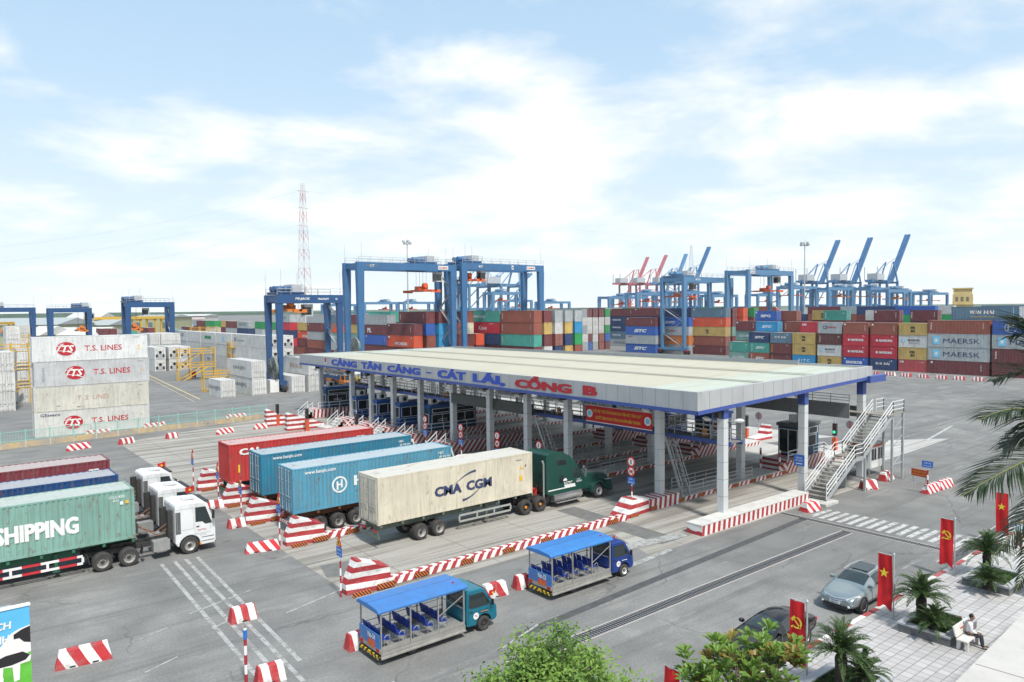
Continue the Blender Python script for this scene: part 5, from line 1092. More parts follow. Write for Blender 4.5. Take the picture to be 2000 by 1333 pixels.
    for s in (-1, 1):
        wheel(o, -1.5, s*1.05, .52, .32, s, m_rimg)
        for xx in (-4.8, -6.15): wheel(o, xx, s*.98, .52, .5, s, m_rimg)
        b = MB()
        for xx in (-4.15, -6.8): b.bar((xx, s*1.0, .55), (xx+(.1 if xx > -5 else -.1), s*1.0, 1.05), .5, .03)
        b.build('mud_guard', m_frame, o)
    b = MB(); b.tube([(-2.4, -.2, 1.6), (-3.0, -.25, 1.2), (-3.7, -.1, 1.6), (-4.0, 0, 1.9)], .03, 6); b.tube([(-2.4, .2, 1.7), (-3.1, .2, 1.3), (-4.0, .2, 1.8)], .03, 6); b.build('air_hose', M('hose_rust', (.2, .08, .04)), o)
    if flag: flaglet(o, -.1, -1.45 if flag < 0 else 1.4, 2.9 if flag < 0 else 3.1, .55)
    return o
def trailer(x0, L_, y, label, colour, axles, guard=None, bumper=True, kind_='skeletal', group='container trailers'):
    """skeletal trailer, tail at x0, heading +x"""
    o = thing('container_trailer', label, 'trailer', (x0, y, 0), 0, group)
    m = M('trailer_'+label.split()[0]+'_paint', colour, .6, var=.2, dirt=.45)
    b = MB()
    for s in (-1, 1):
        b.box(.05, L_-2.9, s*.5-.07, s*.5+.07, 1.0, 1.46); b.box(L_-2.9, L_, s*.5-.07, s*.5+.07, 1.26, 1.46)
    for i in range(9): xx = .1+(L_-.3)*i/8; b.box(xx, xx+.14, -1.18, 1.18, 1.3, 1.47)
    b.build('frame', m, o)
    b = MB()
    for a in axles:
        b.tube([(a, -1.0, .5), (a, 1.0, .5)], .09, 8); b.box(a-.5, a+.5, -.62, -.5, .62, .74); b.box(a-.5, a+.5, .5, .62, .62, .74); b.box(a-.08, a+.08, -.6, .6, .7, 1.0)
    b.build('axle', m_frame, o)
    for a in axles:
        for s in (-1, 1): wheel(o, a, s*.95, .51, .52, s)
    b = MB()
    for s in (-1, 1): b.box(L_-4.0, L_-3.85, s*.75-.08, s*.75+.08, .35, 1.3); b.box(L_-4.1, L_-3.75, s*.75-.15, s*.75+.15, .3, .36)
    b.build('landing_leg', m, o)
    if bumper:
        b = MB(); b.box(-.02, .06, -1.15, 1.15, .62, .8); q = b.build('rear_bar', stripes_bar if bumper == 'striped' else m, o)
        b = MB(); b.box(-.0, .05, -1.0, -.9, .8, 1.05); b.box(0, .05, .9, 1.0, .8, 1.05)
        b.build('rear_bracket', m, o); b = MB()
        for s in (-1, 1): b.box(-.035, -.0, s*.75-.2, s*.75+.2, .98, 1.12)
        b.build('tail_light', m_tail, o)
    if guard:
        g0, g1, gm = guard; b = MB()
        for s in (-1, 1):
            yy = s*1.16
            for z in (.55, .95): b.box(g0, g1, yy-.03, yy+.03, z, z+.12)
            for k in range(4): xx = g0+(g1-g0)*k/3; b.box(xx-.06, xx+.06, yy-.031, yy+.031, .671, .949)
        q = b.build('side_guard', gm, o)
    return o
stripes_bar = stripes('red_white_tail_bands', RED, WHT, .3, (0, 1, .6))
TG = 'containers loaded on trailers'
# --- right-hand queue at the gate
def box_lorry(x, y, label, cab='white'): return cabover(x, y, label)
trailer(21.7, 12.3, 40.75, 'grey-green two-axle trailer under the cream container', (.12, .15, .12), (3.0, 4.35), (5.9, 10.2, M('guard_grey', (.33, .34, .31), .5, dirt=.3)))
c = container('reef40', 'crm', (21.65+6.095, 40.75, 1.48), 0, 'cream reefer with dark curved-swoosh lettering on the trailer behind the green lorry', TG, [('CMA', .4175, .47, 2.1, .64, 'navy', .07), ('CGM', .62, .48, 2.1, .64, 'navy', .07), ('*swoosh', .55, .48, 4.2, 1.9), ('*tri', .915, .68, .25, .25, 'gold'), ('*patch', .95, .7, .1, .14, 'rust'), ('*patch', .915, .42, .26, .36, 'gold'), ('*patch', .9, .86, .5, .05, 'grey')], door=-1, colour=(.56, .515, .405))
trailer(18.8, 12.3, 46.5, 'orange-brown three-axle trailer under the nearer blue container', (.2, .07, .03), (1.8, 3.1, 4.4), None, 'striped')
HJ = [('www.hanjin.com', .155, .87, 2.15, .3, 'white', .03), ('*h', .265, .5, 1.1, 1.1, 'white'), ('HANJIN', .58, .5, 5.6, .9, 'white', .06), ('HJC', .925, .86, .45, .22, 'white', .03), ('J8 50 81', .95, .76, .95, .2, 'white', .03), ('42G1', .925, .68, .45, .16, 'white', .03)]
container('dry40x', 'sky', (18.75+6.095, 46.5, 1.48), 0, 'light blue container with white ring emblem, second box trailer from the front', TG, HJ, door=-1, colour=(.085, .29, .41))
trailer(19.1, 12.3, 52.6, 'orange-brown trailer under the farther blue container', (.2, .07, .03), (1.8, 3.1, 4.4), None, 'striped')
container('dry40x', 'sky', (19.05+6.095, 52.6, 1.48), 0, 'darker blue container with white web address, between the red and light blue boxes', TG, HJ, door=-1, colour=(.02, .17, .27))
trailer(18.65, 12.3, 58.0, 'green trailer under the bright red container', (.03, .14, .08), (1.9, 3.2), None, True)
container('dry40x', 'red', (18.6+6.095, 58.0, 1.48), 0, 'bright red container with three white letters, farthest of the gate queue', TG, [('CAI', .125, .78, 1.5, .5, 'white', .07), ('--', .9, .8, .8, .12, 'white'), ('*patch', .06, .35, .12, .6, 'yellow')], colour=(.46, .035, .032))
cabover(35.1, 46.5, 'white lorry hidden behind the cream reefer, drawing the light blue box'); cabover(35.6, 52.6, 'white lorry between columns drawing the darker blue box'); cabover(35.2, 58.0, 'white lorry drawing the bright red box into the gate')
# --- left-hand queue
m_gb = m_wbar
trailer(-2.4, 12.3, 47.85, 'green trailer with striped side guard under the pale green container', (.02, .1, .05), (1.5, 2.8, 4.1), (4.6, 9.6, m_gb))
container('dry40x', 'gte', (-2.3+6.095, 47.85, 1.5), 0, 'rust-streaked pale green container with big white word on the nearest left trailer', TG, [('CHINA', .27, .46, 2.4, .95, 'white', .07), ('SHIPPING', .61, .46, 3.85, .95, 'white', .07), ('CCLU 4200', .926, .87, .85, .15, 'white', .02), ('45G1', .92, .8, .3, .12, 'white', .02), ('*patch', .945, .74, .16, .18, 'white'), ('*patch', .968, .75, .17, .18, 'gold'), ('*patch', .2, .1, .3, .5, 'rust')], colour=(.2, .365, .31))
trailer(-2.4, 12.3, 52.4, 'dark trailer under the navy container', (.04, .05, .06), (1.5, 2.8, 4.1)); container('dry40x', 'nav', (-2.2+6.095, 52.4, 1.5), 0, 'navy container between the pale green and maroon boxes at the left edge', TG, [('--', .92, .8, .6, .1, 'white')], colour=(.012, .055, .17))
trailer(-1.9, 12.3, 58.1, 'brown trailer under the maroon container at the left edge', (.1, .05, .04), (1.5, 2.8, 4.1)); container('dry40x', 'mar', (-1.6+6.095, 58.1, 1.5), 0, 'maroon container farthest of the three at the left edge', TG, [('--', .92, .8, .6, .1, 'white')], colour=(.2, .035, .05))
cabover(14.28, 47.6, 'white cab-over lorry nearest the camera, drawing the pale green container'); cabover(14.5, 52.3, 'middle white cab-over lorry with a red star flag on its mirror', -1); cabover(14.9, 57.9, 'farthest white cab-over lorry of three, drawing the maroon container', 1)
# --- dark green bonneted lorry
m_dg = M('dark_green_paint', (.009, .058, .043), .3, var=.12, dirt=.12, spec=.5)
o = thing('tractor_lorry', 'dark green bonneted sleeper lorry entering the gate with the cream reefer', 'lorry', (42.0, 40.75, 0))
b = MB(); b.prism([(-6.75, 1.05), (-6.75, 3.98), (-6.3, 4.06), (-5.2, 3.95), (-4.4, 3.62), (-3.75, 3.0), (-3.5, 2.6), (-3.1, 2.1), (-3.1, .95), (-4.2, .8), (-6.0, .8)], 'y', -1.15, 1.15); b.build('cab', m_dg, o, bevel=.1)
b = MB(); b.prism([(-3.2, .8), (-3.2, 2.12), (-2.2, 2.0), (-.55, 1.72), (-.1, 1.45), (0, .75), (-.5, .7)], 'y', -.82, .82); b.build('bonnet', m_dg, o, bevel=.09)
for s in (-1, 1):
    fen = [(-1.45+.78*cos(a), .55+.78*sin(a)) for a in [pi*.0+i*pi/10 for i in range(11)]]; inn_ = [(-1.45+.6*cos(a), .55+.6*sin(a)) for a in [i*pi/10 for i in range(11)]]
    b = MB(); b.prism(fen + inn_[::-1], 'y', s*.8 if s > 0 else -1.2, 1.2 if s > 0 else s*.8); b.box(-.72, -.08, min(s*.8, s*1.18), max(s*.8, s*1.18), .55, 1.25); b.build('fender', m_dg, o, bevel=.03)
    b = MB(); b.box(-.5, -.06, min(s*.82, s*1.12), max(s*.82, s*1.12), .95, 1.2); b.build('headlight', m_head, o, (.02, 0, .06))
    yy = s*1.152
    b = MB(); poly_plate(b, [(-3.25, 2.1), (-3.62, 2.62), (-4.12, 2.66), (-4.15, 1.98), (-3.5, 1.9)], yy-.006, .012); b.build('door_window', m_glass2, o)
    b = MB(); poly_plate(b, [(-5.7, 3.05), (-5.75, 3.4), (-5.6, 3.52), (-4.95, 3.4), (-4.8, 3.1), (-4.95, 3.0)], yy-.006, .012); poly_plate(b, [(-5.55, 1.72), (-5.55, 2.25), (-5.1, 2.28), (-5.1, 1.75)], yy-.006, .012); b.build('sleeper_window', m_glass2, o)
    b = MB(); b.box(-6.6, -3.9, yy-.008, yy+.008, 1.28, 1.36); b.box(-5.0, -3.95, yy-.009, yy+.009, 1.36, 1.52); b.build('white_stripe', m_wht, o)
    b = MB(); b.tube([(-6.95, s*1.05, .9), (-6.95, s*1.05, 3.3), (-7.05, s*1.05, 3.55)], .075, 10); b.build('exhaust_stack', m_chrome, o)
    b = MB(); b.tube([(-6.1, s*.95, .72), (-3.3, s*.95, .72)], .33, 18); b.build('fuel_tank', m_chrome, o)
    b = MB(); b.box(-5.9, -3.4, min(s*1.1, s*1.32), max(s*1.1, s*1.32), .34, .4); b.build('side_step', m_chrome, o)
    b = MB(); b.bar((-3.3, s*1.15, 2.5), (-3.2, s*1.45, 2.55), .03); b.box(-3.25, -3.17, s*1.45-.1, s*1.45+.1, 1.95, 2.6); b.build('mirror', m_chrome, o)
    b = MB(); b.bar((-.9, s*.85, 1.6), (-.85, s*1.1, 1.95), .025); b.lathe([(0, 0), (.1, .02), (.1, .08), (0, .1)], (-.85, s*1.12, 1.95), 'x', 12); b.build('hood_mirror', m_chrome, o)
b = MB(); b.add([(-3.12, -1.0, 2.14), (-3.12, 1.0, 2.14), (-3.66, .95, 2.92), (-3.66, -.95, 2.92)], [(0, 1, 2, 3)]); b.build('windscreen', m_glass2, o, (.05, 0, .04))
b = MB(); b.box(-.05, .03, -.55, .55, .8, 1.5); b.box(-.35, .08, -1.15, 1.15, .38, .7); b.build('grille', m_frame, o, bevel=.02)
for tx, cx_, cz_, w_, h_ in (('SGTC', -4.65, 1.62, .85, .26), ('TRANSPORT', -3.55, 1.62, .6, .12), ('C.TY', -3.6, 1.76, .35, .1)): letter(o, tx, (cx_, -1.168, cz_), (1, 0, 0), (0, 0, 1), w_, h_, 'white', .03)
b = MB(); b.add([(-4.95+.2*cos(a), -1.166, 1.83+.2*sin(a)) for a in [i*pi/8 for i in range(9)]], [tuple(range(9))]); b.build('round_badge', m_wht, o)
b = MB()
for s in (-1, 1): b.box(-9.3, -.9, s*.42-.05, s*.42+.05, .72, 1.0)
for xx in (-9.2, -8.2, -7.2): b.box(xx-.06, xx+.06, -.42, .42, .75, .95)
b.box(-8.7, -7.4, -.45, .45, 1.05, 1.2); b.tube([(-1.45, -.95, .52), (-1.45, .95, .52)], .09, 8)
for xx in (-7.35, -8.7): b.tube([(xx, -.9, .52), (xx, .9, .52)], .12, 8)
b.build('chassis', m_frame, o); b = MB(); b.box(-7.15, -6.85, -.2, .25, .95, 1.4); b.build('coupling_box', m_redp, o)
b = MB()
for k, c_ in enumerate(((-.5), (.1), (.5))): b.tube([(-6.78, c_, 2.6), (-7.0, c_+.1, 1.7), (-7.3, c_, 1.5)], .025, 6)
b.build('air_hose', m_blk, o)
for s in (-1, 1):
    wheel(o, -1.45, s*1.03, .53, .32, s, m_rimw)
    for xx in (-7.35, -8.7): wheel(o, xx, s*.98, .53, .5, s, m_frame, m_amber)
    b = MB(); b.bar((-6.72, s*1.0, .5), (-6.6, s*1.0, 1.05), .5, .03); b.build('mud_guard', m_frame, o)
# --- open blue shuttle buses
m_bb = M('shuttle_blue', (.04, .16, .42), .42, var=.14, dirt=.3, spec=.5); m_seat = M('seat_blue', (.012, .035, .24), .4, var=.08); m_ss = M('brushed_steel', (.42, .41, .38), .4, .5, var=.12, dirt=.2)
def shuttle(x, y, number, cabcol, label, roofm, rim, flag):
    """open bus heading +x, tail at x, centre line y"""
    o = thing('shuttle_bus', label, 'bus', (x, y, 0), 0, 'open blue shuttle buses'); W_ = 1.72/2; Lb = 4.2
    b = MB(); b.box(0, Lb, -W_, W_, .5, .58); b.box(.02, Lb, -W_-.03, -W_, .36, .56); b.box(.02, Lb, W_, W_+.03, .36, .56); b.box(.05, 2.0, -W_-.045, -W_-.03, .42, .5); b.build('floor', m_ss, o)
    b = MB(); b.box(.0, Lb, -W_-.1, -W_-.03, .3, .36); b.box(.0, Lb, W_+.03, W_+.1, .3, .36); b.build('running_board', m_ss, o)
    b = MB(); b.prism([(-W_-.1, 2.18), (-W_-.1, 2.28), (-W_+.05, 2.36), (0, 2.42), (W_-.05, 2.36), (W_+.1, 2.28), (W_+.1, 2.18)], 'x', -.12, Lb+.12); rf_ = b.build('roof', roofm, o, bevel=.03)
    b = MB()
    for yy in (-.45, 0, .45): b.box(-.1, Lb+.1, yy-.012, yy+.012, 2.405-abs(yy)*.1, 2.42-abs(yy)*.1)
    b.build('roof_seam', M('seam_blue', (.01, .05, .2)), rf_); b = MB(); b.lathe([(0, 0), (.05, 0), (.05, .05), (0, .07)], (Lb-.3, -.4, 2.38), n=10); b.build('roof_lamp', m_tail, rf_)
    b = MB()
    for xx in (.04, 1.43, 2.8, 4.14):
        for s in (-1, 1): b.box(xx-.025, xx+.025, s*W_-.03, s*W_+.03, .58, 2.2)
    b.build('post', m_ss, o)
    b = MB()
    for i in range(3): b.box(.08+1.38*i, 1.38+1.38*i, -W_-.02, -W_+.0, .58, .8 if i < 1 else .74); b.box(.08+1.38*i, 1.38+1.38*i, W_, W_+.02, .58, .8)
    for i in range(9): b.box(.15+.14*i, .19+.14*i, -W_-.026, -W_-.02, .6, .72)
    b.build('side_panel', m_ss, o)
    b = MB(); b.box(-.04, .0, -W_, W_, .72, 1.28); b.build('rear_panel', m_bb, o); b = MB(); b.box(-.03, .02, -W_, W_, .52, .72); b.build('rear_sill', m_ss, o)
    letter(o, 'No-'+number, (-.046, -.2, 1.1), (0, -1, 0), (0, 0, 1), .62, .24, 'white', .04)
    b = MB(); b.box(-.05, -.041, -.48, .1, .66, .92); pl = b.build('red_plate', M('plate_red', (.6, .06, .02), .45), o)
    for z in (.85, .78, .71): letter(pl, 'CẤM ĐỖ XE' if z > .8 else 'GIỮ KHOẢNG CÁCH' if z > .75 else 'AN TOÀN', (-.055, -.19, z), (0, -1, 0), (0, 0, 1), .44, .045, 'yellow', .0)
    b = MB(); b.box(-.03, .03, -.95, .95, .3, .4) if False else b.box(-.06, .0, -W_, W_, .26, .4); b.build('bumper', m_yb, o)
    for s in (-1, 1): b = MB(); b.box(-.05, -.031, s*.68-.12, s*.68+.12, .55, .68); b.build('tail_light', m_tail, o)
    seat = MB(); fr = MB(); k = 0
    for xx in (.35, 1.05, 1.75, 2.45, 3.15):
        row = thing_part('seat_row', o, (xx, 0, .58)); sb = MB(); fb_ = MB()
        for yy in (-.62, -.21, .21, .62):
            sb.prism([(-.2, .42), (.18, .36), (.2, .4), (-.14, .47), (-.26, .88), (-.31, .87)], 'y', yy-.165, yy+.165)
        for yy in (-.8, -.02, .8):
            fb_.tube([(-.15, yy, 0), (-.12, yy, .4)], .016, 6); fb_.tube([(.15, yy, 0), (.12, yy, .36)], .016, 6)
        for yy in (-.83, .83): fb_.tube([(.12, yy, .3), (.1, yy, .58), (-.02, yy, .64), (-.14, yy, .56), (-.16, yy, .42)], .018, 6)
        sb.build('seat', m_seat, row, bevel=.02); fb_.build('seat_frame', m_chrome, row)
    r = MB()
    for z in (.95, 1.25): r.box(.05, Lb, W_-.015, W_+.015, z, z+.03)
    r.bar((2.83, -W_, 1.3), (4.1, -W_, 1.9), .03); r.box(Lb-.06, Lb-.02, -W_, W_, 1.25, 1.28); r.build('grab_rail', m_ss, o)
    # cab
    cm = cabcol; f = Lb+.12
    arch = [(f+.95+.42*cos(a), .34+.42*sin(a)) for a in [i*pi/8 for i in range(9)]]
    b = MB(); b.prism([(f, .38), (f, 1.92), (f+.12, 2.0), (f+.8, 1.98), (f+1.02, 1.88), (f+1.45, 1.22), (f+1.66, 1.0), (f+1.7, .5), (f+1.6, .36)] + arch, 'y', -W_+.02, W_-.02); b.build('cab', cm, o, bevel=.05)
    for s in (-1, 1):
        yy = s*(W_-.018); b = MB(); poly_plate(b, [(f+.12, 1.22), (f+.14, 1.8), (f+.9, 1.78), (f+1.3, 1.2), (f+1.15, 1.14), (f+.3, 1.16)], yy-.005, .01); b.build('door_window', m_glass2, o)
        b = MB(); b.bar((f+.08, yy, .45), (f+.08, yy, 1.85), .012); b.bar((f+.9, yy, .8), (f+1.35, yy, 1.15), .012); b.bar((f+.1, yy, .95), (f+1.6, yy, .95), .01); b.box(f+.15, f+.3, yy-.02, yy+.02, 1.0, 1.03); b.build('door_seam', m_blk, o)
        b = MB(); b.lathe([(0, -.004), (.15, -.004), (.15, .004), (0, .004)], (f+.5, s*(W_-.012), .78), 'y', 20); bd = b.build('round_badge', m_wht, o); letter(bd, 'TC', (f+.5, s*(W_-.012)-.008, .79), (1, 0, 0), (0, 0, 1), .16, .1, 'red', .03)
        b = MB(); b.bar((f+1.2, s*W_*.95, 1.25), (f+1.3, s*(W_+.18), 1.35), .02); b.box(f+1.26, f+1.32, s*(W_+.18)-.06, s*(W_+.18)+.06, 1.15, 1.42); b.build('mirror', m_blk, o)
        b = MB(); b.box(f+1.6, f+1.71, s*.6-.14, s*.6+.14, .68, .88); b.build('headlight', m_head, o)
        wheel(o, f+.95, s*(W_-.1), .33, .2, s, rim); wheel(o, 1.6, s*(W_-.22), .31, .3, s, m_rimg)
    b = MB(); b.add([(f+1.44, -.72, 1.24), (f+1.44, .72, 1.24), (f+1.03, .66, 1.86), (f+1.03, -.66, 1.86)], [(0, 1, 2, 3)]); b.build('windscreen', m_glass2, o, (.03, 0, .02))
    b = MB(); b.box(f-.006, f-.002, -.65, .65, 1.25, 1.8); b.build('rear_window', m_glass2, o); b = MB(); b.box(.3, f+1.2, -.35, .35, .3, .48); b.build('chassis', m_frame, o)
    b = MB(); b.bar((f+.75, -W_+.016, .92), (f+1.15, -W_+.016, .9), .08, .01); b.build('side_decal', m_wht if number == '32' else M('decal_orange', (.5, .2, .08)), o)
    flaglet(o, f+1.55, -W_-.1 if number != '32' else W_*.4, 1.75, .36); return o
def thing_part(name, parent, loc):
    o = bpy.data.objects.new(name, None); C.objects.link(o); o.parent = parent; o.location = loc; o.empty_display_size = .1; return o
m_cabt = M('cab_teal', (.008, .13, .19), .28, var=.06, dirt=.06, spec=.5); m_cabb = M('cab_navy', (.012, .04, .2), .28, var=.06, dirt=.06, spec=.5)
shuttle(14.5, 27.35, '34', m_cabt, 'open blue shuttle bus with teal cab, nearer of the two', m_bb, m_frame, 1)
shuttle(24.3, 27.85, '32', m_cabb, 'open blue shuttle bus with navy cab, farther of the two', M('shuttle_roof_blue', (.03, .17, .45), .42, var=.14, dirt=.3, spec=.5), m_rimw, 1)
# --- parked cars
def car(x, y, label, paint, st, Lc, wheels, r, details):
    """car heading -x, nose at x; st = loft stations from the nose back"""
    o = thing('parked_car', label, 'car', (x, y, 0), pi, 'cars parked along the kerb')
    V = []; Fc = []; Mi = []; n = 6
    for (sx, zl, wl, zm, wm, zb_, wb, zt_, wt, cr) in st:
        half = [(0, zl), (wl, zl), (wm, zm), (wb, zb_), (wt, zt_), (0, zt_+cr)]
        ring = half + [(-p[0], p[1]) for p in half[-2:0:-1]]
        V += [(sx, p[0], p[1]) for p in ring]
    k = 10
    for i in range(len(st)-1):
        for j in range(k):
            Fc.append((i*k+j, i*k+(j+1) % k, (i+1)*k+(j+1) % k, (i+1)*k+j))
            mi = 0
            hi = st[i][7]-st[i][5] > .25; hi2 = st[i+1][7]-st[i+1][5] > .25
            if j in (3, 6) and hi and hi2: mi = 1
            if j in (4, 5) and (hi != hi2): mi = 2
            Mi.append(mi)
    Fc.append(tuple(range(k-1, -1, -1))); Mi.append(0); Fc.append(tuple((len(st)-1)*k+j for j in range(k))); Mi.append(0)
    me = bpy.data.meshes.new('tmp'); me.from_pydata(V, [], Fc)
    for _ in range(3): me.materials.append(paint)
    me.polygons.foreach_set('material_index', Mi); me.update()
    tmp = bpy.data.objects.new('tmp', me); C.objects.link(tmp); md = tmp.modifiers.new('s', 'SUBSURF'); md.levels = 3; md.render_levels = 3
    dg = bpy.context.evaluated_depsgraph_get(); ev = bpy.data.meshes.new_from_object(tmp.evaluated_get(dg)); bpy.data.objects.remove(tmp)
    vs = [v.co.copy() for v in ev.vertices]; groups = {0: [], 1: [], 2: [], 3: []}
    for p in ev.polygons:
        g = p.material_index; groups[g].append(tuple(p.vertices))
    for g, nm, mt in ((0, 'body', paint), (1, 'side_window', m_glass2), (2, 'windscreen', m_glass2)):
        used = sorted({i for f in groups[g] for i in f}); mpv = {a: b for b, a in enumerate(used)}
        mb = MB(); mb.add([vs[i] for i in used], [tuple(mpv[i] for i in f) for f in groups[g]]); mb.build(nm, mt, o, smooth=True)
    for wx in wheels:
        for s in (-1, 1):
            wheel(o, wx, s*(details['w']-.1), r, .22, s, m_rimw)
            b = MB(); b.lathe([(0, -.0), (r+.07, 0), (r+.07, s*.2), (0, s*.2)], (wx, s*(details['w']-.215), r+.02), 'y', 24); b.build('wheel_arch', m_blk, o)
    return o, details
vz = [(0, .42, .5, .5, .62, .6, .58, .68, .48, .02), (-.06, .3, .74, .48, .82, .68, .78, .78, .62, .03), (-.45, .22, .86, .55, .93, .84, .88, .92, .74, .05), (-1.2, .22, .9, .6, .95, .97, .92, 1.02, .8, .05), (-1.3, .22, .9, .6, .95, .98, .92, 1.06, .79, .05), (-2.15, .22, .91, .62, .955, 1.02, .92, 1.5, .67, .06), (-3.0, .22, .91, .62, .955, 1.04, .92, 1.56, .65, .06), (-3.85, .24, .9, .65, .95, 1.08, .91, 1.51, .62, .05), (-4.5, .3, .86, .68, .93, 1.12, .88, 1.16, .74, .04), (-4.74, .38, .78, .7, .86, 1.0, .82, 1.03, .62, .03), (-4.8, .45, .6, .7, .72, .9, .68, .95, .5, .02)]
vp = M('silver_teal_metallic', (.27, .32, .33), .2, .55, var=.04, scale=1, spec=.6)
o, _ = car(33.55, 17.35, 'silver-teal estate car parked at the kerb, nose towards the black saloon', vp, vz, 4.8, (-.92, -3.72), .35, dict(w=.955))
for s in (-1, 1):
    b = MB(); b.add([(-.1, s*.52, .66), (-.05, s*.5, .78), (-.62, s*.86, .93), (-.7, s*.9, .82)], [(0, 1, 2, 3)]); hl = b.build('headlight', m_head, o, (.05, s*.03, .0))
    b = MB(); b.lathe([(0, 0), (.07, .0), (.05, .05), (0, .06)], (-.06, s*.62, .42), 'x', 12); b.build('fog_lamp', m_head, o)
    b = MB(); b.prism([(-1.5, 1.05), (-1.45, 1.2), (-1.62, 1.22), (-1.68, 1.08)], 'y', s*.84, s*1.06); b.build('mirror', vp, o, bevel=.03)
    b = MB(); b.tube([(-2.0, s*.58, 1.5), (-2.6, s*.58, 1.58), (-3.4, s*.56, 1.57), (-3.9, s*.52, 1.5)], .025, 6); b.build('roof_rail', m_chrome, o)
    b = MB(); b.bar((-1.75, s*.945, .35), (-1.7, s*.935, .95), .012); b.bar((-2.75, s*.95, .35), (-2.75, s*.935, .98), .012); b.box(-2.6, -2.4, s*.95-.015, s*.95+.015, .82, .86); b.build('door_seam', m_blk, o)
b = MB()
for z in (.57, .66, .75): b.tube([(-.2, -.6, z+.02), (-.03, -.25, z), (.01, 0, z-.02), (-.03, .25, z), (-.2, .6, z+.02)], .03, 6)
b.build('grille', m_chrome, o, (.03, 0, 0)); b = MB(); b.box(-.1, .0, -.6, .6, .28, .42); b.build('lower_intake', m_blk, o, (.01, 0, .0))
b = MB(); b.box(.02, .04, -.24, .24, .47, .58); pl = b.build('number_plate', m_wht, o); letter(pl, '56N-2935', (.046, 0, .525), (0, 1, 0), (0, 0, 1), .38, .07, 'black', .02)
b = MB(); b.add([(-2.25, -.45, 1.575), (-2.25, .45, 1.575), (-3.3, .42, 1.635), (-3.3, -.42, 1.635)], [(0, 1, 2, 3)]); b.build('glass_roof', m_glass2, o, (0, 0, -.012))
bp = M('black_car_paint', (.012, .012, .014), .12, .2, var=.02, spec=.8)
bs = [(0, .42, .5, .5, .62, .58, .58, .64, .48, .02), (-.06, .28, .74, .46, .82, .64, .78, .73, .62, .03), (-.5, .2, .84, .52, .9, .78, .86, .85, .72, .05), (-1.3, .2, .88, .56, .92, .9, .88, .94, .78, .05), (-1.4, .2, .88, .56, .92, .91, .88, .97, .77, .05), (-2.25, .2, .88, .58, .92, .94, .88, 1.36, .62, .06), (-2.9, .2, .88, .58, .92, .96, .88, 1.42, .61, .06), (-3.5, .22, .88, .6, .92, .98, .88, 1.36, .6, .05), (-4.2, .26, .85, .62, .9, 1.0, .86, 1.03, .74, .04), (-4.75, .34, .78, .64, .84, .93, .8, .96, .66, .03), (-4.82, .42, .6, .65, .72, .85, .7, .9, .55, .02)]
o, _ = car(25.7, 17.35, 'black saloon parked at the kerb behind the big-leaved bush', bp, bs, 4.82, (-.95, -3.7), .33, dict(w=.925))
for s in (-1, 1):
    b = MB(); b.prism([(-1.6, .98), (-1.55, 1.12), (-1.72, 1.14), (-1.78, 1.0)], 'y', s*.82, s*1.02); b.build('mirror', bp, o, bevel=.03); b = MB(); b.box(-4.8, -4.6, s*.66-.12, s*.66+.12, .74, .88); b.build('tail_light', m_tail, o)
    b = MB(); b.add([(-.1, s*.5, .6), (-.05, s*.48, .7), (-.55, s*.84, .84), (-.62, s*.87, .74)], [(0, 1, 2, 3)]); b.build('headlight', m_head, o, (.05, s*.03, 0)); b = MB(); b.bar((-1.85, s*.92, .35), (-1.8, s*.9, .9), .012); b.bar((-2.8, s*.925, .35), (-2.8, s*.9, .93), .012); b.box(-1.3, -3.4, s*.925-.01, s*.925+.01, .3, .34); b.build('door_seam', m_chrome, o)
b = MB()
for z in (.5, .57): b.tube([(-.15, -.45, z), (0, 0, z), (-.15, .45, z)], .015, 6)
b.build('grille', m_chrome, o, (.03, 0, 0))
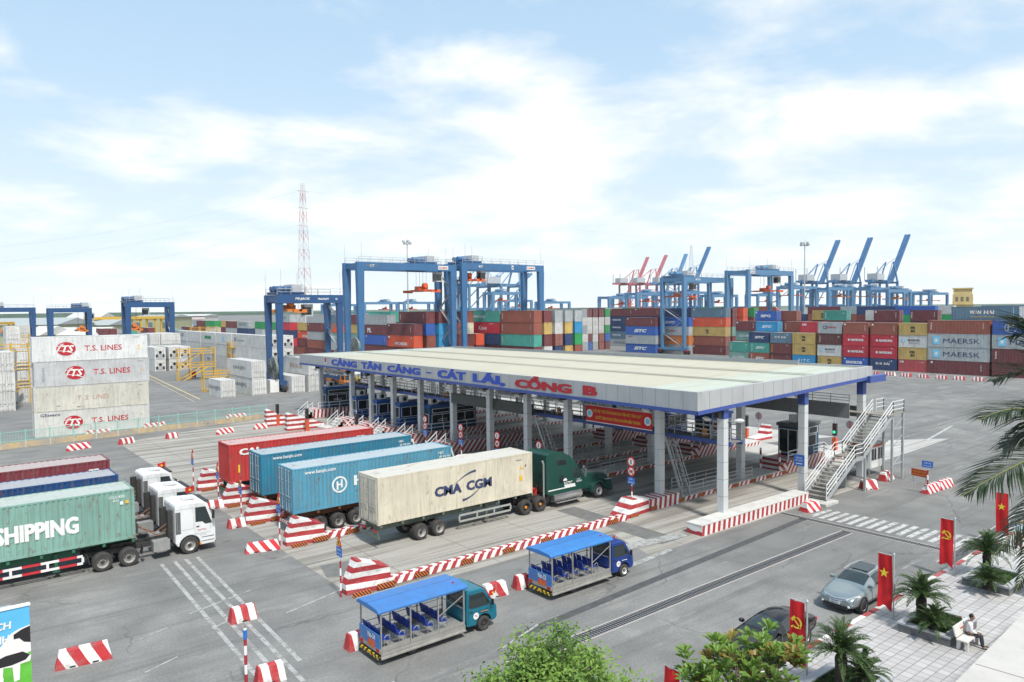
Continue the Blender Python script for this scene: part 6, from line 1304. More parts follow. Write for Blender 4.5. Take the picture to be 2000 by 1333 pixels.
# ------------------------------------------------------------------ cranes, masts and far structures
def at(u, v, d): return EYE + ray(u, v)*d           # d = distance along the view axis
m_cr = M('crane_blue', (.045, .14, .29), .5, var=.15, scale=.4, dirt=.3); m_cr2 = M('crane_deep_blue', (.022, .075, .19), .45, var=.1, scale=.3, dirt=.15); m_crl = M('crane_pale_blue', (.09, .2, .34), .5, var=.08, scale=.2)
m_spr = M('spreader_orange', (.6, .11, .035), .5, var=.1); m_spo = M('spreader_deep_orange', (.55, .17, .03), .5); m_pink = M('crane_faded_pink', (.4, .13, .15), .6, var=.08); m_cabg = M('cabin_grey', (.42, .44, .45), .5); m_yfr = M('yellow_steel', (.55, .33, .03), .55, var=.15, dirt=.25)
def portal(name, label, x, y, span, wb, h, mat, leg=1.1, trolley=.6, cab=True, tiedown=True, side=1, group='yard gantry cranes', reel=False, boards=(), spr=None, detail=True, sills='y', hoist=4.0):
    """rubber-tyred gantry: spans +x from (x, y), travels along y"""
    o = thing(name, label, 'crane', (x, y, 0), 0, group); g = 1.5
    lg = {}
    for i, xx in enumerate((0, span)):
        for j, yy in enumerate((0, wb)):
            b = MB(); b.bar((xx, yy, 1.8), (xx+(.25 if i == 0 else -.25)*0, yy, h-g), leg*.75, leg*.62, w2=leg*1.25, h2=leg*.8, up=(0, 1, 0)); b.build('leg', mat, o)
    for j, yy in enumerate((0, wb)):
        b = MB(); b.box(-leg*.6, span+leg*.6, yy-.45, yy+.45, h-g, h); q = b.build('girder', mat, o)
        b = MB()
        if detail: railing(b, [(-.5, yy-.5, h), (span+.5, yy-.5, h)], 1.1, 2.6, (1, .5), .035)
        if detail: b.build('walkway_rail', m_galv, q)
    for xx in (0, span):
        b = MB(); b.box(xx-.5, xx+.5, -1.6, wb+1.6, 1.3, 2.0); b.box(xx-.4, xx+.4, 0, wb, h-g*.9, h-.2); b.build('sill_beam', mat, o)
        for yy in (-1.0, wb+1.0):
            b = MB(); b.box(xx-.35, xx+.35, yy-.7, yy+.7, .7, 1.35); bo = b.build('bogie', m_redp if 'wheeled' in label else mat, o)
            for dy in (-.62, .62): b = MB(); b.lathe([(.25, -.25), (.6, -.22), (.68, 0), (.6, .22), (.25, .25)], (xx, yy+dy, .68), 'x', 16); b.build('tyre', m_tyre, bo)
    # trolley, machinery and hanging spreader
    tx = span*trolley; b = MB(); b.box(tx-2.6, tx+2.2, -.3, wb+.3, h+.05, h+.5); b.box(tx+.2, tx+2.2, .8, wb-.8, h+.5, h+1.9, 1); b.lathe([(0, -1.7), (.55, -1.7), (.55, 1.7), (0, 1.7)], (tx-1.2, wb/2-1, h+1.05), 'x', 14, 0); b.lathe([(0, -1.5), (.5, -1.5), (.5, 1.5), (0, 1.5)], (tx-1.2, wb/2+1, h+1.05), 'x', 14, 0); b.build('trolley', [mat, m_cabg], o)
    if detail: b = railing(MB(), [(tx-2.6, -.3, h+.5), (tx+2.4, -.3, h+.5)], 1.1, 1.2, (1, .5), .035); b.bar((tx+2, wb*.5, h+2), (tx+2, wb*.5, h+4.2), .06); b.build('trolley_rail', m_galv, o)
    if cab:
        b = MB(); b.box(tx+2.3, tx+3.9, .2, 1.9, h-3.9, h-1.7); cb = b.build('operator_cab', m_cabg, o); b = MB(); b.box(tx+2.28, tx+3.6, .16, .195, h-3.6, h-2.2); b.box(tx+2.26, tx+2.295, .3, 1.8, h-3.6, h-2.2); b.build('window', m_glass, cb)
    zs = h-g-hoist; b = MB(); b.box(tx-1.2, tx+1.2, wb/2-3.0, wb/2+3.0, zs, zs+.45); b.box(tx-1.3, tx+1.3, wb/2-.8, wb/2+.8, zs+.45, zs+1.2)
    for yy in (wb/2-6, wb/2+5.6): b.box(tx-1.2, tx+1.2, yy, yy+.4, zs-.2, zs+.4)
    b.box(tx-.25, tx+.25, wb/2-6, wb/2+6, zs+.05, zs+.4); b.lathe([(0, -.5), (.55, -.5), (.55, .5), (0, .5)], (tx, wb/2-1.5, zs+1.4), 'y', 12); sp = b.build('spreader', spr or m_spr, o)
    b = MB()
    for dx in (-1, 1):
        for yy in (wb/2-.7, wb/2+.7): b.bar((tx+dx*.9, yy, zs+1.1), (tx+dx*.9, yy, h), .04)
    b.build('hoist_rope', m_frame, o)
    if detail:
        s = 0 if side < 0 else span; b = MB(); n = 5; zz = [2.2+(h-g-2.5)*k/n for k in range(n+1)]
        for k in range(n): ya, yb_ = (0.6, wb-.6) if k % 2 == 0 else (wb-.6, .6); b.bar((s, ya, zz[k]), (s, yb_, zz[k+1]), .5, .06, up=(0, 0, 1)); b.bar((s-.3, ya, zz[k]+1), (s-.3, yb_, zz[k+1]+1), .04)
        b.build('zigzag_stair', m_galv, o); b = MB(); b.bar((.3, -.3, h), (.3, -.3, h+4.5), .05); b.bar((-.4, wb, h), (-.4, wb, h+3.8), .05); b.bar((span+.2, 0, h), (span+.2, 0, h+4.2), .05); b.build('aerial', m_galv, o)
        b = MB(); b.box(-.9, -.2, -1.0, .0, 2.0, 3.6) if False else b.box(span-.4, span+.9, wb*.2, wb*.8, 2.0, 4.2); b.build('power_box', m_cabg, o)
    if reel:
        b = MB(); b.lathe([(.3, -.2), (2.0, -.2), (2.05, -.1), (2.0, .0), (2.05, .1), (2.0, .2), (.3, .2)], (-1.2, .3, reel), 'x', 28); 
        for k in range(12): a = k*pi/6; b.bar((-1.45, .3, reel), (-1.45, .3+1.95*cos(a), reel+1.95*sin(a)), .06)
        b.build('cable_reel', M('reel_grey', (.2, .22, .21), .6, .3, var=.3), o); b = MB(); b.box(-2.2, -.6, -.6, 1.2, 0, reel-2.0); b.build('reel_stand', m_wht, o)
    for (tx_, cx_, w_, h_, col, bk) in boards:
        zc = h-g*.5
        if bk: b = MB(); b.box(cx_-w_*.56, cx_+w_*.56, -.5, -.455, zc-h_*.9, zc+h_*.9); b.build('name_board', m_wht, o)
        letter(o, tx_, (cx_, -.51, zc), (1, 0, 0), (0, 0, 1), w_, h_, col, .04, .2 if tx_.startswith('MI') else 0)
    return o
portal('gantry_crane', 'small deep blue gantry crane over the white reefers, left of the gate roof', 51.7, 129.0, 11.6, 5.2, 17.2, m_cr2, .95, .22, True, reel=4.2, boards=[('MI-JACK', 4.2, 2.8, .55, 'white', 0), ('TRAVELIFT', 8.2, 2.2, .35, 'white', 0), ('05', 10.8, .4, .35, 'white', 0)], spr=m_spo, hoist=1.5)
portal('gantry_crane', 'tall blue gantry crane, left one of the twin pair behind the gate roof', 74.2, 141.5, 23.5, 6.0, 24.4, m_cr, 1.3, .72, True, reel=6.6, boards=[('41T', 2.6, 1.2, .55, 'white', 0), ('KALMAR', 20.6, 2.4, .45, 'red', 1), ('VNAMACON', 2.6, 3.0, .3, 'grey', 0)], hoist=4.6, side=1)
portal('gantry_crane', 'tall blue gantry crane, right one of the twin pair behind the gate roof', 100.0, 140.5, 23.5, 6.4, 24.9, m_cr, 1.3, .12, True, boards=[('41T', 4.6, 1.2, .55, 'white', 0), ('M', 14.2, .6, .5, 'grey', 1), ('KALMAR', 20.0, 2.4, .45, 'red', 1)], hoist=2.6, side=-1)
portal('gantry_crane', 'pale blue wheeled gantry crane with red bogies in front of the navy boxes', 180.5, 140.6, 23.5, 8.2, 23.2, m_crl, 1.2, .1, True, boards=[('RTG', 6, 2.2, .5, 'white', 0), ('KALMAR', 20.5, 2.4, .45, 'red', 1)], hoist=4.5, side=-1)
portal('gantry_crane', 'blue gantry crane with a wide orange spreader above the short piles', 196, 129, 23.5, 7.4, 25.2, m_crl, 1.3, .6, True, boards=[('KALMAR', 1.5, 2.2, .45, 'red', 1)], hoist=5.0)
def pos(u, d): p = at(u, 600, d); return p.x, p.y
for u, d, sp, h, wbx, lab, tr, sp_m, grp in ((1547, 380, 23.5, 24.2, 8, 'far blue gantry crane right of the wide orange spreader', .2, m_spr, 1), (1655, 420, 23.5, 24, 8, 'far blue gantry crane below the leftmost raised boom of the right three', .3, m_spo, 1), (1765, 470, 25, 22.5, 9, 'far blue gantry crane with a yellow spreader left of the yellow silo', .3, m_spo, 1),
        (1215, 470, 23.5, 21, 8, 'far blue gantry crane under the two pink booms', .3, m_spr, 1), (1245, 400, 23.5, 22, 8, 'far blue gantry crane with an orange spreader left of the wheeled crane', .5, m_spr, 1), (1330, 430, 23.5, 23, 8, 'far blue gantry crane behind the wheeled crane', .6, m_spr, 1),
        (963, 420, 23.5, 23.5, 8, 'far blue gantry crane framed by the right twin crane', .35, m_spr, 1), (988, 520, 23.5, 20, 8, 'faint far gantry crane framed by the right twin crane', .6, m_spr, 1), (1062, 500, 23.5, 18.5, 8, 'faint far gantry crane right of the twin cranes', .4, m_spr, 1),
        (1190, 430, 23.5, 20.5, 8, 'far blue gantry crane, leftmost under the pink booms', .6, m_spr, 1), (1275, 500, 23.5, 23, 8, 'far blue gantry crane below the right pink boom', .5, m_spr, 1), (1300, 440, 23.5, 22, 8, 'far blue gantry crane seen through the wheeled crane', .3, m_spr, 1), (1392, 430, 23.5, 21, 8, 'far blue gantry crane between the wheeled crane and the wide spreader', .4, m_spr, 1),
        (1480, 450, 23.5, 21.5, 8, 'far blue gantry crane framed under the wide orange spreader', .7, m_spr, 1), (1583, 480, 25, 24, 9, 'far blue gantry crane by the foot of the tall mast', .5, m_spo, 1), (1618, 390, 25, 23.5, 9, 'far blue gantry crane below the middle raised boom', .75, m_spo, 1), (1700, 400, 25, 23.5, 9, 'far blue gantry crane below the rightmost raised boom', .35, m_spo, 1), (1735, 380, 25, 22, 9, 'far blue gantry crane right below the rightmost boom', .7, m_spo, 1), (1815, 430, 25, 21, 9, 'far blue gantry crane beside the yellow silo', .4, m_spo, 1),
        (712, 470, 23.5, 19, 8, 'faint far gantry crane framed by the left twin crane, left half', .7, m_spr, 1), (790, 480, 23.5, 19, 8, 'faint far gantry crane framed by the left twin crane, right half', .3, m_spr, 1), (640, 480, 23.5, 18, 8, 'faint far gantry crane behind the small deep blue crane', .4, m_spr, 1)):
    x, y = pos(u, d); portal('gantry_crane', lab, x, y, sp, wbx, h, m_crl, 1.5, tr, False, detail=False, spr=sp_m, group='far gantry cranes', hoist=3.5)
for u, y, sp, h, tr, lab in ((99, 296, 11.6, 15.9, .8, 'deep blue gantry crane above the top red-lettered reefer'), (250, 236, 11.8, 17.2, .15, 'deep blue gantry crane right of the top red-lettered reefer'), (0, 300, 11.0, 16.2, .05, 'deep blue gantry crane cut by the left edge')):
    x = PY(u, 600, y).x if u else 34.2-11; portal('gantry_crane', lab, x, y, sp, 5, h, m_cr2, 1.15, tr, u > 50, hoist=6.5, spr=m_spo, boards=[('', 0, 0, 0, '', 0)][:0])
def quay(u, d, tu, tv, mat, label):
    o_ = at(u, 600, d); x, y = o_.x, o_.y; o = thing('quay_crane', label, 'crane', (x, y, 0), 0, 'ship cranes with raised booms'); top = at(tu, tv, 1); dd = top-EYE
    zg = CAM_H + 44*d/F_PX; b = MB()
    for xx in (-18, 0):
        for yy in (0, 14): b.bar((xx, yy, 0), (xx, yy, zg), 1.6, 1.4)
    for yy in (0, 14): b.bar((-18, yy, 14), (0, yy, 14), 1.4); b.bar((-18, yy, 14), (0, yy, zg-2), .6); b.bar((0, yy, zg), (2, yy+(4 if yy == 0 else -4), zg+16), 1.0); b.bar((-18, yy, zg), (0, yy+(4 if yy == 0 else -4), zg+15), .5)
    for xx in (-18, 0): b.bar((xx, 0, zg-1), (xx, 14, zg-1), 1.5); b.bar((xx, 0, 13), (xx, 14, 13), 1.5)
    b.build('frame', mat, o); b = MB()
    for yy in (5, 9): b.bar((-34, yy, zg), (3, yy, zg), 1.3, 2.0)
    b.build('girder', mat, o); b = MB(); b.box(-28, -16, 3, 11, zg+1, zg+6); b.build('machine_house', M('house_grey', (.4, .43, .46)), o)
    hinge = Vector((3, 7, zg)); k = ((x+3+dd.x*0)/1) and None
    # boom tip: the raised boom leans towards the water
    ty = y+7; t = ty/dd.y if dd.y else 1; t = d*1.03; tip = EYE+dd*t - Vector((x, y, 0)); b = MB(); w = 2.2
    b.bar(hinge, tip, 3.4, .5, up=(1, 0, .3))
    for s in (-1.6, 1.6): b.bar(hinge+Vector((0, s, 0)), tip+Vector((0, s, 0)), .8, 1.8)
    n = 9
    for i in range(n+1): p = hinge.lerp(tip, i/n); b.bar(p+Vector((0, -1.6, 0)), p+Vector((0, 1.6, 0)), .5)
    for i in range(n): b.bar(hinge.lerp(tip, i/n)+Vector((0, -1.6, 0)), hinge.lerp(tip, (i+1)/n)+Vector((0, 1.6, 0)), .35)
    b.build('boom', mat, o); b = MB(); b.bar((2, 7, zg+16), hinge.lerp(tip, .55), .25); b.bar((2, 7, zg+16), (-30, 7, zg+1), .25); b.build('stay', mat, o)
    for yy in (2, 12): b = MB(); b.bar((-30, yy, zg), (-30, yy, zg+11), .5); b.build('mast', m_cabg, o)
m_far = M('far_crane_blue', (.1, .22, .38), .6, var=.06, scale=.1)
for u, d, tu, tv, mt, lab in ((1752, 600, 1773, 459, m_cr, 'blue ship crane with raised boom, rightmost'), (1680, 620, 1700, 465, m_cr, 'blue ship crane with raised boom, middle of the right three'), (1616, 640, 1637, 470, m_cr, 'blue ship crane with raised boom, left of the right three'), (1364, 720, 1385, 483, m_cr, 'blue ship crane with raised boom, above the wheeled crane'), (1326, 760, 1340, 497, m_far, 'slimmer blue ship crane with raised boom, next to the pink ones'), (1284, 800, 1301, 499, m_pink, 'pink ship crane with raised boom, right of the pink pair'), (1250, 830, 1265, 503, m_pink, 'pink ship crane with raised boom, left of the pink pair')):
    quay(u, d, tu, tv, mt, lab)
for u, v, d, lab in ((969, 540, 560, 'pale raised boom seen through the right twin crane, nearer the middle'), (1030, 535, 560, 'pale raised boom seen through the right twin crane, nearer its right leg')):
    quay(u-14, d, u+6, v, m_crl, lab)
def mast(u, d, tv, lab):
    x, y = pos(u, d); h = at(u, tv, d).z; o = thing('light_mast', lab, 'light mast', (x, y, 0), 0, 'tall flood light masts'); b = MB(); b.tube([(0, 0, 0), (0, 0, h)], .45, 8, r2=.2); b.build('pole', m_galv, o)
    b = MB(); b.lathe([(0, h-.2), (1.2, h-.2), (1.2, h), (0, h)], n=12)
    for k in range(7): a = k*2*pi/7; b.cbox((1.6*cos(a), 1.6*sin(a), h+.2+.8*(k % 2)), (.9, .9, .9))
    b.bar((0, 0, h), (0, 0, h+2.5), .12); b.build('lamp_ring', m_cabg, o)
mast(797, 330, 477, 'tall light mast behind the left twin crane'); mast(1571, 340, 480, 'tall light mast left of the three right booms'); mast(555, 300, 606, 'light mast seen under the small deep blue crane')
m_pyr = M('pylon_red', (.5, .3, .28), .6); m_pyw = M('pylon_white', (.62, .6, .58), .6)
def pylon(u, d, tv, wbase, label, mats, tk=1.0):
    x, y = pos(u, d); h = at(u, tv, d).z; o = thing('lattice_pylon', label, 'pylon', (x, y, 0), .4); b = MB(); n = 16
    def w_(z): return wbase*(1-z/h)**.8*.5+.7
    for i in range(n):
        z0, z1 = h*i/n, h*(i+1)/n; a, c_ = w_(z0), w_(z1); mi = i % 2
        cs0 = [(-a, -a, z0), (a, -a, z0), (a, a, z0), (-a, a, z0)]; cs1 = [(-c_, -c_, z1), (c_, -c_, z1), (c_, c_, z1), (-c_, c_, z1)]
        for k in range(4): b.bar(cs0[k], cs1[k], .22, mi=mi); b.bar(cs0[k], cs1[(k+1) % 4], .11, mi=mi); b.bar(cs0[(k+1) % 4], cs1[k], .11, mi=mi); b.bar(cs1[k], cs1[(k+1) % 4], .11, mi=mi)
    b.build('lattice', mats, o); b = MB()
    for z in (h*.72, h*.84, h*.95): b.bar((-4.5, 0, z), (4.5, 0, z), .22); 
    b.build('cross_arm', mats[0], o); return Vector((x, y, h))
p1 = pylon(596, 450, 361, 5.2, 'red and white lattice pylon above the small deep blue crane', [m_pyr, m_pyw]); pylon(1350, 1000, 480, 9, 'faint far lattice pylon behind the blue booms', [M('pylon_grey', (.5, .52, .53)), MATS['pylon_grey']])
for i, (z, q) in enumerate(((-4, at(-250, 500, 520)), (-14, at(-250, 528, 520)), (-24, at(-250, 570, 520)), (-4, at(1900, 520, 900)))):
    b = MB(); a = p1+Vector((0, 0, z)); b.tube([a.lerp(q, t/14)-Vector((0, 0, 4*8*(t/14)*(1-t/14))) for t in range(15)], .035, 4); tag(b.build('power_line', m_galv), ('sagging power line from the pylon top to the left', 'sagging power line from the middle of the pylon to the left', 'lowest sagging power line from the pylon to the left', 'thin power line from the pylon towards the right')[i], 'cable', 'overhead power lines')
def shed(u0, u1, d, zt_, depth, label, wall, roof, rise=2.0, extra=None):
    p, q = at(u0, 620, d), at(u1, 620, d); p.z = q.z = 0; a = atan2(q.y-p.y, q.x-p.x); L_ = (q-p).length; o = thing('warehouse', label, 'building', p, a, 'low port buildings'); b = MB(); b.box(0, L_, 0, depth, 0, zt_); b.build('wall', wall, o)
    b = MB(); b.add([(-.6, -.6, zt_), (L_+.6, -.6, zt_), (L_+.6, depth+.6, zt_), (-.6, depth+.6, zt_), (-.6, depth/2, zt_+rise), (L_+.6, depth/2, zt_+rise)], [(0, 1, 5, 4), (2, 3, 4, 5), (0, 4, 3), (1, 2, 5)]); b.build('roof', roof, o)
    b = MB(); n = max(2, int(L_/6))
    for k in range(n): b.box((k+.3)*L_/n, (k+.7)*L_/n, -.05, -.01, zt_*.45, zt_*.75)
    b.build('window', M('pane_dull', (.12, .16, .17), .3), o); return o, L_
w1 = M('wall_olive', (.34, .35, .22), .8, var=.15, scale=.3); w2 = M('wall_white', (.55, .55, .52), .8); rg = M('roof_grey', (.33, .36, .36), .7); rw = M('roof_pale', (.5, .5, .48), .7); w3 = M('wall_buff', (.5, .35, .22), .8)
shed(-40, 110, 330, 9.0, 30, 'olive warehouse with a long grey roof at the left edge', w1, rg, 3)
shed(40, 74, 290, 5.5, 24, 'buff gabled shed behind the top red-lettered reefer', w3, rw, 3.5); shed(74, 190, 300, 5.2, 22, 'long pale roofed shed behind the left gantry crane', w1, rw, 3.0); shed(100, 210, 360, 8.0, 26, 'long grey roofed shed under the left gantry crane', w1, rg, 2.6); shed(120, 185, 480, 9.0, 30, 'white roofed hall far behind the left sheds', w2, rw, 5)
o, L_ = shed(326, 400, 520, 11.0, 24, 'long white hall with thin red lines left of the mixed piles', w2, rw, 1.2)
b = MB()
for z in (10.6, 8.6, 6.8): b.box(0, L_, -.12, -.06, z-.15, z+.15)
b.build('red_line', M('red_line', (.5, .2, .18)), o)
shed(255, 330, 420, 11.0, 30, 'olive hall behind the yellow girder frame', w1, rg, 1.5)
p, q = at(182, 620, 370), at(332, 620, 400); p.z = q.z = 0; a = atan2(q.y-p.y, q.x-p.x); L_ = (q-p).length; o = thing('yellow_gantry', 'long yellow girder frame behind the left yard', 'gantry', p, a); b = MB(); b.box(0, L_, -1, 1, 10.6, 11.8); b.box(0, L_, 9, 11, 10.6, 11.8); b.build('girder', m_yfr, o); b = MB()
for k in range(6):
    for yy in (0, 10): b.bar((L_*k/5, yy, 0), (L_*k/5, yy, 10.6), .8)
    b.bar((L_*k/5, 0, 10), (L_*k/5, 10, 10), .6)
for k in range(20): b.bar((L_*k/20, -1, 11.8), (L_*k/20, -1, 12.6), .15)
b.build('leg', m_yfr, o)
p, q = at(-10, 620, 280), at(26, 620, 290); p.z = q.z = 0; o = thing('yellow_gantry', 'yellow girder frame cut by the left edge', 'gantry', p, atan2(q.y-p.y, q.x-p.x)); b = MB(); b.box(0, (q-p).length, -.5, .5, 10, 11); b.build('girder', m_yfr, o); b = MB()
for k in (.0, .75, 1): b.bar(((q-p).length*k, 0, 0), ((q-p).length*k, 0, 10), .7)
b.build('leg', m_yfr, o)
x, y = pos(1880, 430); o = thing('silo', 'yellow silo tower with a square top behind the right yard', 'silo', (x, y, 0), radians(20)); h = at(1890, 560, 430).z; b = MB(); b.box(-5.5, 5.5, -5, 5, 0, h-4.5); b.box(-4, 4.5, -4.6, 4.6, h-4.5, h-1.5); b.build('tower', M('silo_yellow', (.5, .39, .17), .8, var=.15, scale=.2), o); b = MB(); b.box(-6, 6, -5.6, 5.6, h-10.4, h-9.9); b.box(-4.6, 5.1, -5.2, 5.2, h-1.5, h-.8); b.build('ledge', MATS['silo_yellow'], o)
b = MB()
for k in range(3): b.box(-3.5+2.8*k, -2+2.8*k, -5.06, -5.0, h-8.5, h-6); b.box(-5.56, -5.5, -3+2.6*k, -1.6+2.6*k, h-8.5, h-6)
b.build('louvre', M('louvre_dark', (.16, .13, .07)), o); b = MB()
for k in range(8): b.box(-22+2.0*k, -21+2.0*k, -4, 4, 0, h-14)
b.build('annex', M('annex_buff', (.46, .33, .18), .8), o)
# yellow reefer access platforms
def platform(u, v, Lx, Ly, levels, label, rot=0):
    p = G(u, v); o = thing('reefer_platform', label, 'platform', p, rot, 'yellow reefer access platforms'); lv = 2.9; b = MB()
    for x in [Lx*i/max(1, round(Lx/2.6)) for i in range(round(Lx/2.6)+1)]:
        for y in (0, Ly): b.bar((x, y, 0), (x, y, lv*levels+1), .16)
    b.build('post', m_yfr, o); d = MB(); r = MB()
    for k in range(1, levels+1):
        z = lv*k-.3; d.box(0, Lx, 0, Ly, z-.1, z); railing(r, [(0, 0, z), (Lx, 0, z), (Lx, Ly, z), (0, Ly, z), (0, 0, z)], 1.0, 2.6, (1, .5), .05)
        r.bar((0, 0, z-lv+.3), (Lx*.6, 0, z), .12); r.bar((0, Ly, z-lv+.3), (Lx*.6, Ly, z), .12)
    d.build('deck', m_yfr, o); r.build('railing', m_yfr, o)
    s = MB(); s.bar((Lx*.1, -.9, 0), (Lx*.75, -.9, lv-.3), .7, .1); s.bar((Lx*.1, -1.2, .9), (Lx*.75, -1.2, lv+.6), .06); s.build('stair', m_yfr, o)
platform(349, 744, 7.5, 1.3, 2, 'yellow platform with stairs before the fan-end reefers'); platform(399, 766, 8.5, 1.3, 1, 'yellow platform left of the two-high white pair'); platform(463, 722, 9, 1.3, 2, 'yellow platform along the long reefer row', radians(80)); platform(375, 700, 8, 1.3, 3, 'yellow platform at the far end of the long reefer row'); platform(-8, 792, 4.6, 1.4, 3, 'yellow platform at the left edge below the door piles'); platform(14, 740, 4.5, 1.4, 3, 'yellow platform between the door piles at the left'); platform(525, 705, 6, 1.2, 2, 'yellow platform behind the small deep blue crane legs')
o = thing('fire_box', 'square red box standing in the reefer yard', 'box', G(378, 739)); b = MB(); b.box(-.5, .5, -.3, .3, .25, 1.45); b.build('box', m_redp, o, bevel=.03); b = MB(); b.box(-.45, -.3, -.3, .3, 0, .25); b.box(.3, .45, -.3, .3, 0, .25); b.build('foot', m_frame, o)
# orange yard machines half hidden by the far gate columns
for u, v, lab in ((652, 752, 'orange caged yard machine behind the far gate columns, left one'), (678, 757, 'orange caged yard machine behind the far gate columns, right one with stripes')):
    p = G(u, v); o = thing('yard_tractor', lab, 'yard tractor', p, 0, 'orange yard machines'); b = MB()
    for x in (-.9, .9):
        for y in (-.9, .9): b.bar((x, y, .8), (x*.9, y*.9, 3.1), .12)
    b.box(-.95, .95, -.95, .95, 3.1, 3.25); b.box(-1.1, 1.1, -1.1, 1.1, .7, 1.4); b.build('cage', m_spo, o); b = MB(); b.box(-.8, .8, -.8, .8, 1.4, 3.0); b.build('cab_glass', m_glass, o); b = MB(); b.box(1.12, 2.2, -1.1, 1.1, .6, 1.8); b.build('counterweight', m_yb, o)
    for x in (-.8, 1.2):
        for y in (-1.1, 1.1): wheel(o, x, y, .55, .4, -1 if y < 0 else 1)
# ------------------------------------------------------------------ near side: banners, planting, people
for x, y, sym, lab in ((34.4, 15.05, 'star', 'tall red banner with a yellow star beside the silver-teal car'), (26.4, 14.75, 'sickle', 'tall red banner with hammer and sickle beside the black car'), (42.5, 15.5, 'sickle', 'tall red banner with hammer and sickle at the end of the crosswalk'), (50.9, 15.6, 'star', 'tall red banner with a yellow star behind the palm fronds'), (18.4, 14.4, 'star', 'tall red banner with only its top showing at the bottom edge')):
    o = thing('flag_banner', lab, 'flag', (x, y, .16), 0, 'red banners along the sidewalk'); b = MB(); b.tube([(0, 0, 0), (0, 0, 3.0)], .035, 8); b.lathe([(0, 2.98), (.055, 3.02), (.0, 3.1)], n=10); b.tube([(0, 0, 2.93), (0, .72, 2.94)], .018, 6); b.build('pole', m_rod, o)
    w = .64; b = MB(); n = 14; k = 5; vs = []
    for i in range(n+1):
        for j in range(k+1):
            t = i/n; yv = .06+w*j/k; zlow = .42+.26*abs(j/k-.5)*-2+.26 ; zlow = (.34 if j == 0 else .42 if j == k else .34+.3*(1-abs(j/k-.5)*2)*1.0); z = 2.92-(2.92-zlow)*t; vs.append((-.03-.06*sin(t*4+x)*(.3+t)-.035*sin(j*1.9+t*3+y), yv, z))
    b.add(vs, [(i*(k+1)+j, i*(k+1)+j+1, (i+1)*(k+1)+j+1, (i+1)*(k+1)+j) for i in range(n) for j in range(k)]); cl = b.build('cloth', M('banner_cloth_red', (.52, .01, .014), .75, var=.1, scale=1.2), o, smooth=True)
    b = MB(); cz, cy = 2.1, .38; X_ = -.125
    def P2(a, c_): return (X_, cy-a*.7, cz+c_*.74)
    if sym == 'star':
        ps = [P2(.33*(1 if q % 2 == 0 else .4)*cos(pi/2+q*pi/5), .33*(1 if q % 2 == 0 else .4)*sin(pi/2+q*pi/5)) for q in range(10)]; b.add([P2(0, 0)]+ps, [(0, 1+q, 1+(q+1) % 10) for q in range(10)])
    else:
        def rib(pts, ws):
            vv = []
            for i_, (a_, c_) in enumerate(pts):
                p_ = pts[max(0, i_-1)]; n_ = pts[min(len(pts)-1, i_+1)]; dx, dz = n_[0]-p_[0], n_[1]-p_[1]; l = sqrt(dx*dx+dz*dz); vv += [P2(a_-dz/l*ws[i_]/2, c_+dx/l*ws[i_]/2), P2(a_+dz/l*ws[i_]/2, c_-dx/l*ws[i_]/2)]
            b.add(vv, [(2*q, 2*q+1, 2*q+3, 2*q+2) for q in range(len(pts)-1)])
        rib([(.02+.27*cos(a_), -.0+.27*sin(a_)) for a_ in [radians(110-i_*22) for i_ in range(12)]], [.02, .05, .08, .1, .11, .11, .11, .1, .09, .08, .08, .08]); rib([(-.13, -.19), (-.3, -.3)], [.08, .09]); rib([(-.12, .16), (.27, -.26)], [.08, .08]); rib([(-.27, .08), (-.07, .3)], [.15, .15])
    b.build('emblem', ink('yellow', INKS['yellow']), cl)
def foliage_mat(name, c1, c2, c3, rough=.55):
    m, t, b = base(name); v = objco(t)
    c = mixc(t, rampn(t, noise(t, v, .9, 3), [(.35, 0.0), (.65, 1.0)]), c1, c2); c = mixc(t, rampn(t, noise(t, v, 7, 2), [(.45, 0.0), (.7, .8)]), c, c3)
    t.links.new(c, b.inputs['Base Color']); b.inputs['Roughness'].default_value = rough; b.inputs['Specular IOR Level'].default_value = .3
    tr_ = nd(t, 'ShaderNodeBsdfTranslucent'); t.links.new(c, tr_.inputs[0]); mx = nd(t, 'ShaderNodeMixShader'); mx.inputs[0].default_value = .3
    o_ = t.nodes['Material Output']; t.links.new(b.outputs[0], mx.inputs[1]); t.links.new(tr_.outputs[0], mx.inputs[2]); t.links.new(mx.outputs[0], o_.inputs[0]); return m
m_leafc = foliage_mat('cycad_leaf', (.03, .075, .022), (.055, .11, .035), (.11, .15, .06)); m_leafp = foliage_mat('palm_leaf', (.022, .042, .02), (.04, .066, .03), (.09, .105, .06)); m_bark = M('fibrous_bark', (.035, .027, .02), .95, var=.45, scale=14, bmp=.6); m_bark2 = M('smooth_bark', (.13, .11, .085), .9, var=.3, scale=8)
def leaflet(b, p, d, up, L_, w, droop=.2, mi=0):
    d = d.normalized(); s = d.cross(up).normalized()*w/2; m = p+d*L_*.5+up*L_*.03; e = p+d*L_-up*L_*droop
    b.add([p-s*.5, p+s*.5, m+s, m-s, e], [(0, 1, 2, 3), (3, 2, 4)], mi)
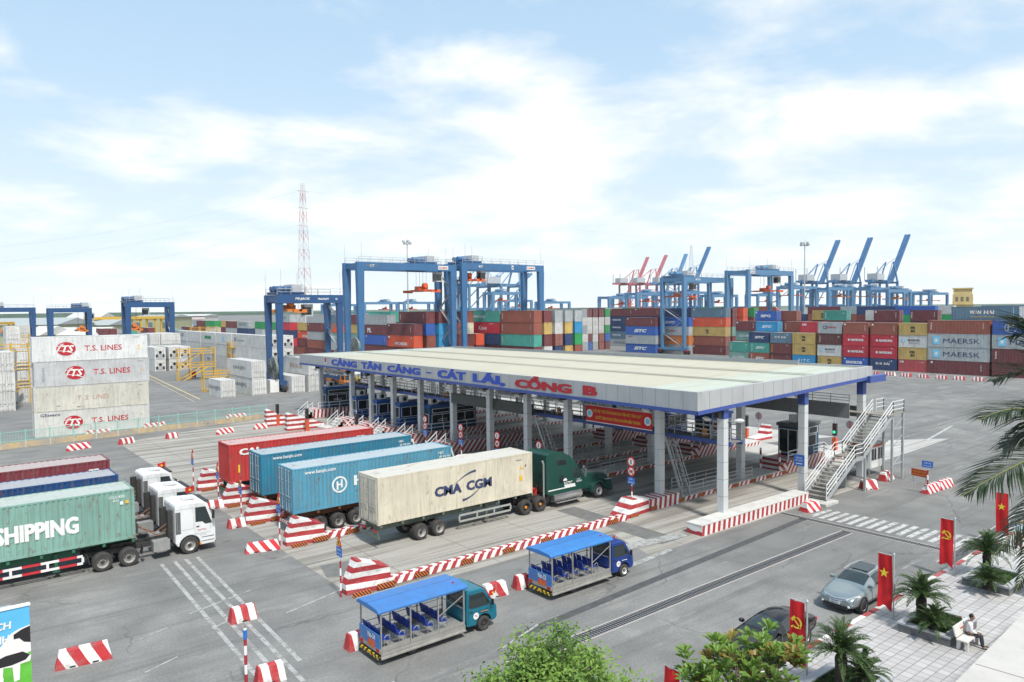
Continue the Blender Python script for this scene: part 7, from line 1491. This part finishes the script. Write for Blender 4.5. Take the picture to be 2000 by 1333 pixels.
def frond(b, pts, n, ll, lw, droop, rr, taper=True, vee=.3):
    """feather leaf along a curve: rachis plus two rows of leaflets"""
    pts = [Vector(p) for p in pts]; k = len(pts)-1; b.tube(pts, rr, 5, 1, r2=rr*.3)
    for i in range(n):
        t = (i+.5)/n*.97+.03; f = t*k; j = min(k-1, int(f)); p = pts[j].lerp(pts[j+1], f-j); d = (pts[j+1]-pts[j]).normalized(); side_ = d.cross(Vector((0, 0, 1)));
        if side_.length < .05: side_ = Vector((1, 0, 0))
        side_.normalize(); up = side_.cross(d); L_ = ll*(sin(pi*min(1, .12+t*.9))**.7) if taper else ll
        for s in (-1, 1): leaflet(b, p, side_*s*(1-.45*t)+d*(.45+.5*t)+up*vee+Vector((rnd.uniform(-.08, .08), rnd.uniform(-.08, .08), rnd.uniform(-.08, .08))), up, L_*rnd.uniform(.85, 1.1), lw, droop)
def cycad(loc, trunk, nf, fl, label, seed):
    r = random.Random(seed); o = thing('cycad_palm', label, 'palm', loc, 0, 'cycads in the sidewalk planters')
    b = MB(); pr_ = [(.21*(1+.12*r.uniform(-1, 1))+(.06 if i in (0,) else 0), trunk*i/10) for i in range(11)]; b.lathe(pr_ + [(.1, trunk+.08), (0, trunk+.1)], n=14); b.build('trunk', m_bark, o)
    b = MB()
    for i in range(nf):
        a = i*2.399+r.uniform(-.2, .2); e = radians(r.uniform(15, 85)) if i % 3 else radians(r.uniform(-10, 35)); L_ = fl*r.uniform(.9, 1.12); pts = []; p = Vector((0, 0, trunk)); el = e+.35
        for s in range(7): pts.append(p.copy()); p = p+Vector((cos(a)*cos(el), sin(a)*cos(el), sin(el)))*L_/6; el -= .2+.03*s
        frond(b, pts, 26, fl*.17, .036, .16, .018, vee=.4)
    b.build('crown', [m_leafc, M('rachis_green', (.13, .15, .05))], o); return o
def planter(x0, y0, lx, ly, label):
    o = thing('planter', label, 'planter', (x0, y0, .16), 0, 'grey stone planters'); ms = M('dark_granite', (.13, .135, .14), .5, var=.3, scale=5, dirt=.2); mt_ = M('granite_coping', (.36, .37, .385), .5, var=.12, scale=5); b = MB()
    b.box(0, lx, 0, .25, 0, .34); b.box(0, lx, ly-.25, ly, 0, .34); b.box(0, .25, .25, ly-.25, 0, .34); b.box(lx-.25, lx, .25, ly-.25, 0, .34); b.build('wall', ms, o)
    b = MB(); b.box(-.03, lx+.03, -.03, .3, .34, .42); b.box(-.03, lx+.03, ly-.3, ly+.03, .34, .42); b.box(-.03, .3, .3, ly-.3, .34, .42); b.box(lx-.3, lx+.03, .3, ly-.3, .34, .42); b.build('coping', mt_, o)
    b = MB(); b.quad((.25, .25, .3), (lx-.25, .25, .3), (lx-.25, ly-.25, .3), (.25, ly-.25, .3)); b.build('soil', M('planter_soil', (.06, .05, .035), .95), o)
    g = MB(); rr = random.Random(int(x0))
    for _ in range(1500):
        p = Vector((rr.uniform(.32, lx-.32), rr.uniform(.32, ly-.32), .3)); d = Vector((rr.uniform(-.5, .5), rr.uniform(-.5, .5), 1)); leaflet(g, p, d, Vector((rr.uniform(-1, 1), rr.uniform(-1, 1), .1)).normalized(), rr.uniform(.08, .16), .03, .1)
    o2 = g.build('lawn', foliage_mat('planter_grass', (.03, .09, .015), (.04, .11, .02), (.07, .13, .03)) if 'planter_grass' not in MATS else MATS['planter_grass'], o); o2['kind'] = 'stuff'
PL = [(25.2, 12.3, 'stone planter at the bottom edge, left of the seated man'), (33.35, 12.3, 'stone planter beside the bench with the seated man'), (41.45, 12.65, 'stone planter next to the empty bench')]
for i, (px, py, lab) in enumerate(PL):
    planter(px, py, 2.95, 2.1, lab)
    for (u_, v_), tr_h, nf, fl, nm, sd in ((((1650, 1350), (1803, 1214), (1922, 1118))[i], 1.05, 64, 1.42, 'tall cycad on a dark trunk, ', 11), (((1694, 1352), (1831, 1236), (1937, 1150))[i], .3, 52, 1.12, 'low bushy cycad, ', 21)):
        g = G(u_, v_, .46); cycad((g.x, min(g.y+.15, py+1.6), .42), tr_h+(.25 if i == 0 else 0), nf, fl, nm+('at the bottom edge', 'in the planter by the seated man', 'in the planter by the empty bench')[i], sd+i)
def bench(x, y, label):
    o = thing('bench', label, 'bench', (x, y, .16), 0, 'white stone benches'); m = M('bench_stone', (.6, .58, .54), .7, var=.12, scale=4, dirt=.15)
    b = MB(); b.box(0, 1.5, 0, .45, .4, .48); b.build('seat', m, o, bevel=.03)
    b = MB(); b.prism([(.42, .5), (.5, .5), (.62, .92), (.54, .94)], 'x', .03, 1.47); b.build('backrest', m, o, bevel=.03)
    for xx in (.12, 1.24): b = MB(); b.prism([(.04, 0), (.14, 0), (.2, .4), (.02, .4)], 'x', xx, xx+.14); b.prism([(.36, 0), (.48, 0), (.46, .4), (.3, .4)], 'x', xx, xx+.14); b.build('leg', m, o, bevel=.015)
    b = MB(); b.box(.55, .95, .445, .452, .62, .78); b.build('red_motif', M('motif_red', (.45, .1, .08)), o, (0, .03, 0))
bench(33.3, 11.6, 'white stone bench with a man sitting on it'); bench(41.9, 11.6, 'empty white stone bench at the right edge')
# ------------------------------------------------------------------ people
m_skin = M('skin', (.3, .16, .1), .55, var=.05); m_shirt = M('white_shirt', (.62, .6, .63), .7, var=.05); m_trou = M('dark_trousers', (.03, .04, .055), .8, var=.1); m_hair = M('black_hair', (.012, .01, .01), .6); m_shoe = M('dark_shoes', (.03, .022, .02), .4)
def skinned(name, verts, edges, radii, mat_, parent, sub=2, root=0):
    me = bpy.data.meshes.new(name); me.from_pydata(verts, edges, []); me.materials.append(mat_); o = bpy.data.objects.new(name, me); C.objects.link(o); o.parent = parent
    md = o.modifiers.new('skin', 'SKIN'); md.use_smooth_shade = True
    for i, r in enumerate(radii): sv = me.skin_vertices[0].data[i]; sv.radius = r if isinstance(r, tuple) else (r, r); sv.use_root = (i == root)
    s = o.modifiers.new('sub', 'SUBSURF'); s.levels = sub; s.render_levels = sub; return o
def ell(b, c, r, n=14, mi=0):
    rows = []
    for i in range(n//2+1): th = pi*i/(n//2); rows.append((sin(th), cos(th)))
    vs = [(c[0]+r[0]*s*cos(2*pi*j/n), c[1]+r[1]*s*sin(2*pi*j/n), c[2]+r[2]*z) for s, z in rows for j in range(n)]
    b.add(vs, [(i*n+j, i*n+(j+1) % n, (i+1)*n+(j+1) % n, (i+1)*n+j) for i in range(n//2) for j in range(n)], mi)
def hand(parent, w, d, up, s):
    """palm with four curled fingers and a thumb from wrist w along d"""
    w = Vector(w); d = Vector(d).normalized(); up = Vector(up).normalized(); r = d.cross(up).normalized(); V = [w, w+d*.05, w+d*.09]; E_ = [(0, 1), (1, 2)]; R_ = [(.026, .02), (.038, .018), (.038, .016)]
    for k, (o_, L_) in enumerate(((-.03, .062), (-.01, .075), (.011, .07), (.031, .055))):
        i0 = len(V); V += [w+d*.1+r*o_, w+d*(.1+L_*.55)+r*o_*1.1-up*.012, w+d*(.1+L_)+r*o_*1.1-up*.035]; E_ += [(2, i0), (i0, i0+1), (i0+1, i0+2)]; R_ += [.0095, .009, .0075]
    i0 = len(V); V += [w+d*.04+r*s*.042, w+d*.085+r*s*.062-up*.015]; E_ += [(1, i0), (i0, i0+1)]; R_ += [.011, .009]
    return skinned('hand', V, E_, R_, m_skin, parent, 1)
def person(loc, rot, label, pose, shirt, trousers):
    """facing +x in its own frame"""
    o = thing('person', label, 'person', loc, rot)
    if pose == 'sit':
        hip, chest, neck, head = (0, 0, .56), (.03, 0, .86), (.06, 0, 1.08), (.1, 0, 1.22)
        legs = [((.42, s*.11, .55), (.5, s*.12 + (.04 if s > 0 else -.02), .1), (.62, s*.13, .04)) for s in (1, -1)]
        arms = [((.0, .22, .99), (-.16, .42, .86), (-.3, .6, .96), (-.4, .64, .96)), ((.06, -.21, .99), (.1, -.27, .74), (.33, -.16, .66), (.4, -.13, .64))]
    else:
        hip, chest, neck, head = (0, 0, .93), (.01, 0, 1.25), (.02, 0, 1.46), (.05, 0, 1.6)
        legs = [((.12, .1, .5), (.06, .1, .1), (.2, .1, .04)), ((-.06, -.1, .5), (-.22, -.1, .12), (-.1, -.1, .04))]
        arms = [((.0, .21, 1.38), (-.06, .27, 1.1), (.06, .26, .88), (.1, .25, .84)), ((.0, -.21, 1.38), (.05, -.27, 1.1), (.22, -.24, .95), (.27, -.23, .93))]
    V = [hip, tuple((Vector(hip)+Vector(chest))/2), chest, tuple(Vector(neck)-Vector((.01, 0, .07))), neck, head]; E_ = [(0, 1), (1, 2), (2, 3), (3, 4), (4, 5)]; R_ = [(.17, .13), (.16, .115), (.185, .125), (.11, .085), (.055, .055), (.05, .05)]
    for s, (kn, an, toe) in zip((1, -1), legs):
        i = len(V); h_ = (hip[0]+.02, s*.1, hip[2]-.02); V += [h_, kn, tuple((Vector(kn)+Vector(an))/2), an, toe]; E_ += [(0, i), (i, i+1), (i+1, i+2), (i+2, i+3), (i+3, i+4)]; R_ += [.1, .07, .06, .042, .038]
    for a in arms:
        i = len(V); V += list(a); E_ += [(3, i)] + [(i+k, i+k+1) for k in range(3)]; R_ += [.062, .05, .036, .026]
    skinned('body', V, E_, R_, m_skin, o, 2)
    # clothes follow the same skeleton, a little larger
    V2 = [hip, tuple((Vector(hip)+Vector(chest))/2), chest, tuple(Vector(neck)-Vector((.01, 0, .06)))]; E2 = [(0, 1), (1, 2), (2, 3)]; R2 = [(.185, .15), (.18, .135), (.2, .14), (.12, .095)]
    for a in arms: i = len(V2); V2 += [a[0], a[1], tuple(Vector(a[1]).lerp(Vector(a[2]), .85))]; E2 += [(3, i), (i, i+1), (i+1, i+2)]; R2 += [.078, .066, .05]
    skinned('shirt', V2, E2, R2, shirt, o, 2)
    V3 = [tuple(Vector(hip)+Vector((0, 0, .05))), hip]; E3 = [(0, 1)]; R3 = [(.17, .14), (.18, .15)]
    for s, (kn, an, toe) in zip((1, -1), legs): i = len(V3); V3 += [(hip[0]+.02, s*.1, hip[2]-.02), kn, tuple((Vector(kn)+Vector(an))/2), an]; E3 += [(1, i), (i, i+1), (i+1, i+2), (i+2, i+3)]; R3 += [.115, .085, .076, .066]
    skinned('trousers', V3, E3, R3, trousers, o, 2)
    hv = Vector(head); b = MB(); ell(b, hv+Vector((0, 0, .04)), (.098, .078, .125)); b.add([hv+Vector((.09, -.015, .05)), hv+Vector((.09, .015, .05)), hv+Vector((.12, .012, .015)), hv+Vector((.12, -.012, .015)), hv+Vector((.09, 0, .0))], [(0, 1, 2, 3), (3, 2, 4)])
    for s in (-1, 1): ell(b, hv+Vector((-.005, s*.08, .035)), (.022, .012, .034), 8)
    hd = b.build('head', m_skin, o, smooth=True); b = MB()
    for s in (-1, 1): ell(b, hv+Vector((.09, s*.03, .055)), (.008, .014, .008), 8)
    b.build('eye', m_hair, hd); b = MB(); ell(b, hv+Vector((.088, 0, -.025)), (.01, .026, .007), 8); b.build('mouth', M('lips', (.25, .09, .08)), hd)
    b = MB(); ell(b, hv+Vector((-.02, 0, .075)), (.098, .088, .112)); b.build('hair', m_hair, o, smooth=True)
    for (kn, an, toe) in legs: b = MB(); ell(b, (an[0]+.08, an[1], .045), (.14, .05, .05)); b.build('shoe', m_shoe, o, smooth=True)
    for s, a in zip((1, -1), arms): hand(o, a[3], Vector(a[3])-Vector(a[2]), (0, 0, 1), -s)
    return o
person((34.2, 11.87, .12), radians(-72), 'man in white shirt and dark trousers seated on the stone bench', 'sit', m_shirt, m_trou)
g = G(1990, 1072, .16); person((g.x, g.y, .16), radians(200), 'person in pale blue shirt walking behind the palm fronds', 'walk', M('pale_blue_shirt', (.4, .5, .62), .7), M('brown_trousers', (.12, .05, .035), .8))
# ------------------------------------------------------------------ trees in front
def leafy(name, label, base_, crown, R_, nleaf, size, mats, seed, clumps, rosette=False):
    r = random.Random(seed); o = thing(name, label, 'tree', base_); bv = Vector(base_); b = MB(); cen = Vector(crown)-bv; b.tube([(0, 0, 0), (.08, .05, cen.z*.35), (cen.x*.6, cen.y*.6, cen.z*.7)], .14, 8, r2=.07)
    cl = []
    for i in range(clumps):
        d = Vector((r.gauss(0, 1), r.gauss(0, 1), r.gauss(.35, .75))).normalized(); k = r.uniform(.45, 1.0); p = cen+Vector((d.x*R_[0]*k, d.y*R_[1]*k, d.z*R_[2]*k)); cl.append((p, d)); 
        if p.z > .4: b.tube([(cen.x*.55, cen.y*.55, cen.z*.66), cen*.8+p*.1+Vector((r.uniform(-.2, .2), r.uniform(-.2, .2), -.2)), p], .045, 5, r2=.012)
    b.build('trunk', m_bark2, o); f = MB()
    for p, d in cl:
        if rosette:
            for q in range(r.randint(1, 3)):
                c_ = p+Vector((r.gauss(0, .22), r.gauss(0, .22), r.gauss(0, .16))); tone = 1 if r.random() < .22 else 0; n_ = r.randint(8, 12)
                for j in range(n_):
                    a = 2*pi*j/n_+r.uniform(-.3, .3); e = r.uniform(.05, 1.1); dd = (Vector((cos(a)*cos(e), sin(a)*cos(e), sin(e)))+d*.3).normalized(); L_ = size*r.uniform(.75, 1.15); s = dd.cross(Vector((0, 0, 1))).normalized(); up = s.cross(dd); w = L_*.21
                    f.add([c_, c_+dd*L_*.35+s*w*.5+up*.01, c_+dd*L_*.75+s*w+up*.015, c_+dd*L_-up*.03, c_+dd*L_*.75-s*w+up*.015, c_+dd*L_*.35-s*w*.5+up*.01, c_+dd*L_*.6-up*.012], [(0, 1, 6), (1, 2, 6), (2, 3, 6), (3, 4, 6), (4, 5, 6), (5, 0, 6)], tone)
        else:
            rad = r.uniform(.25, .5); tone = 0 if r.random() < .6 else 1
            for j in range(nleaf//clumps):
                q = p+Vector((r.gauss(0, rad*.6), r.gauss(0, rad*.6), r.gauss(0, rad*.45))); dd = Vector((r.gauss(0, 1), r.gauss(0, 1), r.gauss(.1, .7))).normalized(); up = Vector((r.gauss(0, .5), r.gauss(0, .5), 1)).normalized(); leaflet(f, q, dd, up, size*r.uniform(.7, 1.3), size*.48, .15, tone)
    f.build('crown', mats, o); return o
m_l1 = foliage_mat('light_green_leaf', (.13, .24, .04), (.18, .3, .055), (.27, .36, .09)); m_l1b = foliage_mat('mid_green_leaf', (.08, .17, .03), (.12, .22, .04), (.18, .27, .07)); m_l2 = foliage_mat('broad_green_leaf', (.1, .2, .03), (.15, .26, .04), (.22, .3, .07), .35); m_l2b = foliage_mat('bronze_leaf', (.24, .17, .035), (.2, .2, .035), (.28, .13, .04), .35); m_l2c = foliage_mat('red_leaf', (.35, .02, .02), (.4, .04, .02), (.3, .03, .02))
leafy('small_leaved_tree', 'light green small-leaved tree at the bottom centre', (13.0, 13.4, .16), (12.8, 14.1, 4.15), (2.2, 1.9, 1.8), 15000, .14, [m_l1, m_l1b], 5, 150)
leafy('broad_leaved_tree', 'bush tree with big glossy leaves in front of the black car', (19.6, 13.3, .16), (19.9, 13.3, 2.75), (2.3, 1.5, 1.35), 0, .38, [m_l2, m_l2b, m_l2c], 8, 95, True)
# ------------------------------------------------------------------ big palm whose fronds reach in from the right
po = thing('tall_palm', 'tall palm whose long fronds reach in from the right edge', 'palm', (18.6, 3.9, .0)); b = MB(); b.tube([(0, 0, 0), (.1, .05, 4), (.0, .1, 8), (-.1, .1, 10.6)], .22, 12, r2=.15); b.build('trunk', m_bark2, po); off = Vector((18.6, 3.9, 0)); hub = at(2120, 862, 15.2)-off
def curve3(a, m_, c_, n=9): return [(a*(1-t)**2 + m_*2*t*(1-t) + c_*t*t) for t in [i/n for i in range(n+1)]]
b = MB()
FR = [((2120, 840), (2020, 795), (1905, 850), 14.6), ((2120, 860), (2020, 915), (1868, 1000), 14.2), ((2120, 850), (2080, 640), (1958, 690), 15.4), ((2120, 850), (2060, 720), (1925, 775), 15.6), ((2120, 880), (2040, 990), (1930, 1100), 14.9), ((2120, 890), (2060, 1000), (1975, 1170), 14.4), ((2120, 840), (2070, 670), (1985, 655), 15.0), ((2120, 850), (2060, 770), (1990, 905), 14.9), ((2120, 870), (2180, 700), (2250, 760), 15.8), ((2120, 870), (2220, 900), (2300, 1050), 15.0), ((2120, 860), (2030, 850), (1950, 905), 15.9)]
for i, (p, q, r_, d) in enumerate(FR):
    up_ = 36 if i not in (4, 5) else 15; pts = curve3(hub, at(q[0], q[1]-up_, d)-off, at(r_[0]+8, r_[1]-up_*.8, d)-off); frond(b, pts, 84 if i not in (4, 5) else 46, 1.2 if i not in (4, 5) else .8, .036, .14, .024, vee=.0)
b.build('crown', [m_leafp, M('palm_rachis', (.2, .2, .07))], po)
# ------------------------------------------------------------------ billboard and office canopy
bb = thing('billboard', 'painted milk billboard with cows and grass at the left edge', 'billboard', (-1.9, 18.75, 5.6)); BW, BH = 3.76, 2.65; b = MB(); b.box(0, BW, 0, .1, 0, BH); b.build('board', M('board_sky', (.1, .42, .68), .4, var=.15, scale=.9), bb); b = MB(); b.box(-.02, BW+.02, -.02, .12, BH, BH+.03); b.build('top_edge', m_wht, bb); b = MB()
for x in (.4, BW-.4): b.box(x-.1, x+.1, .105, .3, -5.6, BH)
b.build('post', m_galv, bb)
def blob(b, pts, mi, dz=.004): b.add([(BW+x, -dz, BH+z) for x, z in pts], [tuple(range(len(pts)))], mi)
b = MB(); blob(b, [(-BW, -BH), (0, -BH), (0, -.95), (-.3, -.9), (-.62, -1.0), (-1.4, -.9), (-2.6, -1.0), (-BW, -.85)], 0, .004)
blob(b, [(-.34, -.52), (-.2, -.46), (0, -.42), (0, -1.0), (-.2, -1.02), (-.42, -1.0), (-.6, -1.02), (-.66, -.9), (-.5, -.72)], 1, .006); blob(b, [(-.3, -.56), (-.15, -.48), (0, -.44), (0, -.8), (-.12, -.76), (-.2, -.66), (-.3, -.66)], 2, .009)
blob(b, [(-.66, -1.05), (-.4, -1.0), (-.1, -.98), (0, -1.08), (-.02, -1.2), (-.2, -1.22), (-.22, -1.55), (-.32, -1.57), (-.34, -1.25), (-.5, -1.22), (-.52, -1.5), (-.64, -1.5)], 1, .012); blob(b, [(-.7, -1.05), (-.45, -.97), (-.15, -.96), (-.02, -1.06), (-.1, -1.15), (-.35, -1.2), (-.6, -1.2)], 2, .015); blob(b, [(-.66, -1.42), (-.5, -1.42), (-.52, -1.7), (-.66, -1.7)], 1, .018)
for k in range(3): blob(b, [(-1.3-k*.8, -1.1), (-.95-k*.8, -1.0), (-.8-k*.8, -1.15), (-.85-k*.8, -1.6), (-1.0-k*.8, -1.3), (-1.25-k*.8, -1.6)], 1+k % 2, .008)
b.build('painted_cows', [M('paint_grass', (.12, .45, .05), .5, var=.3, scale=3), M('paint_cream', (.72, .7, .66), .5, var=.08), M('paint_dark', (.02, .018, .02), .5)], bb)
letter(bb, 'LỊCH', (BW-.33-.24, -.01, BH-.35), (1, 0, 0), (0, 0, 1), .48, .21, 'white', .05, .1); letter(bb, 'NINH', (BW-.37-.24, -.01, BH-.62), (1, 0, 0), (0, 0, 1), .48, .17, 'white', .05, .1)
lg_ = thing('entrance_canopy', 'pale concrete canopy slab of the office at the bottom right corner', 'canopy'); b = MB(); e0 = G(1865, 1333, 4); e1 = G(2000, 1197, 4); dd = (e1-e0); b.prism([(e0.x-dd.x*.16, e0.y-dd.y*.16), (e0.x-dd.x*.16, -1), (e1.x+dd.x*1.2, -1), (e1.x+dd.x*1.2, e1.y+dd.y*1.2)], 'z', 3.65, 4.0); b.build('slab', M('pale_cement', (.46, .44, .41), .85, var=.1, scale=1.2, dirt=.15, bmp=.25), lg_)
b = MB(); b.box(30, 36.5, 1, 1.5, 0, 3.65); b.box(24, 24.5, 1, 1.5, 0, 3.65); b.build('support', m_conc, lg_)
b = MB(); b.bar(G(1905, 1297, 4.004), G(2000, 1325, 4.004), .025, .006); b.build('crack', M('crack_dark', (.12, .115, .11)), lg_)
# ------------------------------------------------------------------ air
hz_ = MB(); hz_.box(-700, 1500, -700, 1500, -2.6, 112); ho = hz_.mesh('haze', bpy.data.materials.new('haze_air')); hm = ho.materials[0]; hm.use_nodes = True; t = hm.node_tree; t.nodes.clear(); po_ = nd(t, 'ShaderNodeOutputMaterial'); pv = nd(t, 'ShaderNodeVolumePrincipled'); pv.inputs['Color'].default_value = (.86, .93, 1, 1); pv.inputs['Density'].default_value = .0001; pv.inputs['Anisotropy'].default_value = .3; t.links.new(pv.outputs[0], po_.inputs['Volume'])
if HAZE: kind(put('haze', ho), 'stuff')
# far rows beyond the second yard lane, too many and small to tell apart
rr = random.Random(9)
for X_, u0, u1, n_, ly in ((262, 1428, 1862, 5, 12.19), (300, 1180, 1500, 5, 12.19), (250, 1700, 2010, 5, 12.19)):
    ya, yb_ = PX(u0, 600, X_).y, PX(u1, 600, X_).y; y = yb_
    while y < ya:
        hgt = n_-(rr.random() < .25); 
        for lv in range(int(hgt)): FILL.box(X_, X_+2.44, y, y+ly, lv*2.76+.01, lv*2.76+2.74, list(PAINT).index(rr.choice(['mar', 'mar', 'brn', 'brn', 'red', 'blu', 'nav', 'gry', 'sla', 'grn', 'wht'])))
        y += ly+.4
FILL.build('stacked_containers', [M('box_'+k, c[1], .6, var=.2, scale=.8, dirt=.3) for k, c in PAINT.items()])['kind'] = 'stuff' if FILL.v else 0
for o in bpy.data.objects:
    l = o.get('label')
    if l and not 4 <= len(l.split()) <= 16: print('LABEL', len(l.split()), l)
print('containers', NCONT, 'objects', len(bpy.data.objects))
